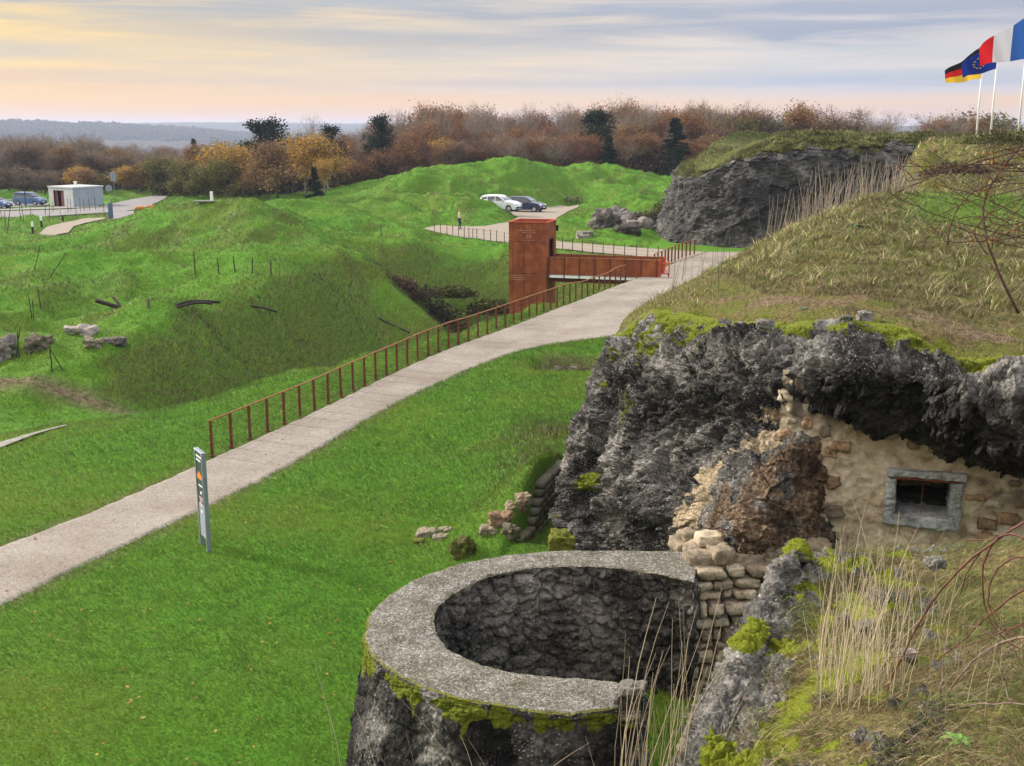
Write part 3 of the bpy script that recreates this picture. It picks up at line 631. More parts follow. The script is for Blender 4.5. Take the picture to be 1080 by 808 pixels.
soil2 = np.exp(-((dd - 1.7 - 0.6 * perlin(np.stack([mx_ / 1.1, my_ / 1.1, mx_ * 0], 1))) / 0.95) ** 2) * sst(mx_, 2.6, 4.0) * sst(perlin(np.stack([mx_ / .8, my_ / .8, mx_ * 0 + 7], 1)), -0.5, 0.3) * 0.9
moss2 = np.clip(1.1 - dd / 1.1, 0, 1) * sst(fbm(np.stack([mx_ / .6, my_ / .6, mx_ * 0 + 3], 1), 3), -0.1, 0.3) 
moss2 = np.maximum(moss2, sst(4.6 - mx_, 0, 2.4) * sst(fbm(np.stack([mx_ / .5, my_ / .5, mx_ * 0 + 8], 1), 3), -0.2, 0.2) * 0.9)
m, t, b = newmat('earth_bank', 0.95, 0.1); v = coords(t); M['bankearth'] = m
fine = noise(t, v, 22.0, 7, 0.72); 
gG = ramp(t, fine, [(0.30, (0.03, 0.06, 0.010)), (0.5, (0.10, 0.175, 0.025)), (0.72, (0.18, 0.26, 0.045))])
gD = ramp(t, fine, [(0.28, (0.035, 0.028, 0.010)), (0.5, (0.15, 0.125, 0.05)), (0.72, (0.34, 0.27, 0.13))])
gO = ramp(t, fine, [(0.28, (0.03, 0.035, 0.008)), (0.5, (0.12, 0.14, 0.025)), (0.72, (0.22, 0.23, 0.06))])
c = mixc(t, ramp(t, noise(t, v, 1.3, 6, 0.65), [(0.42, (0,0,0)), (0.6, (1,1,1))]), gD, gO)
c = mixc(t, attr(t, 'lawn'), c, gG)
so_ = ramp(t, noise(t, v, 12.0, 9, 0.78), [(0.34, (0.022, 0.015, 0.009)), (0.46, (0.12, 0.082, 0.046)), (0.56, (0.27, 0.20, 0.125)), (0.64, (0.07, 0.05, 0.03)), (0.75, (0.22, 0.17, 0.11))])
jg = mth(t, 'MULTIPLY_ADD', noise(t, v, 6, 6, 0.7), 0.8, -0.4)
c = mixc(t, ramp(t, mth(t, 'ADD', attr(t, 'soil'), jg), [(0.4, (0,0,0)), (0.6, (1,1,1))]), c, so_)
mo = ramp(t, noise(t, v, 30, 6, 0.75), [(0.3, (0.03, 0.04, 0.006)), (0.5, (0.10, 0.12, 0.012)), (0.7, (0.22, 0.23, 0.028))])
c = mixc(t, ramp(t, mth(t, 'ADD', attr(t, 'moss'), jg), [(0.45, (0,0,0)), (0.55, (1,1,1))]), c, mo)
t.links.new(c, b.inputs['Base Color']); bump(t, b, mth(t, 'ADD', noise(t, v, 18, 6, 0.7), noise(t, v, 60, 3, 0.6)), 1.0, 0.05)
F2 = gridfaces(760, 560)[:, ::-1]; F2 = F2[keep[F2].all(1)]
used = np.unique(F2); remap = np.full(len(mx_), -1); remap[used] = np.arange(len(used))
tag(mesh('fort_bank', np.stack([mx_, my_, mz], 1)[used], remap[F2], M['bankearth'], attrs={'lawn': lawn2[used], 'soil': soil2[used], 'moss': moss2[used]}), kind='structure')

# ================================================================ lofted masonry surfaces
def loft(rows, nu, nv):
    """rows: list of rows of 3-D control points; cubic interpolation both ways -> (nv,nu,3)"""
    rows = [np.asarray(r, float) for r in rows]; k = max(len(r) for r in rows)
    def cub(P, n):
        m = len(P); t = np.linspace(0, m - 1, n); i = np.clip(t.astype(int), 0, m - 2); u = (t - i).reshape((-1,) + (1,) * (P.ndim - 1))
        g = np.empty_like(P); g[1:-1] = (P[2:] - P[:-2]) / 2; g[0] = P[1] - P[0]; g[-1] = P[-1] - P[-2]
        return (2*u**3-3*u**2+1)*P[i] + (u**3-2*u**2+u)*g[i] + (-2*u**3+3*u**2)*P[i+1] + (u**3-u**2)*g[i+1]
    Rr = np.stack([cub(r, nu) for r in rows]); return cub(Rr, nv)
def gnormals(S):
    du = np.gradient(S, axis=1); dv = np.gradient(S, axis=0); n = np.cross(du, dv); n /= np.linalg.norm(n, axis=2)[:, :, None] + 1e-9; return n
def rocky(P, amp=1.0, s=1.0):
    """jagged, pitted height field in 3-D: slabs, broken blocks, aggregate"""
    P = P.reshape(-1, 3).astype(np.float32) / s
    warp = np.stack([fbm(P * 1.3 + k * 9, 2) for k in (1, 2, 3)], 1) * 0.16; Q = P + warp
    big = fbm(P * 0.7, 3) * 0.34 + fbm(P * 1.5 + 7, 3, ridged=True) * 0.14
    w0, w0b, wk = worley(Q * np.array((1.1, 1.1, 1.5)), 7); slab = (wk - .5) * 0.30 + np.minimum(w0b - w0, .12) * .55
    w1, w2, wi = worley(Q * 3.1, 0); w3, w4, wj = worley(P * 8.5 + 3, 2); sel = sst(fbm(P * .9 + 33, 2), -.25, .25)
    blocks = ((wi - 0.5) * 0.15 + np.minimum(w2 - w1, 0.16) * 0.40) * (0.35 + .65 * sel)
    peb = (np.minimum(w4 - w3, 0.25) * 0.11 + (wj - .5) * 0.05) * (1.25 - sel * .8)
    f = fbm(P * 10, 4, 0.62) * 0.06
    sh = shards(Q, 1.7, 1) * .20 + shards(Q, 4.3, 2) * .105 + shards(P + .3 * warp, 10.5, 3) * .05
    return (big + slab * .55 + blocks * .4 + peb * .8 + f + sh) * amp * s

# ================================================================ RUINED CASEMATE (foreground right)
bunker = empty('ruined_casemate', (6.5, 15.5, 0), label='shell-battered dark concrete casemate under the grassy bank, with a pale plaster wall and small window', cat='ruin')
def rel(P, o): return np.asarray(P) - np.array(o.location)
rows = [
 [(3.7,25.5,3.9),(2.5,22.6,4.6)] + [D(*p) for p in rimPts[:-1]],
 [(3.3,25.5,3.2),(2.1,22.6,3.9)] + [D(*p) for p in [(634,385,20.3),(680,368,19.0),(742,372,16.9),(822,374,15.3),(898,372,14.2),(958,384,13.5),(1016,402,12.9),(1080,405,12.4),(1200,405,11.8)]],
 [(3.0,25,2.6),(1.85,22.4,3.1)] + [D(*p) for p in [(617,425,20.0),(668,410,18.7),(738,405,16.5),(820,408,14.9),(896,400,13.95),(955,412,13.3),(1016,432,12.8),(1080,440,12.3),(1200,440,11.7)]],
 [(2.8,25,2.0),(1.65,22.3,2.4)] + [D(*p) for p in [(603,460,19.8),(650,450,18.6),(732,440,16.6),(800,440,15.0),(880,432,14.5),(950,448,13.9),(1016,466,13.2),(1080,478,12.7),(1200,485,12.2)]],
 [(2.6,25,1.4),(1.5,22.2,1.7)] + [D(*p) for p in [(594,500,19.6),(642,492,18.3),(722,480,16.5),(795,476,14.6),(856,470,14.35),(945,474,15.1),(1016,496,14.6),(1080,512,14.1),(1200,520,13.6)]],
 [(2.5,25,0.9),(1.4,22.,1.1)] + [D(*p) for p in [(591,535,19.4),(640,530,18.0),(718,520,16.1),(790,512,14.25),(850,508,14.2),(945,505,15.3),(1016,520,14.9),(1080,535,14.5),(1200,540,14.0)]],
 [(2.5,25,0.3),(1.4,22,0.4)] + [D(*p) for p in [(593,565,19.2),(642,562,17.8),(716,560,15.9),(785,548,14.0),(850,545,14.1),(945,545,15.3),(1016,555,15.0),(1080,565,14.6),(1200,570,14.1)]],
 [(2.5,25,-.5),(1.4,21.8,-.5)] + [D(*p) for p in [(600,592,19.0),(645,592,17.6),(716,595,15.8),(785,582,13.95),(850,590,14.1),(945,600,15.3),(1016,600,15.0),(1080,600,14.6),(1200,600,14.1)]],
 [(2.6,25,-1.5),(1.5,21.6,-1.5)] + [D(*p) for p in [(612,640,18.6),(655,650,17.2),(718,680,15.7),(785,680,15.0),(850,680,15),(945,690,15.2),(1016,690,15.0),(1080,690,14.6),(1200,690,14.1)]],
]
rows = [[np.asarray(q_, float) for q_ in r_] for r_ in rows]
for r_ in rows: r_.append(r_[-1] + np.array((4.0, -1.9, r_[-1][2] * .02)))
NU, NV = 1090, 560
S = loft(rows, NU, NV); Nn = gnormals(S); P = S.reshape(-1, 3); Nf = Nn.reshape(-1, 3)
if Nf[:, 1].mean() > 0: Nf = -Nf
U = np.tile(np.linspace(0, 11, NU), NV); V_ = np.repeat(np.linspace(0, 8, NV), NU)   # control-grid coordinates
d = rocky(P, 1.0) - 0.02
d = d * (1 - 0.45 * sst(2.6 - U, 0, 1.2)) - 0.10 * sst(2.4 - U, 0, 1.0)
edge = sst(V_, 0.0, 0.5); d = d * (0.15 + 0.85 * sst(V_, 0.0, 0.95)) * (1 - .55 * sst(U, 6.6, 7.0) * np.exp(-((V_ - 3.6) / .7) ** 2))
butt = sst(U, 4.1, 4.7) * sst(7.0 - U, 0.35, 0.9) * sst(V_, 3.0, 4.1)
butt_arc = np.sqrt(((U - 6.15) / 2.0) ** 2 + ((V_ - 6.2) / 2.9) ** 2)      # domed patch of brown rubble with a plaster arc round it
brown = (1 - sst(butt_arc, 0.74, 1.0)) * (1 - sst(U, 6.6, 6.95)) * (.34 + .66 * sst(fbm(P * 1.9 + 90, 4), -.30, .12))
tan = np.exp(-((butt_arc - 1.0) / 0.085) ** 2) * (U < 6.9) * sst(V_, 2.9, 3.4) * (.45 + .6 * sst(fbm(P * 1.8 + 70, 3), -.3, .3))
tan = np.maximum(tan, sst(U, 6.75, 7.0) * sst(V_, 3.5, 4.0))
tan = np.maximum(tan, 0.62 * np.exp(-(((U - 5.3) / .7) ** 2 + ((V_ - 2.9) / .55) ** 2)))
bz = (1 - sst(butt_arc, .8, 1.05)) * (U < 7.0); d = d * (1 - 0.55 * bz) * (1 - .55 * np.clip(tan, 0, 1)) + 0.0 * bz + 0.03 * tan
P = P + Nf * d[:, None]
dark = 1.1 * np.exp(-(((U - 7.4) / 2.6) ** 2 + ((V_ - 2.4) / 1.15) ** 2)) + .62 * brown * sst(fbm(P * 1.5 + 3, 3), -.12, .2) + 0.75 * np.exp(-(((U - 9.3) / 1.0) ** 2 + ((V_ - 2.6) / 1.3) ** 2)) + 0.5 * np.exp(-(((U - 3.9) / .8) ** 2 + ((V_ - 3.2) / 1.8) ** 2)) + 0.45 * np.exp(-(((U - 6.6) / .45) ** 2 + ((V_ - 5.2) / 1.6) ** 2))
nm = fbm(P * 1.6 + 11, 3); upf = Nf[:, 2]
moss = 0.72 * (1 - sst(V_, 0.15, 1.0)) * (.55 + .6 * sst(nm, -.3, .1)) + .55 * (1 - sst(V_, .6, 2.6)) * sst(fbm(P * 1.3 + 77, 3), .0, .28) * (1 - sst(U, 4.5, 7)) + 0.55 * sst(nm, .12, .3) * (1 - sst(V_, 0.8, 2.6)) * (1 - sst(U, 3.5, 6))
moss += 1.0 * np.exp(-(((U - 2.75) / .28) ** 2 + ((V_ - 4.35) / .34) ** 2)) + .6 * np.exp(-(((U - 3.1) / .15) ** 2 + ((V_ - 2.6) / 1.2) ** 2)) + .5 * np.exp(-(((U - 2.2) / .2) ** 2 + ((V_ - 5.3) / .5) ** 2))
o = mesh('battered_concrete', rel(P, bunker), gridfaces(NV, NU), M['rock'], bunker, attrs={'moss': np.clip(moss, 0, 1.2), 'brown': brown, 'tan': tan, 'dark': np.clip(dark, 0, 1)})

def stone_mesh(cs, sizes, axes, seed=1, res=5, colr=None, bumpy=0.10):
    """many rounded, broken stones in one mesh. cs centres, sizes (n,3), axes (3,3) rows = local axes"""
    g = np.linspace(-1, 1, res); V = []; Fq = []; n = 0
    idx = {}; base = []
    for ax in range(3):
        for sgn in (-1, 1):
            for i in range(res):
                for j in range(res):
                    p = [0, 0, 0]; p[ax] = sgn; p[(ax+1)%3] = g[i]; p[(ax+2)%3] = g[j]; key = tuple(round(q, 5) for q in p)
                    if key not in idx: idx[key] = len(base); base.append(p)
            for i in range(res-1):
                for j in range(res-1):
                    q = []
                    for a_, b_ in ((i,j),(i+1,j),(i+1,j+1),(i,j+1)):
                        p = [0,0,0]; p[ax] = sgn; p[(ax+1)%3] = g[a_]; p[(ax+2)%3] = g[b_]; q.append(idx[tuple(round(w_, 5) for w_ in p)])
                    Fq.append(q if sgn > 0 else q[::-1])
    B = np.array(base, float); L = np.linalg.norm(B, axis=1)[:, None]; B = B * 0.62 + (B / L) * 1.15 * 0.38
    Fq = np.array(Fq); Fs = []; cols = []; rr_ = np.random.default_rng(seed)
    for k, (c_, s_) in enumerate(zip(cs, sizes)):
        q = B * (np.asarray(s_) / 2); off = rr_.random(3) * 50
        L2 = np.linalg.norm(q, axis=1)[:, None] + 1e-6
        qq = q / max(s_) + off; nn = (perlin(qq * 2.4) * 1.5 + perlin(qq * 6) * .7 + (np.abs(perlin(qq * 11)) - .3) * .45)[:, None] * bumpy * min(s_)
        q = q + q / L2 * nn; ang = rr_.normal(0, 0.07, 3)
        ca, sa = np.cos(ang[1]), np.sin(ang[1]); q = q @ np.array([[ca, 0, sa], [0, 1, 0], [-sa, 0, ca]])
        V.append(q @ np.asarray(axes) + c_); Fs.append(Fq + k * len(B))
        cc = colr(rr_) if colr else (0.4, 0.35, 0.28)
        cols.append(np.tile(cc, (len(B), 1)) * (1 + 0.18 * perlin(q / max(s_) * 5 + off)[:, None]))
    return np.concatenate(V), np.concatenate(Fs), np.clip(np.concatenate(cols), 0, 1)
# plaster wall with the window opening
m, t, b = newmat('lime_plaster', 0.95, 0.1); M['plaster'] = m; v = coords(t)
n2 = noise(t, v, 4.5, 8, 0.65)
c = ramp(t, n2, [(0.3, (0.21, 0.155, 0.10)), (0.45, (0.45, 0.37, 0.275)), (0.62, (0.62, 0.535, 0.415)), (0.75, (0.36, 0.32, 0.27))])
c = mixc(t, ramp(t, noise(t, v, 1.6, 7, 0.7), [(0.50, (0,0,0)), (0.62, (.75,.75,.75))]), c, ramp(t, noise(t, v, 25, 5, 0.7), [(0.35, (0.19, 0.12, 0.07)), (0.65, (0.44, 0.33, 0.22))]))
c = mixc(t, ramp(t, attr(t, 'darken'), [(0.3, (0,0,0)), (0.9, (.85,.85,.85))]), c, (0.035, 0.032, 0.03))
t.links.new(c, b.inputs['Base Color']); bump(t, b, mth(t, 'ADD', noise(t, v, 10, 8, 0.72), mth(t, 'MULTIPLY', voro(t, v, 9), 0.5)), 0.9, 0.05)
WA, WB = np.array((3.6, 14.55, 0)), np.array((12.8, 11.55, 0))      # foot line of the wall
wl = np.linalg.norm((WB - WA)[:2]); wd = (WB - WA) / wl; wn = np.array((wd[1], -wd[0], 0))
def wall_st(px, py):                                                # pixel -> (s along wall, z)
    r_ = ray(px, py); o_ = np.array((0, 0, CAMZ)); k = ((WA - o_) @ wn) / (r_ @ wn); q = o_ + r_ * k; return (q - WA) @ wd, q[2]
s0, z1 = wall_st(946, 503); s1, _ = wall_st(1003, 512); _, z0 = wall_st(975, 543)
us = np.unique(np.concatenate([np.linspace(0, s0, 90), np.linspace(s0, s1, 40), np.linspace(s1, wl, 240)])); zs = np.unique(np.concatenate([np.linspace(0.8, z0, 110), np.linspace(z0, z1, 30), np.linspace(z1, 5.4, 70)]))
SS, ZZ = np.meshgrid(us, zs, indexing='ij'); PW = WA + wd * SS.ravel()[:, None]; PW[:, 2] = ZZ.ravel()
nearw = np.maximum(np.maximum(s0 - SS, SS - s1), np.maximum(z0 - ZZ, ZZ - z1)).ravel()
dsp = fbm(PW * 1.4, 4) * 0.10 + fbm(PW * 6 + 3, 4, 0.6) * 0.035 + (np.minimum(worley(PW * 4.2)[1] - worley(PW * 4.2)[0], .3) * 0.10 - 0.02) * sst(fbm(PW * .9 + 5, 2), -.2, .2)
PW = PW + wn * (dsp * sst(nearw, 0.02, 0.25))[:, None]
Fw = gridfaces(len(us), len(zs)); ce_s = SS.ravel()[Fw].mean(1); ce_z = ZZ.ravel()[Fw].mean(1)
Fw = Fw[~((ce_s > s0) & (ce_s < s1) & (ce_z > z0) & (ce_z < z1))]
darken = 0.9 * sst(ZZ.ravel(), 4.35, 4.9) * sst(fbm(PW * np.array((4, 4, .8)), 3), -.5, .3) + .8 * sst(SS.ravel() - s1, 0.15, 0.4) * sst(ZZ.ravel() - z0, -.1, .4) * sst(fbm(PW * 2.5 + 5, 3), -.2, .2)  # darker towards the top and right of the window
pw = mesh('plaster_wall', rel(PW, bunker), Fw, M['plaster'], bunker, attrs={'darken': darken})
win = empty('window'); win.parent = bunker; pts4 = [(s0, z0), (s1, z0), (s1, z1), (s0, z1)]
# deep reveal and dark chamber behind, frame of cast concrete with a rusted lintel bar
m_grey = rockmat('window_surround', 2.2, ((0.15,0.155,0.16),(0.33,0.35,0.37),(0.52,0.54,0.56)), 0.1, 0.35)
def wp(s_, z_, off=0.0): q = WA + wd * s_ + wn * off; return np.array((q[0], q[1], z_)) - np.array(bunker.location)
sl_, sh = 0.13, 0.12
def barbox(name, a0, a1, b0, b1, o0, o1, mat, seed=0, par=None):
    n = 14; V = []; gs = np.linspace(a0, a1, n); rr_ = np.random.default_rng(seed)
    prof = [(b0, o0), (b0, o1 - .02), (b0 + .02, o1), (b1 - .02, o1), (b1, o1 - .02), (b1, o0)]
    horiz = (a1 - a0) > (b1 - b0)
    if not horiz: gs = np.linspace(b0, b1, n); prof = [(a0, o0), (a0, o1 - .02), (a0 + .02, o1), (a1 - .02, o1), (a1, o1 - .02), (a1, o0)]
    for g_ in gs:
        j = rr_.normal(0, 0.007, (6, 2))
        for (p_, q_), (j1, j2) in zip(prof, j): V.append(wp(g_, p_ + j1, q_ + j2) if horiz else wp(p_ + j1, g_, q_ + j2))
    Fs = [(i*6+k, i*6+(k+1)%6, (i+1)*6+(k+1)%6, (i+1)*6+k) for i in range(n-1) for k in range(6)] + [tuple(range(6)), tuple(range((n-1)*6, n*6))]
    mb = MB(); mb.add(V, Fs); return mb.build(name, mat, par or win, smooth=False)
barbox('sill', s0 - sl_, s1 + sl_, z0 - sh * 1.3, z0, -.5, .10, m_grey, 1)
barbox('jamb', s0 - sl_, s0, z0, z1, -.5, .09, m_grey, 2); barbox('jamb', s1, s1 + sl_ * 1.1, z0, z1, -.5, .09, m_grey, 3)
barbox('lintel', s0 - sl_, s1 + sl_ * 1.3, z1 + .035, z1 + .13, -.5, .12, m_grey, 4); barbox('lintel_bar', s0 - .08, s1 + .05, z1, z1 + .033, -.3, .11, M['rustpost'], 5)
mb = MB(); V = [wp(s_, z_, -0.45) for s_, z_ in pts4] + [wp(s_, z_, -2.2) for s_, z_ in pts4]; mb.add(V, [(4,5,6,7),(0,1,5,4),(1,2,6,5),(2,3,7,6),(3,0,4,7)]); mb.build('chamber', plain('chamber_concrete', (0.06, 0.075, 0.05), 0.95, 0.1, 0.3, 5), win)
mb = MB(); mb.tube([wp((s0+s1)/2, z0, -.06), wp((s0+s1)/2 - .005, z1, -.06)], .006, 6); mb.build('bar', M['rustpost'], win)

_r = np.random.default_rng(8); cs, sz = [], []
for _ in range(1500):
    s_, z_ = _r.uniform(0, wl), _r.uniform(2.2, 5.2)
    if s0 - .22 < s_ < s1 + .22 and z0 - .3 < z_ < z1 + .22: continue
    pr_ = .02 + .75 * math.exp(-((s_ - (s1 + .55)) / .32) ** 2) + .65 * math.exp(-((z_ - 4.55) / .28) ** 2) * (s_ < s1) + .5 * math.exp(-((s_ - .25) / .35) ** 2)
    if _r.random() < pr_ * .8 and all((s_ - a_[0]) ** 2 + (z_ - a_[1]) ** 2 > .022 for a_ in cs): cs.append((s_, z_)); sz.append((_r.uniform(.12, .30), .16, _r.uniform(.08, .17)))
def brickcol(r_): return np.array([(.40,.33,.24),(.30,.20,.13),(.24,.20,.16),(.46,.40,.31),(.34,.22,.14)])[r_.integers(5)] * r_.uniform(.6, 1.1)
Vs, Fs, cl = stone_mesh([np.array((*(WA + wd * a_[0] - wn * .015)[:2], a_[1])) for a_ in cs], sz, [wd, -wn, (0, 0, 1)], 23, 7, brickcol, .2)
STONEWALL = (Vs, Fs, cl)
# rubble pillar of squared stones left of the buttress: every stone modelled
m, t, b = newmat('rough_stone', 0.95, 0.12); M['stone'] = m; v = coords(t)
c = mixc(t, 1.0, attr(t, 'col', 'Color'), ramp(t, noise(t, v, 22, 7, 0.7), [(0.3, (0.45,0.43,0.40)), (0.5, (1,1,1)), (0.72, (1.35,1.32,1.25))]), 'MULTIPLY')
c = mixc(t, ramp(t, noise(t, v, 6, 6, 0.7), [(0.55, (0,0,0)), (0.68, (.8,.8,.8))]), c, (0.06, 0.055, 0.045))
t.links.new(c, b.inputs['Base Color']); bump(t, b, noise(t, v, 35, 7, 0.72), 0.8, 0.02)
def tancol(r_):
    k = r_.random(); base_ = np.array([(0.46,0.385,0.285),(0.36,0.295,0.215),(0.50,0.44,0.345),(0.27,0.22,0.165),(0.40,0.34,0.27)])[r_.integers(5)]
    return base_ * (0.62 + 0.5 * k)
cs, sz = [], []; rs = np.random.default_rng(5)
A0, B0 = D(728, 715, 13.55), D(838, 700, 13.75)
dirw = (B0 - A0); dirw[2] = 0; Lw = np.linalg.norm(dirw); dirw /= Lw; nrw = np.array((dirw[1], -dirw[0], 0)); z = 1.0
while z < 3.02:
    hh = rs.uniform(.09, .22); s_ = -rs.uniform(0, .12)
    while s_ < Lw + .1:
        ww = rs.uniform(.10, .26) if rs.random() < .7 else rs.uniform(.28, .46)
        q = A0 + dirw * (s_ + ww / 2); cs.append(np.array((q[0], q[1], z + hh / 2)) - nrw * rs.uniform(-.05, .07)); sz.append((ww * rs.uniform(.84, .98), .34, hh * rs.uniform(.8, .98))); s_ += ww + .012
    z += hh + .012
Vs, Fs, cl = stone_mesh(cs, sz, [dirw, -nrw, (0, 0, 1)], 3, 8, tancol, .22)
pil = empty('stone_pillar', (A0[0], A0[1], 0), label='pale rubble stone wall end standing beside the open end of the round parapet', cat='masonry wall')
mesh('stonework', rel(Vs, pil), Fs, M['stone'], pil, attrs={'col': cl})
# mortar core behind
gs = np.linspace(-.05, Lw + .05, 60); gz = np.linspace(.3, 3.12, 140); GS, GZ = np.meshgrid(gs, gz, indexing='ij')
Q = A0 + dirw * GS.ravel()[:, None]; Q[:, 2] = GZ.ravel(); Q = Q - nrw * 0.06 + nrw * (fbm(Q * 5, 4) * .06)[:, None]
Vb = np.concatenate([Q, Q - nrw * 0.32]); Fg = gridfaces(60, 140)
i0 = np.arange(59) * 140; side = np.stack([i0 + 139, i0 + 279, i0 + 279 + len(Q), i0 + 139 + len(Q)], 1)
j0 = np.arange(139); sd2 = np.stack([j0, j0 + 1, j0 + 1 + len(Q), j0 + len(Q)], 1)
mesh('mortar_core', rel(Vb, pil), np.concatenate([Fg, side, sd2]), plain('lime_mortar', (0.24, 0.20, 0.15), 0.95, 0.1, 0.3, 12, bmp=.02), pil)
mesh('exposed_rubble', rel(STONEWALL[0], bunker), STONEWALL[1], M['stone'], bunker, attrs={'col': STONEWALL[2]})
# corbel stones where pillar meets the battered rock
cs = [D(*p) for p in [(726,566,14.5),(748,568,14.1),(790,572,13.9),(815,577,13.9),(838,574,13.9),(760,585,13.75),(735,580,14.1),(722,578,14.4),(715,572,14.9),(850,590,13.8),(860,575,14.0)]]
sz = [(rs.uniform(.2,.36), .3, rs.uniform(.14,.22)) for _ in cs]
Vs, Fs, cl = stone_mesh(cs, sz, [dirw, -nrw, (0, 0, 1)], 13, 7, tancol, .16)
mesh('exposed_rubble', rel(Vs, bunker), Fs, M['stone'], bunker, attrs={'col': cl})

# ================================================================ ROUND PARAPET (turret well)
tur = empty('round_parapet', (0.5, 12.0, 0), label='round dark concrete turret parapet with a pale gritty coping, broken open on its right', cat='turret')
n = 900; Ro, Ri = resample(ringOut, n), resample(ringIn, n)
for _R, _s in ((Ro, 1), (Ri, -1)):
    _d = _R - np.array((.5, 12.0)); _d /= np.linalg.norm(_d, axis=1)[:, None]; _q = np.c_[_R, _R[:, :1] * 0 + _s]
    _R += _d * (_s * -1) * (np.maximum(0, fbm(_q * 3.2, 3)) * .05 + fbm(_q * 16, 3, .6) * .012)[:, None]
m, t, b = newmat('exposed_aggregate', 0.92, 0.15); M['coping'] = m; v = coords(t)
vo_ = voro(t, v, 42, out='Color'); se = N(t, 'ShaderNodeSeparateColor'); t.links.new(vo_, se.inputs[0])
c = ramp(t, se.outputs[0], [(0.0, (0.15, 0.14, 0.125)), (0.35, (0.24, 0.23, 0.21)), (0.7, (0.34, 0.325, 0.30)), (1.0, (0.50, 0.48, 0.44))], 'LINEAR')
c = mixc(t, ramp(t, voro(t, v, 42, 'DISTANCE_TO_EDGE'), [(0.0, (.85,.85,.85)), (0.16, (0,0,0))]), c, (0.10, 0.095, 0.08))
c = mixc(t, ramp(t, noise(t, v, 3.0, 7, 0.7), [(0.40, (0,0,0)), (0.62, (.95,.95,.95))]), c, mixc(t, 1.0, c, (0.52, 0.50, 0.42), 'MULTIPLY'))
cj = ramp(t, noise(t, v, 1.3, 9, .6, 1.0), [(0.488, (0,0,0)), (0.497, (1,1,1)), (0.503, (1,1,1)), (0.512, (0,0,0))]); c = mixc(t, mth(t, 'MULTIPLY', cj, ramp(t, noise(t, v, 1.1, 2), [(.5, (0,0,0)), (.56, (.8,.8,.8))])), c, (0.05, 0.048, 0.04))
c = mixc(t, mth(t, 'MULTIPLY', ramp(t, mth(t, 'ADD', attr(t, 'moss'), mth(t, 'MULTIPLY_ADD', noise(t, v, 9, 6, .7), 1.0, -.5)), [(0.45, (0,0,0)), (0.6, (1,1,1))]), .9), c, ramp(t, noise(t, v, 30, 5, .7), [(.35, (.04,.05,.008)), (.65, (.22,.22,.03))]))
t.links.new(c, b.inputs['Base Color']); bump(t, b, mth(t, 'ADD', voro(t, v, 42, 'DISTANCE_TO_EDGE'), noise(t, v, 25, 5, .7)), 0.9, 0.03)
nc = 90; u = np.linspace(0, 1, nc)[None, :, None]; P = (Ri[:, None] * (1 - u) + Ro[:, None] * u).reshape(-1, 2); uu = np.tile(np.linspace(0, 1, nc), n); tt = np.repeat(np.linspace(0, 1, n), nc)
Z = P[:, 0] * 0; edgef = 1 - sst(np.minimum(uu, 1 - uu), 0, 0.06)
pz = 3.0 + 0.012 * fbm(np.c_[P * 3, Z], 3) + 0.010 * fbm(np.c_[P * 28, Z], 2) - edgef * (0.012 + 0.05 * np.clip(fbm(np.c_[P * 5, Z + 3], 3), 0, 1))
brk = np.exp(-((tt) / .028) ** 2) * sst(uu, .35, .62); pz = pz - 0.16 * sst(brk + .25 * fbm(np.c_[P * 7, Z], 3), .35, .5)
top = np.c_[P, pz].reshape(n, nc, 3)
# overhanging lip, then down: coping edge 16 cm thick
def side(prof_xy, dirs, zs_, offs, seed, amp, nz):
    zz = np.interp(np.linspace(0, 1, nz), np.linspace(0, 1, len(zs_)), zs_); oo = np.interp(np.linspace(0, 1, nz), np.linspace(0, 1, len(zs_)), offs)
    Pp = prof_xy[:, None, :] + dirs[:, None, :] * oo[None, :, None]; A = np.concatenate([Pp, np.broadcast_to(zz[None, :, None], Pp.shape[:2] + (1,))], 2).reshape(-1, 3)
    return A, np.repeat(dirs, nz, axis=0), np.tile(zz, len(prof_xy))
dO = np.gradient(Ro, axis=0); dO = np.c_[-dO[:, 1], dO[:, 0]]; dO /= np.linalg.norm(dO, axis=1)[:, None]
cen = np.array((.5, 12.0)); dO *= np.sign(((Ro - cen) * dO).sum(1))[:, None]
dO = np.where(np.linspace(0, 1, n)[:, None] < 0.0, dO, dO)
# outer face
nz = 260; topz = top[:, -1, 2]
A, Dd, zz = side(Ro, dO, [3.0, 2.85, 2.82, 1.8, 0.0, -0.6], [0.0, 0.01, 0.0, 0.15, 0.50, 0.62], 1, 1, nz)
A[:, 2] = np.where(zz > 2.99, np.repeat(topz, nz), np.minimum(A[:, 2], np.repeat(topz, nz) - .002 - (3 - zz) * .3))
cop = zz > 2.93
dd_ = np.c_[Dd, np.zeros(len(Dd))]
w1, w2, wi = worley(A * np.array((2.2, 2.2, 2.9)) + 5, 3)
hh = np.where(cop, 0.012 * fbm(A * 20, 2), shards(A, 3.0, 5) * .02 + shards(A, 9.0, 6) * .012 + fbm(A * 1.5, 3) * .09 + np.minimum(w2 - w1, .14) * .13 - .015 + (wi - .5) * .035 + fbm(A * 9, 4, .6) * .045)
hh = hh * sst(3.0 - zz, 0, .03)
A = A + dd_ * hh[:, None]
mossO = (.35 + .75 * sst(fbm(A * np.array((2.8, 2.8, 1)), 3), -.25, .4)) * np.exp(-((zz - 2.88) / 0.085) ** 2) + .42 * sst(zz, 2.3, 2.85) * sst(fbm(A * np.array((4, 4, .7)) + 3, 3), -.05, .3) + 0.5 * sst(zz, 2.2, 2.8) * sst(-A[:, 0], -.6, 1.2) * sst(fbm(A * np.array((3, 3, 1.2)), 3), -.2, .3)
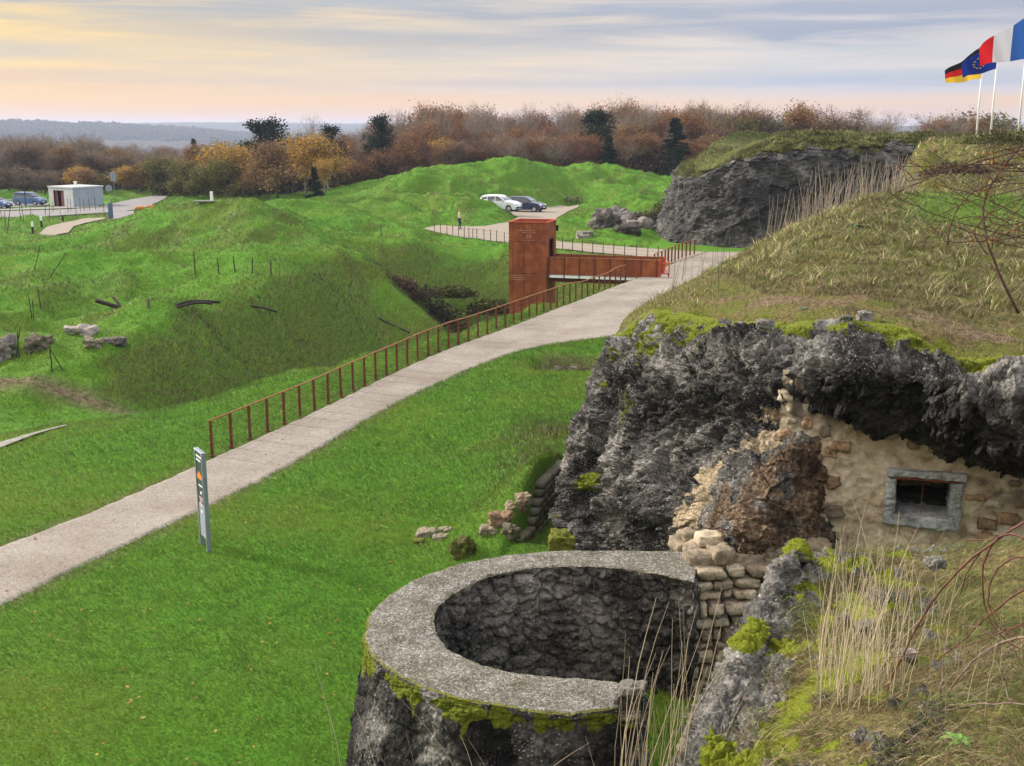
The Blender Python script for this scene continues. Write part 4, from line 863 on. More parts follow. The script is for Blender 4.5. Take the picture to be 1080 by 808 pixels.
mesh('outer_wall', rel(A, tur), gridfaces(n, nz)[:, ::-1], M['rock'], tur, attrs={'moss': mossO, 'dark': .9 * sst(fbm(A * np.array((1.8, 1.8, .8)) + 8, 3), -.45, .15) * sst(2.95 - zz, 0, .2), 'brown': zz * 0, 'tan': zz * 0})
mesh('coping', rel(top.reshape(-1, 3), tur), gridfaces(n, nc), M['coping'], tur, attrs={'moss': np.clip(.85 * np.exp(-((1 - uu) / .05) ** 2) + .55 * np.exp(-(uu / .03) ** 2), 0, 1)})
dI = np.gradient(Ri, axis=0); dI = np.c_[-dI[:, 1], dI[:, 0]]; dI /= np.linalg.norm(dI, axis=1)[:, None]; dI *= -np.sign(((Ri - cen) * dI).sum(1))[:, None]
topi = top[:, 0, 2]; nz = 150
A, Dd, zz = side(Ri, dI, [3.0, 2.9, 1.9, 0.9], [0.0, -.005, -.03, -.05], 2, 1, nz)
A[:, 2] = np.where(zz > 2.99, np.repeat(topi, nz), np.minimum(A[:, 2], np.repeat(topi, nz) - .002 - (3 - zz) * .2))
dd_ = np.c_[Dd, np.zeros(len(Dd))]; w1, w2, wi = worley(A * np.array((3.6, 3.6, 5.2)) + fbm(A * 2, 2)[:, None] * .5 + 9, 4)
hh = (shards(A, 5, 8) * .045 + shards(A, 12, 9) * .02 + fbm(A * 1.8, 3) * .06 + np.minimum(w2 - w1, .25) * .24 - .06 + (wi - .5) * .06 + fbm(A * 10, 4, .6) * .035) * sst(3.0 - zz, 0, .12)
A = A + dd_ * hh[:, None]
m_in = rockmat('damp_rubble_lining', 1.0, ((0.03,0.027,0.026),(0.19,0.172,0.16),(0.46,0.42,0.38)), 0.25)
mesh('inner_wall', rel(A, tur), gridfaces(n, nz), m_in, tur, attrs={'moss': .42 * np.exp(-((zz - 2.93) / .07) ** 2), 'dark': 0.35 * sst(zz, 2.1, 2.7), 'brown': .35 * sst(2.0 - zz, 0, .5), 'tan': zz * 0 + .22 * sst(2.0 - zz, 0, .4)})
# broken end faces of the wall
for k, (i_, nm) in enumerate(((0, 'broken_end'), (n - 1, 'broken_end'))):
    a_, b_ = Ri[i_], Ro[i_]; g1_ = np.linspace(0, 1, 50); g2_ = np.linspace(0, 1, 140); G1, G2 = np.meshgrid(g1_, g2_, indexing='ij')
    tp = np.interp(g1_, np.linspace(0, 1, nc), top[i_, :, 2]); bo = np.interp(G2.ravel(), [0, 1], [0, .45])
    od = np.interp(G2.ravel(), [0, 1], [0, 1.0])[:, None] * (G1.ravel()[:, None]) * dO[i_] * .45
    Q = np.c_[a_ * (1 - G1.ravel()[:, None]) + b_ * G1.ravel()[:, None] + od, np.repeat(tp, 140) * (1 - G2.ravel()) + 0.0 * G2.ravel()]
    tdir = (Ri[1] - Ri[0]) if i_ == 0 else (Ri[-2] - Ri[-1]); tdir = -tdir / np.linalg.norm(tdir)
    am_ = sst(np.minimum(G1, 1 - G1).ravel(), 0, .1) * sst(G2.ravel(), 0, .05)
    Q = Q + np.c_[np.tile(tdir, (len(Q), 1)), np.zeros(len(Q))] * ((fbm(Q * 3, 4) * .10 + np.minimum(worley(Q * 3)[1] - worley(Q * 3)[0], .3) * .25) * am_)[:, None]
    mesh(nm, rel(Q, tur), gridfaces(50, 140), M['rock'], tur, attrs={'moss': G1.ravel() * 0 + .1, 'dark': G1.ravel() * 0 + .15, 'brown': G1.ravel() * 0 + .2, 'tan': G1.ravel() * 0})

# ================================================================ NEAR BANK (lower right, where the photographer stands)
def nb(p): return D(*p)
rowsB = [
 [(5.0,13.3,1.0)] * 0 + [np.array(p, float) for p in [(1.6,12.6,-.5),(2.1,12.3,.6),(2.5,12.0,2.0),(3.0,12.2,2.9),(3.6,12.5,3.1),(4.6,12.8,3.3),(5.6,12.6,3.5),(7.2,12.4,3.8),(9.0,12,4)]],
 [np.array((1.3,10.9,-.4)), np.array((1.9,10.4,1.2))] + [nb(p) for p in [(826,612,9.6),(850,597,9.9),(880,587,10.2),(930,582,10.5),(1000,583,10.5),(1080,572,10.3),(1200,560,10)]],
 [np.array((1.05,9.6,-.3)), np.array((1.55,9.2,1.6))] + [nb(p) for p in [(796,655,8.7),(830,640,8.7),(868,633,8.7),(930,628,8.8),(1000,626,8.7),(1080,620,8.4),(1200,612,8.2)]],
 [np.array((.95,8.6,-.2)), np.array((1.3,8.3,2.0))] + [nb(p) for p in [(772,700,7.9),(810,690,7.8),(856,684,7.7),(925,680,7.6),(1000,678,7.4),(1080,674,7.1),(1200,670,6.9)]],
 [np.array((.8,7.7,.0)), np.array((1.1,7.5,2.6))] + [nb(p) for p in [(747,752,7.2),(790,744,7.0),(840,738,6.8),(910,735,6.5),(990,733,6.2),(1080,730,5.9),(1200,728,5.6)]],
 [np.array((.65,6.9,.2)), np.array((.9,6.8,3.0))] + [nb(p) for p in [(727,808,6.6),(775,805,6.3),(830,803,6.0),(900,803,5.6),(980,800,5.3),(1080,798,5.0),(1200,795,4.7)]],
 [np.array((.2,6.2,.4)), np.array((.5,6.0,3.0))] + [nb(p) for p in [(700,900,5.9),(760,895,5.5),(820,890,5.1),(890,890,4.8),(980,890,4.5),(1080,890,4.2),(1250,890,4.0)]],
 [np.array(p, float) for p in [(-3.5,5.2,.6),(-2.0,5.0,3.6),(-.4,4.6,4.4),(.3,4.3,4.8),(.8,4.1,5.1),(1.3,4.0,5.4),(1.8,3.8,5.7),(2.5,3.6,6.0),(4.0,3.4,6.3)]],
 [np.array(p, float) for p in [(-6.5,2.5,.6),(-4.0,2.3,4.6),(-2.2,1.2,6.2),(-1,1,6.6),(0,.8,6.8),(1,.6,6.85),(2,.5,6.9),(3.4,.4,7.0),(6,.4,7.1)]],
 [np.array(p, float) for p in [(-6.5,-3,.6),(-4.0,-3,4.8),(-2.2,-3,6.4),(-1,-3,6.8),(0,-3,6.9),(1,-3,7),(2,-3,7),(3.4,-3,7.1),(6,-3,7.2)]],
]
rowsB = [[np.asarray(q_, float) for q_ in r_] for r_ in rowsB]
for r_ in rowsB: r_.append(r_[-1] + np.array((5.0, .2, .35)))
NU, NV = 780, 720
S = loft(rowsB, NU, NV); Nf = gnormals(S).reshape(-1, 3); P = S.reshape(-1, 3)
U = np.tile(np.linspace(0, 9, NU), NV); V_ = np.repeat(np.linspace(0, 9, NV), NU)
if (Nf[:, 2] * (U > 3)).mean() < 0: Nf = -Nf
w1, w2, wi = worley(P * 5.2 + fbm(P * 5, 2)[:, None] * .3, 5); w3, w4, wj = worley(P * 14, 6)
rk = shards(P, 4, 11) * .07 + shards(P, 11, 12) * .04 + fbm(P * 1.5, 3) * .12 + np.minimum(w2 - w1, .22) * .20 + (wi - .5) * .07 + np.minimum(w4 - w3, .3) * .075 + (wj - .5) * .03 + fbm(P * 20, 3, .6) * .02
er = fbm(P * 1.3 + 4, 3) * .07 + fbm(P * 6, 4, .6) * .035
rockm = 1 - sst(U + 0.9 * fbm(P * 1.1 + 2, 3), 3.2, 4.6)
rockm = np.maximum(rockm, sst(fbm(P * 1.7 + 21, 3), .10, .24) * (1 - sst(U, 5.5, 7)))
d = rk * rockm + er * (1 - rockm); nm = fbm(P * 2.6 + 31, 3)
moss = (.30 + .9 * sst(nm, -0.05, 0.3)) * sst(fbm(P * 1.2 + 61, 2) + .5 * nm, -.12, .14) * sst(U, 1.9, 2.5) * (1 - .7 * sst(U, 4.8, 6.6))
moss = np.maximum(moss, 1.1 * np.exp(-(((U - 2.55) / .55) ** 2 + ((V_ - 1.15) / .22) ** 2)))
moss = np.maximum(moss, 1.1 * np.exp(-(((U - 2.4) / .35) ** 2 + ((V_ - 2.9) / .4) ** 2)))
cush = sst(moss, .45, .8); d = d * (1 - .25 * cush) + cush * (.018 + .02 * fbm(P * 9, 2))
P = P + Nf * d[:, None]
# material: rock aggregate blended with earth and dead grass litter
m = M['bankrock'].copy(); m.name = 'mossy_rubble_bank'; t = m.node_tree; b = t.nodes['Principled BSDF']; v = coords(t)
src = b.inputs['Base Color'].links[0].from_socket
er_ = ramp(t, noise(t, v, 13, 8, .74), [(0.28, (0.03, 0.022, 0.010)), (0.45, (0.12, 0.085, 0.042)), (0.58, (0.19, 0.17, 0.05)), (0.72, (0.36, 0.28, 0.17))])
c = mixc(t, ramp(t, mth(t, 'ADD', attr(t, 'earth'), mth(t, 'MULTIPLY_ADD', noise(t, v, 8, 6, .7), .8, -.4)), [(.42, (0,0,0)), (.58, (1,1,1))]), src, er_)
mo = ramp(t, noise(t, v, 40, 6, 0.75), [(0.3, (0.05, 0.065, 0.006)), (0.5, (0.17, 0.20, 0.012)), (0.7, (0.22, 0.235, 0.025))])
c = mixc(t, ramp(t, mth(t, 'ADD', attr(t, 'moss'), mth(t, 'MULTIPLY_ADD', noise(t, v, 9, 6, .7), .9, -.45)), [(.48, (0,0,0)), (.56, (1,1,1))]), c, mo)
t.links.new(c, b.inputs['Base Color'])
o = mesh('rubble_bank', P, gridfaces(NV, NU), m, attrs={'moss': moss, 'earth': 1 - rockm, 'dark': U * 0, 'brown': .35 * sst(fbm(P * 2 + 50, 3), 0, .3), 'tan': U * 0 + .05}); tag(o, kind='structure')
bankP, bankN, bankU, bankV, bankMoss = P, Nf, U, V_, moss

# ================================================================ BIG RUINED FORT WALL (middle distance)
ruin = empty('fort_wall', (18, 90, 0), label='massive weathered fort wall of grey stone with turf growing over its top', cat='ruin')
prof = [(-.6,1.35),(0,1.25),(1.2,.95),(3.2,.55),(5.0,.25),(6.2,.05),(6.9,-.25),(7.4,-.9),(7.8,-2.0),(8.2,-3.6)]
plan = [(21,112),(16.2,106),(14.1,98),(13.4,92),(14.0,88.2),(15.8,85.7),(18.3,84.5),(21,84),(25,84.4),(29,85.2),(34,86),(40,87)]
pl = resample(plan, 620); dn = np.gradient(pl, axis=0); dn = np.c_[-dn[:, 1], dn[:, 0]]; dn /= np.linalg.norm(dn, axis=1)[:, None]
dn *= np.sign(((pl - np.array((24, 100))) * dn).sum(1))[:, None]
pr = resample(prof, 330)
TX, TV = [12.5, 14, 15.5, 17.5, 19.5, 22, 25, 30, 40], [-3.2, -2.7, -1.7, -.7, .0, .35, .25, .1, 0]
topv = np.interp(pl[:, 0], TX, TV)
topv = np.where(pl[:, 1] > 95, np.interp(pl[:, 1], [95, 100, 112], [-2.9, -2.4, -1.2]), topv)
k = np.clip(pr[:, 0] / 8.2, 0, 1)
Zr = pr[None, :, 0] + topv[:, None] * k[None, :] ** 2.0
P = np.concatenate([pl[:, None] + dn[:, None] * pr[None, :, 1:2], Zr[:, :, None]], 2).reshape(-1, 3); Nf = np.repeat(np.c_[dn, np.zeros(len(dn))], len(pr), 0)
tt = np.tile(k, len(pl))
w1, w2, wi = worley(P * np.array((2.3, 2.3, 3.0)) + fbm(P * 1.5, 2)[:, None] * .4, 8)
d = fbm(P * .35, 3) * .6 + fbm(P * 1.2, 4) * .22 + shards(P, .9, 14) * .22 + shards(P, 2.4, 15) * .15 + np.minimum(w2 - w1, .15) * .25 + fbm(P * 4, 4, .65) * .14
d += .5 * sst(tt, .72, .8) * fbm(P * np.array((.8, .8, 1.6)) + 4, 3) 
P = P + Nf * d[:, None]; P[:, 2] += sst(tt, .8, 1) * fbm(P * .5 + 9, 3) * .5
grassy = sst(tt + .14 * fbm(P * .6 + 2, 3), .83, .90) 
m = M['rockfar'].copy(); m.name = 'fort_wall_stone_and_turf'; t = m.node_tree; b = t.nodes['Principled BSDF']; v = coords(t)
src = b.inputs['Base Color'].links[0].from_socket
lin = mixc(t, mth(t, 'MULTIPLY', ramp(t, noise(t, coords(t, (1, 1, .5)), 1.4, 8, .75), [(.42, (1,1,1)), (.55, (0,0,0))]), .6), src, (0.05, 0.048, 0.052))
gr = ramp(t, noise(t, v, 3.5, 7, .75), [(.3, (.018,.02,.006)), (.48, (.07,.075,.018)), (.62, (.13,.15,.03)), (.75, (.19,.17,.07))])
c = mixc(t, ramp(t, mth(t, 'ADD', attr(t, 'turf'), mth(t, 'MULTIPLY_ADD', noise(t, v, 2, 6, .7), 1.0, -.5)), [(.42, (0,0,0)), (.56, (1,1,1))]), lin, gr); t.links.new(c, b.inputs['Base Color'])
grassyP, grassyP_turf = P, grassy
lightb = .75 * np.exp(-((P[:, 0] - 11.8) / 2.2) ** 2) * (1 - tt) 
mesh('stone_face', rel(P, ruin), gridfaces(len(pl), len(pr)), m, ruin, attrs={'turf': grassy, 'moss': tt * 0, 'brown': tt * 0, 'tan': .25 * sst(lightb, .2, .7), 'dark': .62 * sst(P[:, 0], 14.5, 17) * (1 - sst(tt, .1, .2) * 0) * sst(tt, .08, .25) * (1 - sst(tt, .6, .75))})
topA = resample(np.array(plan), 300); inner = np.array((26, 110))
u = np.linspace(0, 1, 120)[None, :, None]; nn_ = np.gradient(topA, axis=0); nn_ = np.c_[-nn_[:, 1], nn_[:, 0]]; nn_ /= np.linalg.norm(nn_, axis=1)[:, None]; nn_ *= np.sign(((topA - np.array((24, 100))) * nn_).sum(1))[:, None]
st_ = topA - nn_ * 1.6; Pt = st_[:, None] * (1 - u) + np.array([(30., 118.)])[:, None] * u; tv = np.interp(st_[:, 0], TX, TV)
uu = np.tile(np.linspace(0, 1, 120), 300); zz = 7.3 + np.repeat(tv, 120) * (1 - uu) + .9 * sst(uu, 0, .12) * (1 - sst(uu, .15, .9) * .55); P = Pt.reshape(-1, 2)
zz = zz + .25 * fbm(np.c_[P * .5, P[:, :1] * 0], 3) + .06 * fbm(np.c_[P * 2.5, P[:, :1] * 0], 2)
topP_ = np.c_[P, zz]
mesh('turf_top', rel(np.c_[P, zz], ruin), gridfaces(300, 120), m, ruin, attrs={'turf': uu * 0 + 1, 'moss': uu * 0, 'brown': uu * 0, 'tan': uu * 0, 'dark': uu * 0})

# ================================================================ helpers for blades and stalks
def ribbons(base, h, wdt, lean, bend, face, segs=1):
    """base (n,3); lean (n,2) horizontal tip offset; ribbons ending in a point. returns V,F list, verts per ribbon"""
    n = len(base); face = np.asarray(face); sx, sy = np.cos(face) * wdt / 2, np.sin(face) * wdt / 2
    if segs == 1:
        V = np.empty((n, 3, 3)); V[:, 0] = base; V[:, 1] = base; V[:, 0, 0] -= sx; V[:, 0, 1] -= sy; V[:, 1, 0] += sx; V[:, 1, 1] += sy
        V[:, 2] = base; V[:, 2, :2] += lean; V[:, 2, 2] += h
        return V.reshape(-1, 3), np.arange(n * 3).reshape(-1, 3), 3
    k = segs * 2 + 1; V = np.empty((n, k, 3)); quads = []; 
    for s_ in range(segs):
        f = s_ / segs; c = base.copy(); c[:, :2] += lean * (f ** bend)[..., None] if np.ndim(bend) else lean * f ** bend; c[:, 2] += h * (f - .12 * f * f)
        wf = 1 - .55 * f
        V[:, 2*s_] = c; V[:, 2*s_+1] = c; V[:, 2*s_, 0] -= sx * wf; V[:, 2*s_, 1] -= sy * wf; V[:, 2*s_+1, 0] += sx * wf; V[:, 2*s_+1, 1] += sy * wf
    c = base.copy(); c[:, :2] += lean; c[:, 2] += h * .88; V[:, -1] = c
    o_ = np.arange(n)[:, None] * k
    Q = [np.concatenate([o_ + 2*s_, o_ + 2*s_+1, o_ + 2*s_+3, o_ + 2*s_+2], 1) for s_ in range(segs - 1)]
    T = np.concatenate([o_ + 2*segs-2, o_ + 2*segs-1, o_ + 2*segs], 1)
    return V.reshape(-1, 3), [np.concatenate(Q), T], k
def surf_n(f_, x, y, e=.25):
    a = (f_(x + e, y, False) - f_(x - e, y, False)) / (2 * e); b_ = (f_(x, y + e, False) - f_(x, y - e, False)) / (2 * e); n_ = np.stack([-a, -b_, np.ones_like(a)], 1); return n_ / np.linalg.norm(n_, axis=1)[:, None]
def blade_mesh(name, base, h, wdt, lean, cols, segs=1, bend=1.6, mat='blade', rs=None, parent=None, gn=None):
    rs = rs or np.random.default_rng(1); V, F_, k = ribbons(base, h, wdt, lean, bend, rs.uniform(-.9, .9, len(base)), segs)
    sh = np.ones(k)
    return mesh(name, V, F_, M[mat], parent, smooth=False, attrs={'col': np.repeat(cols, k, 0), **({'gn': np.repeat(gn, k, 0)} if gn is not None else {})})
def polar_samples(n, a0, a1, r0, r1, power, rs):
    a = np.radians(rs.uniform(a0, a1, n)); u = rs.random(n); q = 2 - power          # density per area ~ r^-power
    r = (r0 ** q + u * (r1 ** q - r0 ** q)) ** (1 / q) if abs(q) > 1e-6 else r0 * (r1 / r0) ** u
    return r * np.sin(a), r * np.cos(a), r
def grass_cols(x, y, dryv, rs, bright=1.0):
    n = len(x); Z = x * 0
    b1 = sst(fbm(np.stack([x / 5.5, y / 5.5, Z], 1), 3), -.15, .4); b2 = sst(fbm(np.stack([x / .8, y / .8, Z + 9], 1), 3), -.35, .4)
    A = np.array((.095, .24, .018)); B = np.array((.185, .42, .030)); Y = np.array((.34, .41, .05)); Dr = np.array((.115, .10, .038)); S_ = np.array((.30, .25, .13))
    r = rs.random(n)[:, None]; c = A * (1 - r) + B * r; c = c * (.75 + .5 * b2[:, None]); m_ = np.clip(b1 * .65 + .22 * rs.random(n) ** 2, 0, 1)[:, None]; c = c * (1 - m_) + Y * m_
    m_ = (rs.random(n) < dryv * .85)[:, None]; dd = np.where(rs.random(n)[:, None] < .25, S_, Dr * (.5 + r)); c = np.where(m_, dd, c)
    return c * bright
rs = np.random.default_rng(21)
# lawn this side of the ditch
n = 620000; x, y, r = polar_samples(n, -28, 12, 11.5, 62, 1.55, rs)
s = y - np.interp(x, lipx, lipy)
ok = ~inpoly(x, y, pathIn) & (s < 1.5) & ~inpoly(x, y, np.concatenate([ringOut, innerPoly[len(ringIn):]])) & ~((x > 2.9) & (y < 20)) & ~((x > .9) & (y < 24.6) & (y > 15) & (x > np.interp(y, [15, 19, 22, 24.6], [3, 1.2, 1.9, 3])))
ok &= ~((((x - 2.15) / 1.1) ** 2 + ((y - 41) / .85) ** 2) < 1)
x, y, r = x[ok], y[ok], r[ok]; z = H(x, y); dv = dry_shaded(x, y)
hh = (.050 + .045 * rs.random(len(x))) * (r / 20) ** .45 * (1 + .9 * dv); cl = sst(fbm(np.stack([x / .38, y / .24, x * 0], 1), 3), -.3, .45); hh *= .65 + .8 * cl
ln = np.stack([-.030 + rs.normal(0, .022, len(x)), -.018 + rs.normal(0, .022, len(x))], 1) * (r / 20)[:, None] ** .5
o = blade_mesh('lawn_grass', np.stack([x, y, z - .01], 1), hh, .009 * (r / 16) ** .9, ln, grass_cols(x, y, dv, rs) * (.58 + .72 * cl)[:, None], 1, rs=rs, gn=surf_n(H, x, y)); tag(o, 'short bright green lawn grass either side of the pale footpath', 'grass', kind='stuff')
# shell-churned ground beyond
n = 460000; x, y, r = polar_samples(n, -28, 16, 33, 165, 1.75, rs)
s = y - np.interp(x, lipx, lipy); allmade = raster([pathPoly, branchPoly, roadPoly, lotPoly, lot2Poly, sidePoly, greyPoly, contPoly, slabPoly], 0)
ok = (s > 0.3) & (rsamp(allmade, x, y) < .3) & ~((x > 10) & (y > 84) & (y < 112) & (x > 12))
x, y, r = x[ok], y[ok], r[ok]; z = H(x, y); dv = dry_shaded(x, y)
cl = sst(fbm(np.stack([x / 1.1, y / .8, x * 0], 1), 3), -.35, .45)
hh = (.06 + .07 * rs.random(len(x))) * (r / 50) ** .35 * (.6 + .9 * cl) * (1 + .9 * dv)
ln = np.stack([.05 + rs.normal(0, .05, len(x)), -.05 + rs.normal(0, .05, len(x))], 1)
o = blade_mesh('rough_grass', np.stack([x, y, z - .02], 1), hh, .021 * (r / 40), ln, grass_cols(x, y, dv, rs) * (.55 + .75 * cl)[:, None], 1, rs=rs, gn=surf_n(H, x, y)); tag(o, 'rough green grass over the shell-cratered mounds beyond the ditch', 'grass', kind='stuff')
# grass in the gap of the parapet
n = 14000; x, y = rs.uniform(1.2, 3.6, n), rs.uniform(9.4, 13.6, n); ok = inpoly(x, y, innerPoly); x, y = x[ok], y[ok]; z = H(x, y); nn = len(x)
o = blade_mesh('gap_grass', np.stack([x, y, z - .01], 1), rs.uniform(.04, .16, nn), rs.uniform(.004, .009, nn), rs.normal(0, .04, (nn, 2)), grass_cols(x, y, x * 0 + .08, rs), 2, rs=rs, gn=np.tile((0, 0, 1.), (nn, 1))); tag(o, 'rank green grass growing in the broken gap of the round parapet', 'grass', kind='stuff')
# fallen leaves on the lawn
n = 900; x, y, r = polar_samples(n, -26, 8, 13, 60, 1.2, rs); ok = ~((x > .6) & (y < 24)); x, y = x[ok], y[ok]; z = H(x, y); nn = len(x); a = rs.uniform(0, 6.28, nn); s_ = rs.uniform(.025, .05, nn); q = rs.uniform(-.3, .3, (nn, 2)) * s_[:, None]
V = np.stack([np.stack([x + np.cos(a + k) * s_ * f_, y + np.sin(a + k) * s_ * f_, z + .055 + (q[:, 0] if k else q[:, 1])], 1) for k, f_ in ((0, 1), (1.57, .6), (3.14, 1), (4.71, .6))], 1).reshape(-1, 3)
o = mesh('fallen_leaves', V, np.arange(nn * 4).reshape(-1, 4), M['leaf'], smooth=False, attrs={'col': np.repeat(np.array([(.30,.17,.05),(.22,.11,.04),(.38,.26,.08),(.16,.10,.05)])[rs.integers(4, size=nn)], 4, 0)}); tag(o, 'scattered brown and yellow fallen leaves on the lawn and footpath', 'leaves', kind='stuff')
# fort bank: long straw-coloured and olive grass
n = 380000; x, y, r = polar_samples(n, 3, 27, 12.5, 102, 1.35, rs); d0 = y - rimY(x)
z = HM(x, y); ok = (d0 > 0.02) & (z > -.8) & (x > np.interp(y, [18,20.6,22.6,25.5,26.5,34,38,42,60,85,105], [1.8,1.85,2.3,3.3,2.0,5,9,13.4,19.5,27.5,34]))
ln_ = sst(y, 25, 31) * (1 - sst(y, 38, 43)) * sst(x - y * 0.345, -0.3, 0.9); so_ = np.exp(-((d0 - 1.7 - 0.6 * perlin(np.stack([x / 1.1, y / 1.1, x * 0], 1))) / 0.95) ** 2) * sst(x, 2.6, 4)
ok &= rs.random(n) > np.clip(1.15 - d0 / .9, 0, .93) * 1.0; ok &= rs.random(n) > so_ * .82; ok &= ~((x < 4.3) & (rs.random(n) < .75))
x, y, z, r, ln_ = x[ok], y[ok], z[ok], r[ok], ln_[ok]; nn = len(x)
cl = sst(fbm(np.stack([x / .55, y / .55, x * 0 + 2], 1), 3), -.35, .45); hh = (.09 + .17 * rs.random(nn)) * (.4 + 1.2 * cl) * (1 - .45 * ln_) * (r / 18) ** .25
q = rs.random(nn)[:, None]; oliv = sst(fbm(np.stack([x / 1.4, y / 1.4, x * 0 + 6], 1), 3), -.2, .3)[:, None]
c = np.where(rs.random(nn)[:, None] < .42 - .25 * oliv, np.array((.56,.46,.27)) * (.5 + .8 * q), np.array((.16,.19,.045)) * (.55 + 1.0 * q)); c = np.where(rs.random(nn)[:, None] < .16, np.array((.10,.065,.03)), c)
d0k = (y - rimY(x)); bq = (rs.random(nn) < .62 * np.exp(-(d0k / 4.5) ** 2) + .25 * oliv[:, 0])[:, None]; c = np.where(bq, np.array((.20,.135,.075)) * (.35 + 1.0 * q), c)
c = np.where((rs.random(nn) < ln_)[:, None], np.array((.15,.24,.035)) * (.6 + .8 * q), c)
CS = .26
cell = np.floor(np.stack([x, y], 1) / CS + .55 * perlin(np.stack([x * 9, y * 9, x * 0], 1))[:, None]); hsh = (np.abs(np.sin(cell[:, 0] * 12.9898 + cell[:, 1] * 78.233)) * 43758.5453) % 1.0; cc_ = (cell + .5) * CS
tuft = (hsh < .62); away = np.stack([x, y], 1) - cc_; away /= np.linalg.norm(away, axis=1)[:, None] + 1e-4; L = hh * rs.uniform(.3, 1.0, nn); th = rs.uniform(0, 6.283, nn)
ln = np.where(tuft[:, None], away * L[:, None], np.stack([np.sin(th), np.cos(th)], 1) * L[:, None] * 1.3) + np.stack([.10 * hh, -.25 * hh], 1); hh = hh * np.where(tuft, .5 + .55 * hsh / .62, .40); c = c * np.where(tuft, .8 + .55 * (hsh * 7 % 1), .62)[:, None]
o = blade_mesh('bank_grass', np.stack([x, y, z - .01], 1), hh * .85, .0075 * (r / 15), ln, c * (.6 + .75 * cl)[:, None], 2, rs=rs, gn=surf_n(HM, x, y)); tag(o, 'tangled straw and olive grass over the earth bank above the dark concrete', 'grass', kind='stuff')
# near bank litter, grass
vis = np.where((bankU > 2.6) & (bankU < 8.35) & (bankV > .8) & (bankV < 6.6) & (bankMoss < .75))[0]
pw_ = sst(bankU[vis] + 1.0 * fbm(bankP[vis] * 1.1 + 2, 3), 3.0, 4.6) + .04; pk = rs.choice(vis, 60000, p=pw_ / pw_.sum()); B = bankP[pk] + rs.normal(0, .008, (len(pk), 3)); nn = len(B)
cl = sst(fbm(B * 2.2 + 3, 3), -.3, .4); q = rs.random(nn)[:, None]; gz = sst(fbm(B * .9 + 14, 3) + .12 * (B[:, :1].ravel() - 3), -.05, .35)[:, None]
c = np.where(rs.random(nn)[:, None] < .60 - .42 * gz, np.array((.56,.44,.27)) * (.35 + .8 * q), np.array((.15,.22,.045)) * (.5 + 1.1 * q)); c = np.where(rs.random(nn)[:, None] < .17, np.array((.13,.075,.04)), c)
hh = (.03 + .085 * rs.random(nn)) * (.4 + 1.3 * cl); th = rs.uniform(-1.6, 1.9, nn); L = hh * rs.uniform(.5, 2.2, nn)
o = blade_mesh('bank_litter', B, hh, rs.uniform(.002, .005, nn), np.stack([np.sin(th) * L, -np.cos(th) * L], 1), c, 2, rs=rs, gn=bankN[pk] * np.sign(bankN[pk, 2:3])); tag(o, 'dead straw, short green blades and litter on the mossy rubble bank', 'ground cover', kind='stuff')

# ragged turf hanging over the top of the fort wall
gi = np.where((grassyP_turf > .55))[0]; pk = rs.choice(gi, 26000); B = grassyP[pk] + rs.normal(0, .06, (26000, 3)); near_ = topP_[(topP_[:, 1] < 104)]; B[:9000] = near_[rs.choice(len(near_), 9000)] + np.c_[rs.normal(0, .15, (9000, 2)), np.full(9000, -.03)]; q = rs.random(26000)[:, None]; hh = rs.uniform(.06, .30, 26000)
c = np.where(rs.random(26000)[:, None] < .35, np.array((.38,.33,.17)) * (.4 + q), np.array((.17,.19,.04)) * (.4 + 1.1 * q)); c = c * (.45 + .9 * sst(fbm(B * .8, 3), -.3, .3))[:, None]
o = blade_mesh('turf_fringe', B - np.array(ruin.location), hh, np.full(26000, .045), rs.normal(0, .12, (26000, 2)) + np.array((-.05, -.12)), c, 1, rs=rs, gn=np.tile((-.2, -.4, .9), (26000, 1)), parent=ruin); o['kind'] = 'stuff'
# ================================================================ dry stalks
def stalks(name, bases, hts, wd, leans, cols, label, cat='grass', group=None, thick=None, heads=True, kind=None, parent=None, rs=rs):
    mb_v, mb_f, cc = [], [], []; n0 = 0
    for b0, h_, l_, c_, w_ in zip(bases, hts, leans, cols, np.broadcast_to(wd, (len(bases),))):
        k = 7; f = np.linspace(0, 1, k); wob_ = np.cumsum(rs.normal(0, .006 * h_, (k, 2)), 0)
        pts = np.stack([b0[0] + l_[0] * f ** 1.7 + wob_[:, 0], b0[1] + l_[1] * f ** 1.7 + wob_[:, 1], b0[2] + h_ * (f - .06 * f * f)], 1); rad = w_ * (1 - .7 * f)
        for i in range(k):
            for a in range(3): mb_v.append(pts[i] + rad[i] * np.array((math.cos(a * 2.094), math.sin(a * 2.094), 0)))
            if i < k - 1:
                for a in range(3): mb_f.append((n0 + i*3 + a, n0 + i*3 + (a+1) % 3, n0 + (i+1)*3 + (a+1) % 3, n0 + (i+1)*3 + a))
        cc += [c_] * (k * 3); n0 += k * 3
    o = mesh(name, np.array(mb_v), np.array(mb_f), M['dryblade'], parent, smooth=True, attrs={'col': np.array(cc)}); 
    if label: tag(o, label, cat, group, kind)
    return o
def strawc(n, lo=.6, hi=1.3, base=(.44,.36,.23)): return np.array(base)[None] * rs.uniform(lo, hi, (n, 1)) * np.array([1, 1, 1])
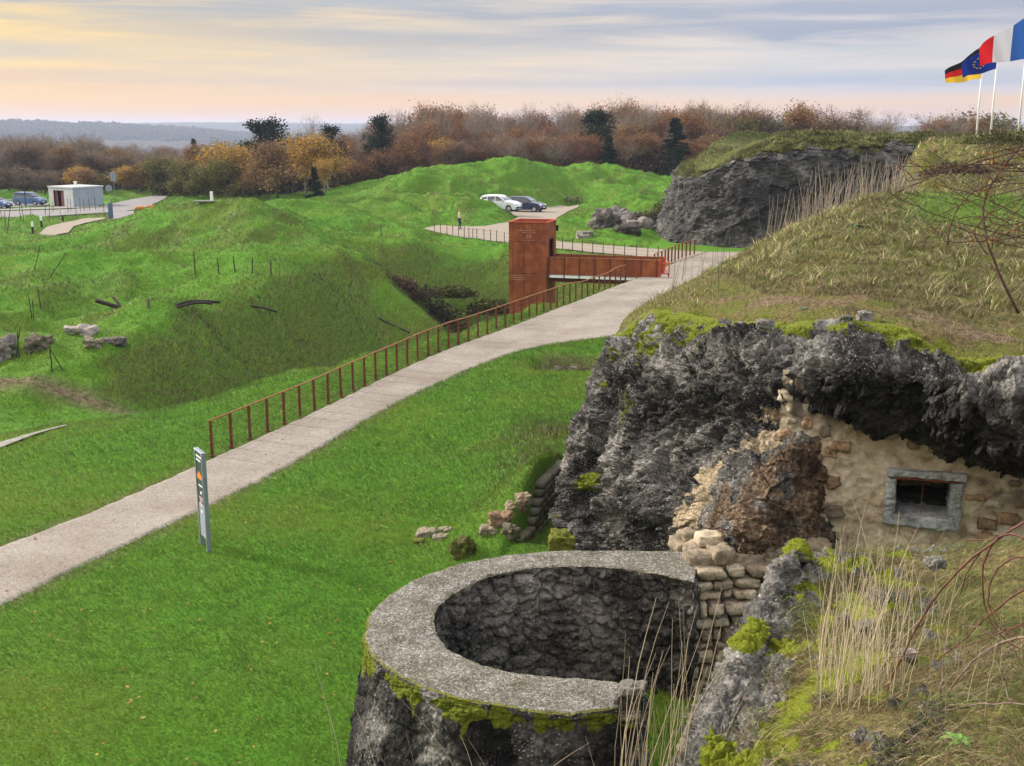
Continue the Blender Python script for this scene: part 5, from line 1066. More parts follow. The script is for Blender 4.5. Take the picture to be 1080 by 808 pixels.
def clump(px0, px1, py0, py1, Y0, Y1, n, hmin, hmax, w0, w1, label, lx=0.15, base=(.56,.47,.32), name='dry_stalks', kind='stuff'):
    px = rs.uniform(px0, px1, n); py = rs.uniform(py0, py1, n); Ys = rs.uniform(Y0, Y1, n); bs = [D(a, b, c) for a, b, c in zip(px, py, Ys)]
    return stalks(name, bs, rs.uniform(hmin, hmax, n), rs.uniform(w0, w1, n), np.stack([rs.normal(lx, .14, n), rs.normal(0, .06, n)], 1), strawc(n, base=base), label, 'dry grass', kind=kind)
clump(648, 726, 840, 930, 6.6, 7.4, 52, .9, 1.75, .003, .0055, 'tall pale dead stalks standing in front of the open end of the round parapet', .10)
clump(858, 952, 690, 800, 6.2, 7.2, 150, .45, 1.15, .0022, .0042, 'dense tuft of tall straw-coloured stalks on the mossy bank below the small window', .03)
clump(890, 1010, 640, 720, 6.8, 7.8, 26, .45, 1.0, .0018, .003, 'thin scattered straw stalks near the plaster wall', .02)
clump(400, 600, 850, 960, 5.6, 6.4, 12, .5, 1.0, .0016, .003, 'few single dead stalks in front of the dark parapet wall', -.12)
clump(352, 372, 860, 900, 5.9, 6.3, 2, 1.1, 1.35, .002, .003, 'lone bent dead stalks left of the round parapet', -.22)
clump(960, 1080, 700, 800, 5.2, 6.6, 26, .25, .7, .0018, .003, 'short dead stalks at the right of the mossy bank', -.05, (.40,.32,.20))
# reeds on the flank before the big wall
n = 420; px = rs.uniform(806, 962, n); gY = rs.uniform(33, 46, n); bs = []
for a, Y in zip(px, gY): 
    p_ = D(a, 230, Y); zz_ = float(np.clip(HM(np.array([p_[0]]), np.array([Y]), False)[0], 2.0, 7)); bs.append(np.array((p_[0], Y, zz_)))
tops = [D(a, np.interp(a, [806, 830, 870, 910, 962], [205, 188, 172, 166, 170]) + rs.uniform(-10, 26), Y)[2] for a, Y in zip(px, gY)]
hs = np.maximum(.5, np.array(tops) - np.array([b_[2] for b_ in bs])); 
stalks('reeds', bs, np.minimum(hs, 2.9), rs.uniform(.009, .02, n), np.stack([rs.normal(.12, .2, n), rs.normal(0, .1, n)], 1), strawc(n, .5, 1.25, (.36,.30,.24)), 'pale dry reeds growing on the slope in front of the massive fort wall', 'reeds', kind='stuff')
# thin twigs on the left edge of the fort bank, above the path
clump(706, 830, 290, 330, 20, 23, 46, .5, 1.5, .004, .008, 'thin grey twigs sticking up from the mossy shoulder beside the footpath', .1, (.20,.17,.13), 'twigs')

# ================================================================ RAILINGS
def hz(x, y): return float(H(np.array([x]), np.array([y]), False)[0])
def railing(line, name, label, cat, spacing, hgt, post, rail, wires, rail_r=.028, post_mat='rustpost', rail_mat='rustrail', z0=0.03, wire_r=.0055, offs=0.0):
    """posts along a ground polyline, top rail and strained wires"""
    L = np.asarray(line); s_ = np.r_[0, np.cumsum(np.linalg.norm(np.diff(L, axis=0), axis=1))]; n = int(round(s_[-1] / spacing)) + 1
    t = np.linspace(0, s_[-1], n); Pp = np.stack([np.interp(t, s_, L[:, i]) for i in (0, 1)], 1); g_ = np.array([hz(*p) for p in Pp]) + z0
    root = empty(name, (Pp[0][0], Pp[0][1], g_[0]), label=label, cat=cat); o_ = np.array((Pp[0][0], Pp[0][1], g_[0]))
    mb = MB(); mb.box((0, 0, hgt / 2 - .1), (post[0], post[1], hgt + .2), bev=.006); mb.box((0, 0, .012), (post[0] * 2.2, post[1] * 1.8, .024))
    first = None
    for i, (p, z) in enumerate(zip(Pp, g_)):
        d = Pp[min(i + 1, n - 1)] - Pp[max(i - 1, 0)]; ang = math.atan2(d[1], d[0])
        if first is None: first = o = mb.build('post', M[post_mat], root)
        else: o = first.copy(); C.objects.link(o); o.parent = root
        o.location = (p[0] - o_[0], p[1] - o_[1], z - o_[2]); o.rotation_euler = (random.gauss(0, .006), random.gauss(0, .006), ang)
    if rail:
        m_ = MB(); m_.tube([np.array((p[0], p[1], z + hgt)) - o_ for p, z in zip(Pp, g_)], rail_r, 8); m_.build('handrail', M[rail_mat], root, smooth=True)
    for k in wires:
        m_ = MB(); m_.tube([np.array((p[0], p[1], z + k)) - o_ for p, z in zip(Pp, g_)], wire_r, 4); m_.build('wire', M['wire'], root, smooth=True)
    return root
lineA = np.stack([np.interp(np.linspace(0, 1, 60), np.linspace(0, 1, len(pL)), pL[:, i]) for i in (0, 1)], 1)
j0 = int(np.argmin(np.hypot(pL[:, 0] + 8.1, pL[:, 1] - 28.7))); j1 = int(np.argmin(np.hypot(pL[:, 0] - 7.0, pL[:, 1] - 65.6)))
railing(pL[j0:j1:12] + np.array((-.05, .05)), 'path_railing', 'long rusty railing with wires along the left edge of the pale footpath', 'railing', .90, .98, (.055, .07), True, [.14, .30, .46, .62, .78])
j2 = int(np.argmin(np.hypot(pL[:, 0] - 9.1, pL[:, 1] - 69.6))); 
railing(pL[j2:-20:6] + np.array((-.05, .05)), 'path_railing', 'short rusty railing just beyond the end of the red footbridge', 'railing', .85, 1.05, (.07, .09), True, [.2, .4, .6, .8], .03)
fl = poly_px([(458,246.5),(470,248),(481,249.7),(492,251.5),(503,254.5),(514.5,256),(526,258),(560,262),(597.8,264.5),(610.7,266),(623.7,267.2),(636.6,268.5),(649.6,269.8),(662.8,271),(676,272),(689.6,273.5),(704,275.5)])
railing(fl, 'ditch_railing', 'thin dark railing along the far rim of the ditch in front of the gravel track', 'railing', .98, .88, (.045, .045), False, [.25, .5, .8], post_mat='darkiron', wire_r=.006)

# ================================================================ LIFT TOWER + FOOTBRIDGE (corten steel)
def rot2(a): return np.array([[math.cos(a), -math.sin(a)], [math.sin(a), math.cos(a)]])
rzT = math.atan2(-2.0, 7.0); TC = np.array((1.28, 69.2)); TW, TD = 2.35, 2.5; ZT, ZB = 3.1, -5.4
tw = empty('lift_tower', (TC[0], TC[1], 0), rzT, label='square rusty steel lift tower rising out of the ditch', cat='lift tower')
mb = MB(); t_ = .06; x0, x1, y0, y1 = -TW/2, TW/2, -TD/2, TD/2
mb.box((0, y0 + t_/2, (ZT+ZB)/2), (TW, t_, ZT-ZB)); mb.box((0, y1 - t_/2, (ZT+ZB)/2), (TW - .002, t_, ZT-ZB)); mb.box((x0 + t_/2, 0, (ZT+ZB)/2), (t_, TD - 2*t_, ZT-ZB))
dz0, dz1, dy0, dy1 = -.02, 2.05, -.52, .52      # door towards the bridge
mb.box((x1 - t_/2, 0, (dz0+ZB)/2), (t_, TD - 2*t_, dz0-ZB)); mb.box((x1 - t_/2, 0, (dz1+ZT)/2), (t_, TD - 2*t_, ZT-dz1))
mb.box((x1 - t_/2, (y0+t_+dy0)/2, (dz0+dz1)/2), (t_, dy0-y0-t_, dz1-dz0)); mb.box((x1 - t_/2, (y1-t_+dy1)/2, (dz0+dz1)/2), (t_, y1-t_-dy1, dz1-dz0))
mb.build('steel_cladding', M['corten'], tw)
mb = MB(); mb.box((0, 0, ZT - .22), (TW - .14, TD - .14, .05)); mb.build('roof', M['rustrail'], tw)
mb = MB()
for a, b_, c_, d_ in ((0, y0, TW + .06, .10), (0, y1, TW + .06, .10)): mb.box((a, b_, ZT + .02), (c_, d_, .05))
for a in (x0, x1): mb.box((a, 0, ZT + .021), (.10, TD - .11, .05))
mb.build('parapet_cap', M['redsteel'], tw)
mb = MB(); mb.box((x1 - .35, 0, (dz0+dz1)/2), (.04, 1.2, dz1-dz0)); mb.build('lift_door', M['black'], tw)
mb = MB(); mb.box((x1 + .012, 0, dz1 + .03), (.05, 1.16, .06)); mb.box((x1 + .012, dy0 - .03, 1.0), (.05, .06, 2.06)); mb.box((x1 + .012, dy1 + .03, 1.0), (.05, .06, 2.06)); mb.build('door_frame', M['rustpost'], tw)
sm = MB(); 
for z in (1.95, .02, -1.95, -3.9): sm.box((0, y0 - .004, z), (TW + .005, .012, .03)); sm.box((x1 + .004, 0, z - .0 if z < 0 or z > 1.9 else z), (.012, 1.0 if z == 99 else .001, .03))
for x in (x0 + .27, -.25, .35): sm.box((x, y0 - .004, -1.7), (.022, .012, 7.2))
sm.build('panel_joint', M['rustpost'], tw)
sm = MB(); sm.box((x1 + .03, y1 + .08, ZT - .5), (.16, .16, .34), bev=.02); sm.build('camera_housing', M['black'], tw)
# worn white lettering near the top of the front (illegible in the photograph: worn dashes)
lt = MB(); r5 = np.random.default_rng(4)
for z, xs in ((2.62, (-.55, .45)), (2.50, (-.3, .5)), (2.34, (-.05, .2)), (2.22, (-.1, .25)), (2.02, (-.3, .45))):
    x = xs[0]
    while x < xs[1]:
        w_ = r5.uniform(.02, .06); lt.box((x, y0 - .012, z + r5.normal(0, .006)), (w_, .004, r5.uniform(.02, .07) if z > 2.1 else .025)); x += w_ + r5.uniform(.02, .05)
lt.build('worn_lettering', plain('worn_white_paint', (.42, .24, .19), .8, .1, .3, 20), tw)
lt = MB()
for z in (-.12, -.24, -.36):
    x = -.95
    while x < -.1: w_ = r5.uniform(.02, .07); lt.box((x, y0 - .012, z), (w_, .004, .04)); x += w_ + r5.uniform(.02, .05)
lt.build('worn_lettering', bpy.data.materials['worn_white_paint'], tw)
# bridge
P0 = TC + rot2(rzT) @ np.array((TW/2 + .03, 0)); Lb = 6.75
br = empty('footbridge', (P0[0], P0[1], 0), rzT, label='rust red steel footbridge with solid side panels linking the lift tower to the path', cat='footbridge')
mb = MB(); mb.box((Lb/2, 0, -.055), (Lb, 1.9, .07)); mb.build('deck', M['concrete'], br)
for sy in (-1, 1):
    mb = MB(); mb.box((Lb/2, sy * .93, .50), (Lb, .04, 1.02)); mb.build('side_panel', M['corten'], br)
    mb = MB(); mb.box((Lb/2, sy * .93, 1.03), (Lb + .02, .09, .035)); mb.build('handrail', M['rustrail'], br)
    mb = MB(); mb.box((Lb/2, sy * .96, -.14), (Lb - .1, .05, .15)); mb.build('deck_edge', M['white'], br)
    mb = MB(); mb.box((Lb/2, sy * .55, -.36), (Lb - .15, .22, .30)); mb.build('girder', M['rustpost'], br)
    for k in range(8): mb = MB(); mb.box((.1 + k * (Lb - .2) / 7, sy * 1.0, .40), (.05, .05, 1.36)); mb.build('stanchion', M['rustpost'], br)
for sy in (-1, 1):
    mb = MB(); mb.box((Lb + .06, sy * .90, .53), (.10, .12, 1.10), bev=.01); mb.build('gate_post', M['redsteel'], br)
mb = MB(); yy = -.86
for z in (.25, .85): mb.tube([(Lb + .1, yy, z), (Lb + .62, yy - .05, z)], .03, 8)
mb.tube([(Lb + .62, yy - .05, .05), (Lb + .62, yy - .05, 1.02)], .035, 8); mb.tube([(Lb + .1, yy, 1.0), (Lb + .36, yy, .55), (Lb + .62, yy - .05, 1.0)], .03, 8); mb.tube([(Lb + .1, yy, .08), (Lb + .36, yy, .55), (Lb + .62, yy - .05, .1)], .03, 8)
mb.build('gate', M['redsteel'], br, smooth=True)

# ================================================================ INFORMATION TOTEM
q = G(217, 578); q[2] = hz(q[0], q[1])
sg = empty('information_totem', q - np.array((.0, 0, 0)), R(-58), label='tall narrow slate-blue information panel on two legs beside the footpath', cat='sign')
mb = MB(); 
for x in (-.235, .235): mb.box((x, 0, 1.02), (.055, .09, 2.12), bev=.008)
for o_ in (): pass
mb.build('frame_leg', M['grey'], sg); 
mb = MB(); mb.box((0, 0, 2.10), (.53, .095, .04), bev=.006); mb.build('top_cap', M['grey'], sg)
mb = MB(); mb.box((0, 0, 1.52), (.414, .05, 1.12)); mb.build('dark_panel', plain('dark_green_grey_panel', (.035, .055, .055), .45, .4, .05), sg)
mb = MB(); mb.box((0, 0, .60), (.414, .048, .71)); mb.build('pale_panel', plain('pale_grey_panel', (.24, .27, .31), .5, .4, .05), sg)
mw = plain('sign_white', (.7, .7, .68), .5, .3, .03)
for z, h_, w0_, w1_ in ((1.985, .035, -.18, .18), (1.90, .03, -.18, .10), (1.36, .025, -.12, .12), (.80, .05, -.05, .04), (1.21, .05, -.03, .06)):
    mb = MB(); 
    for sy in (-1, 1): mb.box(((w0_+w1_)/2, sy * .028, z), (w1_-w0_, .006, h_))
    mb.build('white_lettering', mw, sg)
mb = MB()
for sy in (-1, 1):
    for k, (a, h_) in enumerate([(-.14, .10), (-.09, .14), (-.04, .11), (.01, .16), (.06, .12), (.11, .09)]): mb.box((a, sy * .0285, 1.50 + h_/2), (.05, .007, h_))
mb.build('orange_emblem', plain('orange_print', (.62, .20, .04), .5, .3, .05), sg)
mb = MB()
for sy in (-1, 1):
    for k in range(5): mb.box((-.02 + .01 * (k % 2), sy * .028, 1.10 - k * .045), (.26 - .05 * (k % 3), .006, .014))
mb.build('small_print', plain('sign_pinkish', (.55, .42, .40), .5, .3, .05), sg)

# ================================================================ LOW BLOCK WALL, STONES, PIT
bw0, bw1 = G(546, 577)[:2], np.array((1.12, 25.0)); dw = (bw1 - bw0); Lw2 = np.linalg.norm(dw); dw = np.array((*dw / Lw2, 0)); nw2 = np.array((dw[1], -dw[0], 0))
cs, sz = [], []; hcourse = .155
for k in range(7):
    s_ = -(k % 2) * .17; zt = -.08 + k * hcourse
    while s_ < Lw2:
        ww = .34 + rs.uniform(-.05, .05); topl = .10 + .80 * sst(s_, 0, 1.6)
        if zt < topl: c_ = np.array((*bw0, 0)) + dw * (s_ + ww/2); cs.append(np.array((c_[0], c_[1], zt + hcourse/2)) - nw2 * rs.uniform(0, .02)); sz.append((ww * .97, .3, hcourse * .95))
        s_ += ww
def greycol(r_): return np.array((.115,.108,.088)) * r_.uniform(.6, 1.35) * np.array((1, 1, r_.uniform(.85, 1)))
def mosscol(r_): return (np.array((.10,.11,.025)) if r_.random() < .5 else np.array((.18,.16,.12))) * r_.uniform(.6, 1.3)
def darkcol(r_): return np.array((.15,.135,.13)) * r_.uniform(.4, 1.5)
wobj = empty('block_wall', (bw0[0], bw0[1], 0), label='low wall of coursed grey blocks retaining a turf hump between the lawn and the dark casemate', cat='wall')
V, Fc, cl = stone_mesh(cs, sz, [dw, -nw2, (0,0,1)], 31, 5, greycol, .05); mesh('blocks', rel(V, wobj), Fc, M['stone'], wobj, attrs={'col': cl})
def rocks(name, lst, label, cat, colr, seed, axes=None, bumpy=.22, res=20, group=None):
    """lst of (px,py,z or None,(sx,sy,sz)) -> one thing"""
    cs, sz = [], []
    for px, py, Y, s3 in lst:
        p = hit(px, py) if Y is None else (D(px, py, Y)); 
        cs.append(np.array((p[0], p[1], p[2] + s3[2] * .18))); sz.append(s3)
    V, F_, c_ = stone_mesh(cs, sz, np.eye(3), seed, res, colr, bumpy); b0 = cs[0].copy(); b0[2] -= .1
    o = mesh(name, V - b0, F_, M['stone'], attrs={'col': c_}, loc=tuple(b0)); tag(o, label, cat, group); return o
rocks('boulder', [(490,586,None,(.5,.42,.5))], 'mossy ochre boulder in the grass behind the round parapet', 'boulder', mosscol, 2)
rocks('boulder', [(597,574,18.2,(.55,.45,.3))], 'flat moss-covered stone at the foot of the dark concrete', 'boulder', lambda r_: np.array((.11,.12,.022)), 3)
for k, (px, py, s3, lb) in enumerate([(527,553,(.42,.3,.36),'reddish tan stone left of the low block wall'), (543,540,(.34,.3,.3),'pale tan stone nearest the top of the low block wall'), (516,563,(.36,.32,.2),'dark stone lowest and leftmost beside the low block wall'), (538,566,(.3,.26,.26),'mossy stone at the foot of the low block wall'), (552,528,(.3,.28,.2),'small tan stone on top of the low block wall')]):
    rocks('loose_stone', [(px, py, None if k not in (1, 4) else 22.6, s3)], lb, 'stone', (lambda r_: np.array((.26,.21,.15))) if k in (1, 4) else ((lambda r_: np.array((.22,.15,.10))) if k == 0 else mosscol), 40 + k)
rocks('rubble_heap', [(450+a, 565+b, None, (s1_, s1_*.8, s1_*.45)) for a, b, s1_ in ((0,0,.4),(14,4,.3),(20,-4,.26),(-8,8,.22))], 'half-buried low stones in the lawn behind the round parapet', 'rubble', mosscol, 9)
rocks('pit_edge_stones', [(596+a, 390+b, 41.9, (s1_, s1_*.6, s1_*.5)) for a, b, s1_ in ((-20,2,.34),(-10,1,.42),(0,0,.38),(10,1,.46),(20,1,.36),(29,2,.4))], 'row of dark broken stones along the back of the small sunken pit in the lawn', 'rubble', darkcol, 10)

def bush(name, P_, rad, n, colr, label, cat='bush', seed=0, leaf=.09, group=None):
    r_ = np.random.default_rng(seed); d = r_.normal(size=(n, 3)); d /= np.linalg.norm(d, axis=1)[:, None]; q = d * (r_.random(n) ** .45)[:, None] * np.array(rad); q[:, 2] = np.abs(q[:, 2])
    q *= (1 + .35 * fbm(d * 2 + seed, 2))[:, None]; s_ = leaf * r_.uniform(.5, 1.5, n)[:, None]; a, b_ = r_.normal(size=(n, 3)), r_.normal(size=(n, 3)); a /= np.linalg.norm(a, axis=1)[:, None]; b_ /= np.linalg.norm(b_, axis=1)[:, None]
    V = np.stack([q - a * s_, q + b_ * s_ * .6, q + a * s_, q - b_ * s_ * .6], 1).reshape(-1, 3); c_ = colr[r_.integers(len(colr), size=n)] * r_.uniform(.6, 1.4, (n, 1))
    o = mesh(name, V, np.arange(n * 4).reshape(-1, 4), M['leaf'], attrs={'col': np.repeat(c_, 4, 0)}, loc=tuple(P_), smooth=False); tag(o, label, cat, group); return o
bush('pit_shade_fill', (2.15, 41.45, hz(2.15, 41.3) - .1), (1.05, .5, .55), 900, np.array([(.05,.04,.025),(.08,.07,.03),(.04,.035,.025)]), 'dark low leaf mass added as shade inside the small sunken pit in the lawn', seed=8, leaf=.05)  # dark leaves added to put the hollow's shade into the pit
# concrete chunks and iron on the mounds
def chunk(pts, label, colr, seed, cat='concrete block', name='concrete_block', group=None): return rocks(name, pts, label, cat, colr, seed, bumpy=.34, group=group)
gc = lambda r_: np.array((.24,.215,.20)) * r_.uniform(.5, 1.4)
chunk([(84,353,None,(1.1,.6,.42))], 'largest pale grey concrete chunk lying on the left grass slope', gc, 51)
chunk([(122,363,None,(.75,.45,.3))], 'squat dark concrete chunk right of the pale one on the left slope', darkcol, 52)
chunk([(98,364,None,(.6,.5,.35))], 'small mossy concrete lump just below the pale chunk on the left slope', mosscol, 53)
chunk([(42,368,None,(.8,.6,.6))], 'mossy brown concrete stump between two picket posts at far left', mosscol, 54)
chunk([(2,376,None,(.8,.7,.85))], 'dark stump cut by the left edge of the photo', darkcol, 55)
chunk([(634,239,None,(1.5,1.1,.9)),(640,241,None,(1.7,1.2,1.3)),(627,239,None,(1.2,1,.5))], 'dark tilted slab of masonry with a pointed top on the lawn before the gravel track', darkcol, 56)
chunk([(617,250,None,(1.2,1.0,.6)),(614,251,None,(1.0,.8,.4))], 'low pale rubble mound left of the tilted slab', gc, 57)
chunk([(640,230,None,(2.0,1.4,1.0)),(650,232,None,(2.0,1.4,1.3)),(659,235,None,(2.4,1.6,1.2)),(668,238,None,(2.2,1.6,1.0)),(674,241,None,(2.0,1.4,.9))], 'long broken brown masonry ridge between the slab and the massive fort wall', darkcol, 58, 'ruined masonry', 'masonry_remains')
chunk([(662,247,None,(1.8,1.2,.8))], 'single low dark block in front of the long broken masonry ridge', darkcol, 59)
# dark hollow bush right of it
brn = np.array([(.075,.05,.035),(.10,.075,.045),(.05,.035,.03)]); olv = np.array([(.06,.075,.02),(.10,.10,.03),(.05,.045,.02)])
q = G(688, 243); bush('bush', (q[0], q[1], hz(*q[:2]) - .2), (2.4, 1.2, 1.5), 3500, brn, 'low brown leafless bush against the left foot of the massive fort wall', seed=3)
q = G(700, 240); bush('bush', (q[0], q[1] + 1.0, hz(*q[:2]) - .1), (1.3, 1, 1.9), 1800, olv, 'olive green bush tucked beside the left corner of the massive fort wall', seed=4)
# thicket in the ditch recess
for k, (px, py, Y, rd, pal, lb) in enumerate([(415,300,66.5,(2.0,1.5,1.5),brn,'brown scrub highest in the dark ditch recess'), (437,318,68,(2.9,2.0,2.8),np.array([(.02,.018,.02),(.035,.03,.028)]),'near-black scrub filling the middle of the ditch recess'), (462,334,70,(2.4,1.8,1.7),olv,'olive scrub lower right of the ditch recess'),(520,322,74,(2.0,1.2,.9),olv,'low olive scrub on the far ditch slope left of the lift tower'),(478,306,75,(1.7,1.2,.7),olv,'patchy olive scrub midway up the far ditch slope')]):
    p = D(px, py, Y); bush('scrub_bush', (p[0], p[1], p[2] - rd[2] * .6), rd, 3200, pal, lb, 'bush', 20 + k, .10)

# iron pickets with curled tops, posts, rails
def picket(px, py, hgt, tilt, label, brace=None, Y=None, group=None, r=.022, mat='darkiron', lean2=0.0):
    p = hit(px, py) if Y is None else D(px, py, Y); p = np.array((p[0], p[1], 0.)); p[2] = hz(p[0], p[1])
    mb = MB(); k = 9; f = np.linspace(-.1, 1, k); pts = np.stack([tilt * hgt * f, lean2 * hgt * f, hgt * f], 1) + np.c_[rs.normal(0, .006, (k, 2)), np.zeros(k)]; mb.tube(pts, np.linspace(r * 1.1, r * .85, k), 6)
    if brace: mb.tube([(tilt * hgt * .75, 0, hgt * .75), (brace, .1, 0)], r * .8, 6)
    o = mb.build('picket_post', M[mat], smooth=True, loc=tuple(p)); tag(o, label, 'post', group); return o
for a in [(43,326,.95,-.05,'dark iron picket standing furthest right of the three at upper left'),(34,338,.95,-.06,'dark iron picket in the middle of the three at upper left'),(36,339.5,.9,.02,'dark iron picket lowest of the three at upper left'),
    (55,392,1.05,.0,'braced dark picket below the mossy stump at far left', .34),(17,379,1.15,.22,'leaning dark picket left of the mossy stump',None),(20,378,.95,.03,'upright dark picket between the leaning one and the mossy stump')]: picket(*a)
picket(36, 286, 1.3, .32, 'thin iron rod leaning right on the upper left slope'); picket(54, 291, 1.1, .75, 'thin iron rod lying over to the right on the upper left slope')
for px, py, h_ in ((206,291,1.15),(231,289,.75),(248,288,.8),(266,289,.75),(286,292,.7),(157,327,.45)): picket(px, py, h_, rs.normal(0, .05), {206:'tall thin picket with a crossbar on the green mound',231:'short picket next to the tall one on the green mound',248:'third picket of the row on the green mound',266:'fourth picket of the row on the green mound',286:'rightmost low picket of the row on the green mound',157:'small pale stub post beside the curved rails'}[px], r=.03 if px != 157 else .05, mat='darkiron' if px != 157 else 'oldwood')
picket(402, 249, .9, 0, 'lone thin stake on the slope left of the gravel track', r=.03); picket(476, 222, .8, .4, 'leaning dark stake before the steep green ridge', r=.04)
# stakes of the wire entanglement by the car park
for k, (px, py, h_) in enumerate([(2,233,.9),(9,234,1.0),(22,233,1.6),(25,233,1.7),(33,230,1.2),(48,228,1.3),(52,232,1.6),(56,225,1.3),(65,229,.7),(72,225,1.5),(75,223,1.4),(81,231,1.2),(85,224,1.5),(89,223,1.3),(95,223,1.3),(101,222,1.5),(110,230,1.4),(8,246,2.2),(6,240,1.4)]):
    picket(px, py, h_, rs.normal(0, .07), 'thin dark stake among the row of stakes in the grass before the car park', r=.028, group='stakes before the car park')
for px, py, h_, lb in ((66.5,234,1.0,'white-topped marker post nearest the side path bend'),(44,240,1.0,'white-topped marker post in the grass left of the side path'),(35,248,1.1,'white-topped marker post nearest the foot of the side path')):
    p = G(px, py); e_ = empty('marker_post', (p[0], p[1], hz(*p[:2])), label=lb, cat='marker post'); mb = MB(); mb.box((0,0,h_*.3), (.14,.14,h_*.6)); mb.build('dark_base', M['darkiron'], e_); mb = MB(); mb.box((0,0,h_*.8), (.15,.15,h_*.4), bev=.02); mb.build('white_head', M['white'], e_)
def bars(name, curves, mat, label, cat, r=.05, sq=False):
    b0 = np.array(curves[0][0], float); mb = MB()
    for c_ in curves: mb.tube(resample3(np.array(c_, float), 24) - b0, r, 8)
    o = mb.build(name, mat, smooth=True, loc=tuple(b0)); tag(o, label, cat); return o
def resample3(P, n):
    t = np.linspace(0, 1, n); s_ = np.linspace(0, 1, len(P)); return np.stack([np.interp(t, s_, P[:, i]) for i in range(3)], 1) if len(P) < 3 else np.stack([np.polyval(np.polyfit(s_, P[:, i], min(len(P) - 1, 3)), t) for i in range(3)], 1)
Yr = hit(200, 330)[1] - .3
bars('curved_rails', [[D(176,328,Yr), D(188,321,Yr+.3), D(205,317.5,Yr+.6), D(232,319,Yr+.8)], [D(178,329,Yr-.15), D(190,323,Yr+.1), D(208,319.5,Yr+.4), D(224,320.5,Yr+.6)]], M['darkiron'], 'pair of bent dark rails arching out of the green mound', 'scrap iron', .055)
bars('curved_rails', [[D(258,323,hit(270,331)[1]), D(274,324,hit(270,331)[1]+.2), D(292,329,hit(270,331)[1]+.3)]], M['darkiron'], 'single bent dark rail right of the arching pair', 'scrap iron', .05)
bars('timber_beam', [[D(101,317,hit(118,327)[1]), D(118,322,hit(118,327)[1]), D(134,327,hit(118,327)[1]-.1)]], M['darkiron'], 'dark beam half sunk in the hollow of the green mound', 'beam', .10)
bars('timber_beam', [[D(119,313,hit(118,327)[1]-.3), D(131,327,hit(118,327)[1]-.4)]], M['oldwood'], 'weathered plank leaning across the dark sunken beam', 'plank', .07)
bars('iron_rail', [[hit(400,337)+(0,0,.04), hit(415,347)+(0,0,.04), hit(432,355)+(0,0,.04)]], M['darkiron'], 'straight dark rail lying on the slope left of the ditch recess', 'scrap iron', .045)
# picnic table far behind
p = G(604, 207, 1.1); p[2] = hz(*p[:2]); e_ = empty('picnic_table', p, R(10), label='dark picnic table alone on the far green field', cat='table')
mb = MB(); mb.box((0,0,.75), (1.8,.75,.05)); mb.build('table_top', M['oldwood'], e_)
for sy in (-1, 1): mb = MB(); mb.box((0, sy*.75, .45), (1.8,.28,.05)); mb.build('bench', M['oldwood'], e_)
for sx in (-1, 1): mb = MB(); mb.tube([(sx*.6, -.7, 0), (sx*.6, -.2, .74)], .05, 6); mb.tube([(sx*.6, .7, 0), (sx*.6, .2, .74)], .05, 6); mb.build('leg_frame', M['oldwood'], e_)

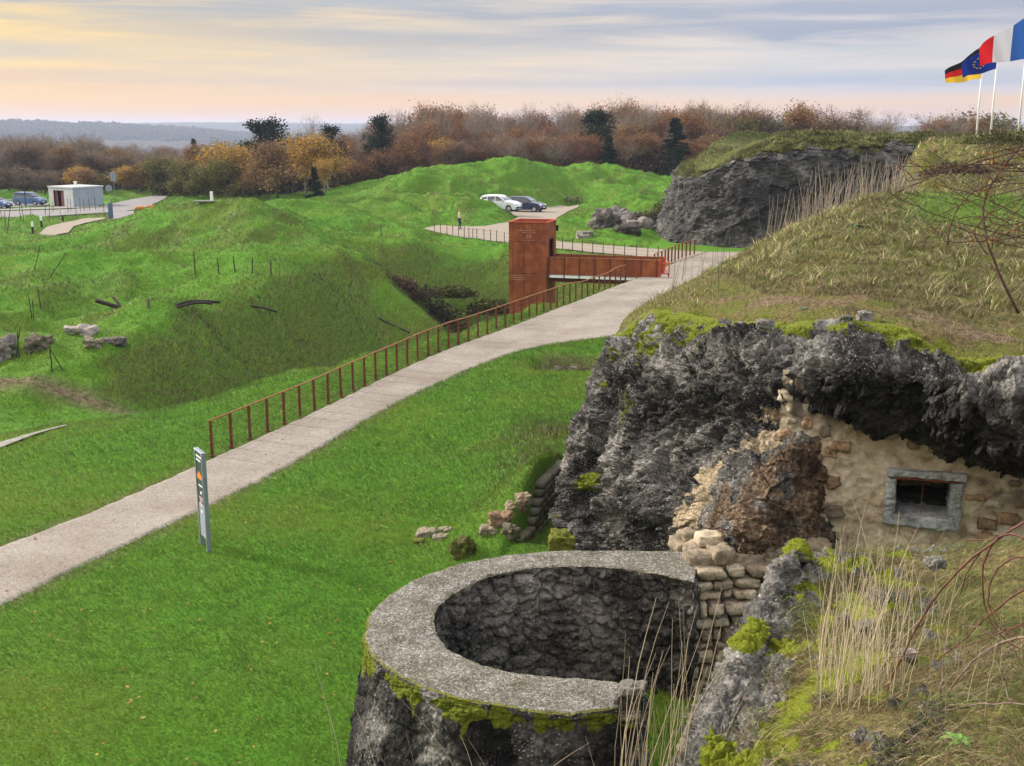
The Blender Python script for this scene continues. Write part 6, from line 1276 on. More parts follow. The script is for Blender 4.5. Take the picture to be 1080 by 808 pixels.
# ================================================================ CARS
def car(loc, rz, paint, label, wagon=1.0, van=False):
    e = empty('parked_car', loc, rz, label=label, cat='car'); e.scale = (wagon,) * 3; L, Wd = (4.35, 1.76)
    # side profile (x forward, z): body shell lofted across the width with tumblehome
    if van: top_ = [(-2.15,.55),(-2.16,1.0),(-2.10,1.70),(-1.9,1.78),(-.6,1.82),(.45,1.78),(1.15,1.18),(1.95,.98),(2.15,.75),(2.17,.45)]
    else: top_ = [(-2.12,.55),(-2.14,.95),(-2.0,1.15),(-1.78,1.50),(-1.5,1.58),(-.5,1.63),(.25,1.58),(1.0,1.10),(1.75,.94),(2.05,.76),(2.16,.45)]
    T = np.array(top_); xs = resample(T, 60); bot = .22
    V, Fs = [], []; nw_ = 13; wy = np.linspace(-1, 1, nw_)
    # ring sections: for each profile point a row across
    for (x, z) in xs:
        for w_ in wy:
            half = Wd / 2 * (1 - .05 * (abs(x) / 2.1) ** 3); tum = .80 if z > .95 else 1.0; tum = 1 - .20 * float(sst(np.array(z), .9, 1.6)); rnd = 1 - .035 * abs(w_) ** 5
            V.append((x * (1 - .03 * abs(w_) ** 4), w_ * half * tum, z * (rnd if z > .5 else 1)))
    n1 = len(xs); Fs += [(i*nw_+j, i*nw_+j+1, (i+1)*nw_+j+1, (i+1)*nw_+j) for i in range(n1-1) for j in range(nw_-1)]
    base_ = len(V)
    # sides: from profile edge down to the sill, with wheel arches
    for side in (0, nw_-1):
        sy = -1 if side == 0 else 1; s0_ = len(V); ks = 10
        for i, (x, z) in enumerate(xs):
            arch = 0
            for wx in (-1.32, 1.36):
                if abs(x - wx) < .37: arch = max(arch, math.sqrt(.37 ** 2 - (x - wx) ** 2) + .10)
            b_ = max(bot, arch + .20 if arch else bot)
            half = Wd / 2 * (1 - .05 * (abs(x) / 2.1) ** 3)
            for k in range(ks):
                f = k / (ks - 1); zz_ = z * .965 * (1 - f) + b_ * f if z > .5 else z * (1 - f) + min(b_, z) * f
                tum = 1 - .20 * float(sst(np.array(zz_), .9, 1.6)); V.append((x * .97, sy * half * tum * (1.0 + .02 * math.sin(f * 3)), zz_))
        for i in range(n1 - 1):
            for k in range(ks - 1):
                q_ = (s0_+i*ks+k, s0_+(i+1)*ks+k, s0_+(i+1)*ks+k+1, s0_+i*ks+k+1); Fs.append(q_ if sy < 0 else q_[::-1])
    mb = MB(); mb.add(V, Fs); mb.box((0, 0, .30), (4.0, 1.5, .14)); mb.build('body', paint, e, smooth=True)
    # windows: side glass panels and screens, proud of the shell
    for sy in (-1, 1):
        def sp(x, z): half = Wd/2 * (1 - .05 * (abs(x)/2.1) ** 3) * (1 - .20 * float(sst(np.array(z), .9, 1.6))); return (x, sy * (half + .014), z)
        sets = ([[(-1.95,1.12),(-1.92,1.60),(-1.0,1.64),(-1.0,1.12)],[(-.92,1.12),(-.92,1.64),(.02,1.64),(.02,1.12)],[(.10,1.12),(.10,1.63),(.40,1.60),(.95,1.16)]] if van else [[(-1.82,1.02),(-1.62,1.38),(-1.10,1.44),(-1.10,1.00)],[(-1.03,1.00),(-1.03,1.45),(-.22,1.49),(-.22,.99)],[(-.15,.99),(-.15,1.49),(.20,1.46),(.90,1.02)]])
        for s_ in sets:
            mb = MB(); k = 6; A_ = [];  # bilinear patch so that it follows the curve
            for a in np.linspace(0, 1, k):
                for b_ in np.linspace(0, 1, k):
                    p_ = (np.array(s_[0])*(1-a)*(1-b_) + np.array(s_[1])*(1-a)*b_ + np.array(s_[2])*a*b_ + np.array(s_[3])*a*(1-b_)); A_.append(sp(*p_))
            mb.add(A_, [(i*k+j, i*k+j+1, (i+1)*k+j+1, (i+1)*k+j) if sy > 0 else (i*k+j, (i+1)*k+j, (i+1)*k+j+1, i*k+j+1) for i in range(k-1) for j in range(k-1)]); mb.build('side_window', M['glass'], e, smooth=True)
        mb = MB(); mb.box((.62 if not van else .95, sy * .93, 1.02), (.14, .2, .13), bev=.03); mb.build('wing_mirror', paint, e)
        mb = MB(); mb.box((2.02, sy * .60, .74), (.22, .36, .16), bev=.04); mb.build('headlight', M['lamp'], e, smooth=True)
        mb = MB(); mb.box((-2.05, sy * .70, 1.0), (.14, .16, .34), bev=.03); mb.build('tail_light', M['redlamp'], e)
    (xa, za), (xb, zb) = ((.50,1.74),(1.12,1.24)) if van else ((.32,1.52),(.94,1.15))
    mb = MB(); nrm = np.array((zb - za, xa - xb)); nrm = -nrm / np.linalg.norm(nrm) * .02
    mb.add([(xa+nrm[0], -.62, za+nrm[1]), (xa+nrm[0], .62, za+nrm[1]), (xb+nrm[0], .72, zb+nrm[1]), (xb+nrm[0], -.72, zb+nrm[1])], [(0,3,2,1)]); mb.build('windscreen', M['glass'], e)
    mb = MB(); mb.box((2.12, 0, .42), (.10, 1.3, .16), bev=.02); mb.build('grille', M['black'], e)
    mb = MB(); mb.box((2.185, 0, .50), (.012, .5, .11)); mb.build('number_plate', M['white'], e)
    for wx in (-1.32, 1.36):
        for sy in (-1, 1):
            mb = MB(); mb.tube([(wx, sy*.64, .315), (wx, sy*.66, .315), (wx, sy*.84, .315), (wx, sy*.86, .315)], [.29, .315, .315, .29], 24); w_ = mb.build('wheel', M['rubber'], e, smooth=False)
            mb = MB(); mb.tube([(wx, sy*.80, .315), (wx, sy*.872, .315)], .2, 20); mb.build('rim', M['rim'], w_)
    return e
q = G(529, 227.5); car((q[0]-.15, q[1]-1.0, hz(q[0], q[1]) + .06), R(-24), M['whitecar'], 'silver-white family car parked in front of the navy one')
q = G(552, 222.5); car((q[0]+.2, q[1]-1.6, hz(q[0], q[1]) + .06), R(-24), M['navycar'], 'dark navy family car parked behind the white one', van=False)
q = G(32, 216); car((q[0], q[1], hz(q[0], q[1]) + .1), R(-14), M['bluecar'], 'blue van-like car parked left of the pale container', wagon=.84, van=True)
q = G(-5, 219.5); car((q[0], q[1], hz(q[0], q[1]) + .1), R(-14), M['bluecar'], 'blue car cut by the left edge of the photo', wagon=.84)

# ================================================================ CONTAINER HUT, SIGNS, LAMP
q = G(74, 220); hz0 = hz(q[0], q[1]) + .05; cA = G(52.5, 217.2); cB = G(78, 219.0); cC = G(110, 216.6)
ch = empty('container_hut', (cB[0], cB[1], hz0), label='pale grey ribbed container hut with an open dark doorway', cat='hut')
mg = plain('pale_blue_grey_sheet', (.27,.31,.36), .6, .3, .06, 1.0); mwf = plain('off_white_sheet', (.38,.40,.42), .7, .2, .05, 1.0)
def wall_panel(name, a, b_, h_, mat, ribs, parent, gap=None):
    a, b_ = np.array(a[:2]) - cB[:2], np.array(b_[:2]) - cB[:2]; L_ = np.linalg.norm(b_ - a); d_ = (b_ - a) / L_; n_ = np.array((d_[1], -d_[0])); V = []; Fs = []; m_ = 2 * max(1, int(L_ / .14)) if ribs else 2
    for i in range(m_ + 1):
        s_ = L_ * i / m_; o_ = .02 * (i % 2) if ribs else 0; p_ = a + d_ * s_ + n_ * o_
        V += [(p_[0], p_[1], 0), (p_[0], p_[1], h_)]
    Fs = [(2*i, 2*i+2, 2*i+3, 2*i+1) for i in range(m_)]; mb = MB(); mb.add(V, Fs); return mb.build(name, mat, parent)
hh_ = 2.08; vD = (cB - cA)[:2]; vR = (cC - cB)[:2]; cD = np.array((*(cA[:2] + vR), 0))
lerp = lambda a, b_, f: a * (1 - f) + b_ * f
wall_panel('front_wall', cA, lerp(cA, cB, .20), hh_, mwf, False, ch); wall_panel('front_wall', lerp(cA, cB, .63), cB, hh_, mwf, False, ch)
wall_panel('side_wall', cB, cC, hh_, mg, True, ch); wall_panel('back_wall', cC, cD, hh_, mg, True, ch); wall_panel('side_wall', cD, cA, hh_, mg, True, ch)
dA, dB = lerp(cA, cB, .20)[:2] - cB[:2], lerp(cA, cB, .63)[:2] - cB[:2]; inn = vR / np.linalg.norm(vR)
mb = MB(); mb.add([(*dA, 1.80), (*dB, 1.80), (*dB, hh_), (*dA, hh_)], [(0,1,2,3)]); mb.build('door_head', mwf, ch)
mb = MB(); A2_, B2_ = dA + inn * .5, dB + inn * .5; mb.add([(*dA,0),(*A2_,0),(*A2_,1.80),(*dA,1.80),(*dB,0),(*B2_,0),(*B2_,1.80),(*dB,1.80)], [(0,1,2,3),(5,4,7,6),(1,5,6,2),(3,2,6,7)]); mb.build('dark_doorway', M['black'], ch)
for f0, f1 in ((.22,.34),(.48,.61)):
    a_, b_ = lerp(cA, cB, f0)[:2] - cB[:2] + inn * .12, lerp(cA, cB, f1)[:2] - cB[:2] + inn * .12; mb = MB(); mb.add([(*a_,0),(*b_,0),(*b_,1.79),(*a_,1.79)], [(0,1,2,3)]); mb.build('red_door_leaf', plain('dull_red_door', (.13,.03,.03), .7, .2), ch)
pts_ = [cA[:2] - cB[:2], np.zeros(2), cC[:2] - cB[:2], cD[:2] - cB[:2]]; cm = sum(pts_) / 4; pts_ = [cm + (p_ - cm) * 1.03 for p_ in pts_]
mb = MB(); mb.add([(*p_, hh_) for p_ in pts_] + [(*p_, hh_ + .16) for p_ in pts_], [(0,3,2,1),(4,5,6,7),(0,1,5,4),(1,2,6,5),(2,3,7,6),(3,0,4,7)]); rf = mb.build('roof', mwf, ch)
mb = MB(); mb.tube([(cm[0], cm[1], hh_ + .1), (cm[0], cm[1], hh_ + .62)], .14, 10); mb.tube([(cm[0], cm[1], hh_ + .55), (cm[0], cm[1], hh_ + .66)], .2, 10); mb.build('vent_pipe', M['white'], rf)
def roadsign(px, py, h_, rad, label, panel=False):
    p = G(px, py); z = hz(*p[:2]); e = empty('road_sign', (p[0], p[1], z), label=label, cat='road sign'); mb = MB(); mb.tube([(0,0,0),(0,0,h_)], .04, 8); mb.build('pole', M['grey'], e)
    mb = MB(); mb.tube([(0,-.05,h_ + rad*.6), (0,-.08,h_ + rad*.6)], rad, 24); d_ = mb.build('disc', M['grey'], e)
    if panel: mb = MB(); mb.box((0,-.06,h_ + rad*.6 - rad*1.2), (rad*1.6,.03,rad*1.1), bev=.01); mb.build('sub_panel', M['grey'], e)
    return e
roadsign(121.5, 213, 3.0, .42, 'taller grey round road sign seen from behind, by the road', True); roadsign(116.5, 219.5, 2.0, .38, 'shorter grey round road sign left of the taller one')
p = G(117.3, 231.5); e = empty('blue_pillar', (p[0], p[1], hz(*p[:2])), label='slate-blue rectangular pillar sign at the edge of the lawn by the forecourt', cat='pillar sign')
mb = MB(); mb.box((0,0,.80), (.42,.16,1.50), bev=.01); mb.build('panel', M['blueslate'], e); mb = MB(); mb.box((0,0,.03), (.5,.24,.06)); mb.build('foot', M['grey'], e)
for k, px in enumerate((147.5, 159)):
    p = G(px, 221.5 - k*.4); mb = MB(); mb.box((0,0,.22), (1.0,.5,.44), bev=.12); o = mb.build('low_barrier', plain('orange_plastic', (.42,.17,.03), .7, .2), loc=(p[0], p[1], hz(*p[:2])), smooth=True); tag(o, ('orange-brown low barrier block left of its twin by the road bend', 'orange-brown low barrier block right of its twin by the road bend')[k], 'barrier')
p = hit(223.5, 212.5); mb = MB(); mb.box((0,0,.32), (.2,.15,.75), bev=.03); o = mb.build('boundary_stone', M['white'], loc=tuple(p)); tag(o, 'upright pale marker stone in front of the yellow trees', 'marker stone')
mb = MB(); mb.box((0,0,.0), (1.5,.5,.10), bev=.02); o = mb.build('stone_slab', M['concrete'], loc=(p[0]-.5, p[1]-.1, p[2]+.02)); tag(o, 'flat pale slab on the ground by the upright marker stone', 'slab')
p = G(27.5, 218); e = empty('lamp_post', (p[0], p[1], hz(*p[:2])), label='thin dark lamp post standing over the blue van-like car', cat='lamp post')
mb = MB(); mb.tube([(0,0,0),(0,0,4.2)], [.06,.04], 8); mb.build('pole', M['darkiron'], e); mb = MB(); mb.tube([(0,0,4.15),(0,0,4.3),(0,0,4.4)], [.12,.24,.06], 12); mb.build('lamp_head', M['darkiron'], e)
p = G(12, 215.5); e = empty('picnic_table', (p[0], p[1], hz(*p[:2])), 0, label='pale picnic table beside the car park at far left', cat='table')
mb = MB(); mb.box((0,0,.75), (1.9,.8,.06)); mb.build('table_top', M['concrete'], e)
for sx in (-1,1): mb = MB(); mb.box((sx*.6,0,.36), (.1,.6,.72)); mb.build('leg', M['concrete'], e)

# ================================================================ FLAGS
def flag(pole_px, base_py, top_px, top_py, Y, label, bands, fly, hoist, drop, low, phase, horizontal, stars=False, name='flagpole'):
    b0, t0 = D(pole_px, base_py, Y), D(top_px, top_py, Y); Hh = t0[2] - b0[2] + .6; b0[2] -= .6
    e = empty('flagpole', b0, label=label, cat='flagpole'); mb = MB(); mb.tube([(0,0,0),(0,0,Hh)], [.065,.04], 10); mb.build('pole', M['white'], e, smooth=True)
    mb = MB(); mb.tube([(0,0,Hh-.02),(0,0,Hh+.05),(0,0,Hh+.09)], [.05,.10,.03], 10); mb.build('finial', M['darkiron'], e)
    def S_(u, v_):      # u along the fly, v from top to bottom
        x = -fly * u * (.96 - .05 * v_); y = .28 * math.sin(u * 7.5 + phase + v_ * 1.2) * u ** .7 + .10 * math.sin(u * 17 + v_ * 3) * u
        z = Hh - .12 - (1 - v_) * drop * u ** 1.1 - v_ * (hoist + low * u) + .08 * math.sin(u * 8 + phase) * u
        return (x, y, z)
    cloth = empty('flag'); cloth.parent = e
    for c_, nm, u0, u1, v0, v1 in bands:
        n1_, n2_ = max(3, int(40 * (u1 - u0))), max(3, int(26 * (v1 - v0))); V = [S_(u0 + (u1 - u0) * i / n1_, v0 + (v1 - v0) * j / n2_) for i in range(n1_ + 1) for j in range(n2_ + 1)]
        mb = MB(); mb.add(V, [(i*(n2_+1)+j, i*(n2_+1)+j+1, (i+1)*(n2_+1)+j+1, (i+1)*(n2_+1)+j) for i in range(n1_) for j in range(n2_)]); mb.build(nm, c_, cloth, smooth=True)
    if stars:
        mb = MB()
        for k in range(12):
            a = k * math.pi / 6; cu, cv = .5 + .155 * math.cos(a), .5 + .25 * math.sin(a); V = []
            for off in (-.022, .022):
                for i in range(10):
                    rr_ = .075 if i % 2 == 0 else .032; aa_ = i * math.pi / 5 - math.pi / 2; q_ = S_(cu + rr_ * math.cos(aa_) / fly, cv + rr_ * math.sin(aa_) / hoist); V.append((q_[0], q_[1] + off, q_[2]))
            mb.add(V, [tuple(range(10)), tuple(range(19, 9, -1))])
        mb.build('gold_stars', fm('star_gold', (.75,.55,.04)), cloth)
    return e
def fm(nm, c_):
    if nm in bpy.data.materials: return bpy.data.materials[nm]
    m_, t, b = newmat(nm, .8, .1); b.inputs['Base Color'].default_value = (*c_, 1); tr = N(t, 'ShaderNodeBsdfTranslucent'); tr.inputs[0].default_value = (*c_, 1); mx = N(t, 'ShaderNodeMixShader'); mx.inputs[0].default_value = .35
    t.links.new(b.outputs[0], mx.inputs[1]); t.links.new(tr.outputs[0], mx.inputs[2]); t.links.new(mx.outputs[0], t.nodes['Material Output'].inputs[0]); return m_
flag(1028.5, 157, 1038.5, 46, 72, 'leftmost flagpole flying a black, red and gold striped flag', [(fm('flag_black', (.015,.013,.015)), 'black_stripe', 0,1,0,.333), (fm('flag_red', (.55,.015,.02)), 'red_stripe', 0,1,.333,.667), (fm('flag_gold', (.78,.50,.05)), 'gold_stripe', 0,1,.667,1)], 2.35, 1.95, 1.55, .35, .3, True)
flag(1044, 150, 1052.5, 36, 69, 'middle flagpole flying a dark blue flag with a ring of gold stars', [(fm('flag_blue', (.012,.03,.22)), 'blue_field', 0,1,0,1)], 2.2, 1.85, 1.7, .55, 1.4, True, stars=True)
flag(1073.5, 146, 1081.5, 14, 66, 'rightmost flagpole flying a blue, white and red vertical tricolour flag', [(fm('flag_mid_blue', (.03,.10,.36)), 'blue_band', 0,.333,0,1), (fm('flag_white', (.62,.62,.70)), 'white_band', .333,.667,0,1), (fm('flag_red', (.55,.015,.02)), 'red_band', .667,1,0,1)], 2.9, 2.35, 1.75, .35, 2.3, False)

# ================================================================ PERSON on the gravel track
def person(px, py, rz, label):
    p = G(px, py); p[2] = hz(*p[:2]) + .06; e = empty('person', p, rz, label=label, cat='person')
    J = {'pel': (0,0,.95), 'wai': (0,0,1.10), 'che': (0,.0,1.32), 'nec': (0,.01,1.47), 'hd0': (0,.02,1.56), 'hd1': (0,.03,1.68),
         'hL': (.10,0,.90), 'kL': (.12,.03,.50), 'aL': (.13,-.03,.09), 'tL': (.14,.13,.035), 'hR': (-.10,0,.90), 'kR': (-.11,.10,.50), 'aR': (-.12,.08,.09), 'tR': (-.13,.24,.035),
         'sL': (.18,0,1.40), 'eL': (.25,.02,1.13), 'wL': (.22,.16,.93), 'fL': (.20,.22,.86), 'sR': (-.18,0,1.40), 'eR': (-.25,.06,1.14), 'wR': (-.12,.24,1.16), 'fR': (-.06,.28,1.18)}
    rad = dict(pel=.145, wai=.13, che=.15, nec=.06, hd0=.085, hd1=.09, hL=.095, kL=.06, aL=.042, tL=.035, hR=.095, kR=.06, aR=.042, tR=.035, sL=.065, eL=.045, wL=.032, fL=.03, sR=.065, eR=.045, wR=.032, fR=.03)
    E = [('pel','wai'),('wai','che'),('che','nec'),('nec','hd0'),('hd0','hd1'),('pel','hL'),('hL','kL'),('kL','aL'),('aL','tL'),('pel','hR'),('hR','kR'),('kR','aR'),('aR','tR'),('che','sL'),('sL','eL'),('eL','wL'),('wL','fL'),('che','sR'),('sR','eR'),('eR','wR'),('wR','fR')]
    ks = list(J); me = bpy.data.meshes.new('body'); me.from_pydata([J[k] for k in ks], [(ks.index(a), ks.index(b_)) for a, b_ in E], [])
    o = bpy.data.objects.new('body', me); C.objects.link(o); o.parent = e; sk = o.modifiers.new('skin', 'SKIN'); sd = o.modifiers.new('sub', 'SUBSURF'); sd.levels = sd.render_levels = 2
    if not me.skin_vertices: me.skin_vertices.new()
    for i, k in enumerate(ks): me.skin_vertices[0].data[i].radius = (rad[k], rad[k]); me.skin_vertices[0].data[i].use_root = (k == 'pel')
    m_, t, b = newmat('skin_and_clothes', .85, .15); v_ = coords(t); se_ = N(t, 'ShaderNodeSeparateXYZ'); t.links.new(v_, se_.inputs[0])
    c_ = ramp(t, mth(t, 'MULTIPLY', se_.outputs[2], .5), [(0, (.02,.018,.02)), (.055, (.02,.025,.06)), (.50, (.55,.47,.27)), (.735, (.52,.34,.24))], 'CONSTANT'); t.links.new(c_, b.inputs['Base Color']); me.materials.append(m_)
    mb = MB(); r_ = 12
    for k, (zc, ra) in enumerate(((1.66, .10),)):
        V, Fs = [], []
        for i in range(9):
            th_ = math.pi * .62 * i / 8
            for j in range(r_): ph = 2 * math.pi * j / r_; V.append((ra * 1.02 * math.sin(th_) * math.cos(ph), .005 + ra * 1.1 * math.sin(th_) * math.sin(ph) - .02 * (i / 8), zc + ra * math.cos(th_) * 1.1))
        for i in range(8):
            for j in range(r_): Fs.append((i*r_+j, i*r_+(j+1)%r_, (i+1)*r_+(j+1)%r_, (i+1)*r_+j))
        mb.add(V, Fs)
    mb.build('hair', plain('sandy_hair', (.28,.19,.10), .9, .1), e, smooth=True)
    return e
person(484.5, 242.6, R(-100), 'person in a pale yellow top and dark trousers standing on the gravel track')

# ================================================================ TREES
def tree_skel(seed, h, kind):
    r_ = np.random.default_rng(seed); segs = []; tips = []
    def grow(p, d, L, rad, lev, maxlev):
        n = 3 if lev < 2 else 2; q = np.array(p, float); d = np.array(d, float)
        for i in range(n):
            d2 = d + r_.normal(0, .10 + .05 * lev, 3); d2[2] += .04; d2 /= np.linalg.norm(d2); q2 = q + d2 * L / n; r2 = rad * (1 - .28 * (i + 1) / n)
            segs.append((q, q2, rad * (1 - .28 * i / n), r2, lev)); q, d = q2, d2
            if lev < maxlev and (i < n - 1 or lev > 0):
                for _ in range(1 if lev == 0 else 2):
                    a = r_.uniform(0, 2 * math.pi); s_ = r_.uniform(.45, .95); dd = d * math.cos(s_) + np.array((math.cos(a), math.sin(a), .1)) * math.sin(s_); dd /= np.linalg.norm(dd)
                    grow(q, dd, L * r_.uniform(.5, .72), r2 * .55, lev + 1, maxlev)
        if lev < maxlev:
            for _ in range(3):
                a = r_.uniform(0, 2 * math.pi); s_ = r_.uniform(.2, .6); dd = d * math.cos(s_) + np.array((math.cos(a), math.sin(a), .2)) * math.sin(s_); dd /= np.linalg.norm(dd)
                grow(q, dd, L * r_.uniform(.55, .8), rad * .5, lev + 1, maxlev)
        else: tips.append((q, d))
    if kind in ('spruce', 'pine'):
        segs.append((np.zeros(3), np.array((0, 0, h * .5)), h * .022, h * .014, 0)); segs.append((np.array((0, 0, h * .5)), np.array((r_.normal(0, .1), r_.normal(0, .1), h * .97)), h * .014, h * .003, 0))
        nb = 90 if kind == 'spruce' else 46
        for k in range(nb):
            f = r_.uniform(.06, .98) if kind == 'spruce' else r_.uniform(.42, .98); a = r_.uniform(0, 6.283); L = (h * .26 * (1 - f) ** .8 + .15) if kind == 'spruce' else h * (.24 * (1 - ((f - .68) / .42) ** 2) + .03)
            b0 = np.array((0, 0, h * f)); e = b0 + np.array((math.cos(a) * L, math.sin(a) * L, (-.22 if kind == 'spruce' else .18) * L)); segs.append((b0, e, .03, .01, 2))
            for g in np.linspace(.3, 1, 6 if kind == 'spruce' else 5): tips.append((b0 + (e - b0) * g, (e - b0) / L))
    else: grow((0, 0, -.3), (0, 0, 1), h * .42, h * .020, 0, 3)
    return segs, tips
def tree_proto(name, seed, h, kind, leafn, leafs, pal, twigs, bark, label, cat='tree'):
    r_ = np.random.default_rng(seed + 100); segs, tips = tree_skel(seed, h, kind)
    zmax = max(s[1][2] for s in segs); k_ = h / zmax; V, Fq = [], []; n0 = 0
    for a, b_, ra, rb, lev in segs:
        a, b_ = a * k_, b_ * k_; m_ = 6 if lev == 0 else (4 if lev < 2 else 3); T = b_ - a; T /= np.linalg.norm(T) + 1e-9; u_ = np.cross(T, (1., .3, .1)); u_ /= np.linalg.norm(u_); w_ = np.cross(T, u_)
        for c_, rd in ((a, ra), (b_, rb)):
            rd = max(rd, .016)
            for k in range(m_): an = 6.2832 * k / m_; V.append(c_ + rd * (u_ * math.cos(an) + w_ * math.sin(an)))
        Fq += [(n0+k, n0+(k+1)%m_, n0+m_+(k+1)%m_, n0+m_+k) for k in range(m_)]; n0 += 2 * m_
    e = empty(name, (0, 0, 0)); mesh('trunk', np.array(V), np.array(Fq), bark, e, smooth=True)
    tp = np.array([t_[0] for t_ in tips]) * k_; td = np.array([t_[1] for t_ in tips]); VV, TT, QQ, CC = [], [], [], []; nv_ = 0
    sp = {'spruce': .16, 'pine': .34}.get(kind, .55) * (h / 11)
    if leafn:
        i = r_.integers(len(tp), size=leafn); c0 = tp[i] + r_.normal(0, sp, (leafn, 3)) - td[i] * r_.uniform(0, .5, (leafn, 1)); s_ = leafs * r_.uniform(.5, 1.35, leafn)[:, None]
        a, b_ = r_.normal(size=(leafn, 3)), r_.normal(size=(leafn, 3)); a /= np.linalg.norm(a, axis=1)[:, None]; b_ /= np.linalg.norm(b_, axis=1)[:, None]
        Q = np.stack([c0 - a * s_, c0 + b_ * s_ * .7, c0 + a * s_ * .9, c0 - b_ * s_ * .6], 1).reshape(-1, 3); VV.append(Q); QQ.append(np.arange(leafn * 4).reshape(-1, 4)); nv_ = leafn * 4
        clv = fbm(c0 * .55 + seed, 2)[:, None]; c_ = pal[r_.integers(len(pal), size=leafn)] * r_.uniform(.65, 1.35, (leafn, 1)) * (1 + .5 * clv); CC.append(np.repeat(c_, 4, 0))
    if twigs:
        i = r_.integers(len(tp), size=twigs); c0 = tp[i] + r_.normal(0, .25, (twigs, 3)); dv_ = td[i] + r_.normal(0, .55, (twigs, 3)); dv_[:, 2] += .25; dv_ /= np.linalg.norm(dv_, axis=1)[:, None]; L = r_.uniform(.4, 1.2, twigs)[:, None] * h / 11
        w_ = np.cross(dv_, r_.normal(size=(twigs, 3))); w_ /= np.linalg.norm(w_, axis=1)[:, None]; w_ *= .014
        Q = np.stack([c0 - w_, c0 + w_, c0 + dv_ * L], 1).reshape(-1, 3); VV.append(Q); TT.append(np.arange(twigs * 3).reshape(-1, 3) + nv_); CC.append(np.repeat(np.array([(.17,.128,.10)]) * r_.uniform(.5, 1.5, (twigs, 1)), 3, 0))
    mesh('crown', np.concatenate(VV), QQ + TT, M['leaf'], e, smooth=False, attrs={'col': np.clip(np.concatenate(CC), 0, 1)})
    return e
PAL = {'bare': np.array([(.17,.115,.07),(.14,.10,.07),(.22,.12,.055)]), 'russet': np.array([(.22,.095,.045),(.27,.13,.055),(.17,.08,.045),(.30,.17,.06)]), 'wine': np.array([(.15,.065,.045),(.19,.08,.05),(.12,.06,.045)]),
       'ochre': np.array([(.40,.25,.045),(.48,.30,.05),(.28,.18,.04),(.33,.16,.04)]), 'brown': np.array([(.22,.125,.055),(.27,.16,.07),(.16,.09,.045)]), 'olive': np.array([(.095,.10,.03),(.13,.125,.035),(.16,.13,.04)]), 'dark': np.array([(.012,.026,.016),(.02,.036,.02),(.014,.02,.014)]), 'pale': np.array([(.26,.19,.13),(.22,.15,.10),(.30,.2,.12)])}
protos = {}
for kname, seed, h, kind, ln, ls, pal, tw, bark in [
    ('bare1', 1, 12, 'b', 900, .10, 'bare', 2600, 'bark'), ('bare2', 2, 12.5, 'b', 500, .10, 'bare', 3000, 'palebark'), ('bare3', 3, 11, 'b', 3000, .12, 'brown', 2200, 'bark'),
    ('russet1', 4, 11, 'b', 6500, .15, 'russet', 900, 'bark'), ('russet2', 5, 10.5, 'b', 5500, .15, 'russet', 1200, 'bark'), ('wine', 6, 11, 'b', 6000, .14, 'wine', 1200, 'bark'),
    ('ochre1', 7, 9.5, 'b', 4600, .16, 'ochre', 500, 'palebark'), ('ochre2', 8, 9, 'b', 4200, .16, 'ochre', 500, 'palebark'), ('brown1', 9, 9.5, 'b', 4600, .15, 'brown', 800, 'bark'),
    ('olive', 10, 8, 'b', 4200, .17, 'olive', 500, 'bark'), ('pine', 11, 12, 'pine', 6500, .20, 'dark', 0, 'bark'), ('spruce', 12, 10, 'spruce', 12000, .17, 'dark', 0, 'bark'),
    ('birch', 13, 13.5, 'b', 900, .11, 'pale', 2400, 'palebark'), ('birch2', 14, 13, 'b', 500, .11, 'russet', 2800, 'palebark')]:
    protos[kname] = tree_proto('tree', seed, h, kind, ln, ls, PAL[pal], tw, M[bark], '')
used_p = set()
def place_tree(k, X, Y, htop, label, group, z=None, wid=1.0, name='tree'):
    pr_ = protos[k]; base = {'bare1':12,'bare2':12.5,'bare3':11,'russet1':11,'russet2':10.5,'wine':11,'ochre1':9.5,'ochre2':9,'brown1':9.5,'olive':8,'pine':12,'spruce':10,'birch':13.5,'birch2':13}[k]
    if k in used_p: e = copy_tree(pr_)
    else: e = pr_; used_p.add(k)
    e.name = name; z = hz(X, Y) - .2 if z is None else z; s_ = max(.3, (htop - z) / base); e.location = (X, Y, z); e.scale = (s_ * wid, s_ * wid, s_); e.rotation_euler = (0, 0, random.uniform(0, 6.28))
    e['label'] = label; e['category'] = 'tree'
    if group: e['group'] = group
    elif 'group' in e: del e['group']
    return e
def tree_px(k, px, ytop, Y, label, group=None, wid=1.0, name='tree'):
    p = D(px, ytop, Y); return place_tree(k, p[0], Y, p[2], label, group, None, wid, name)
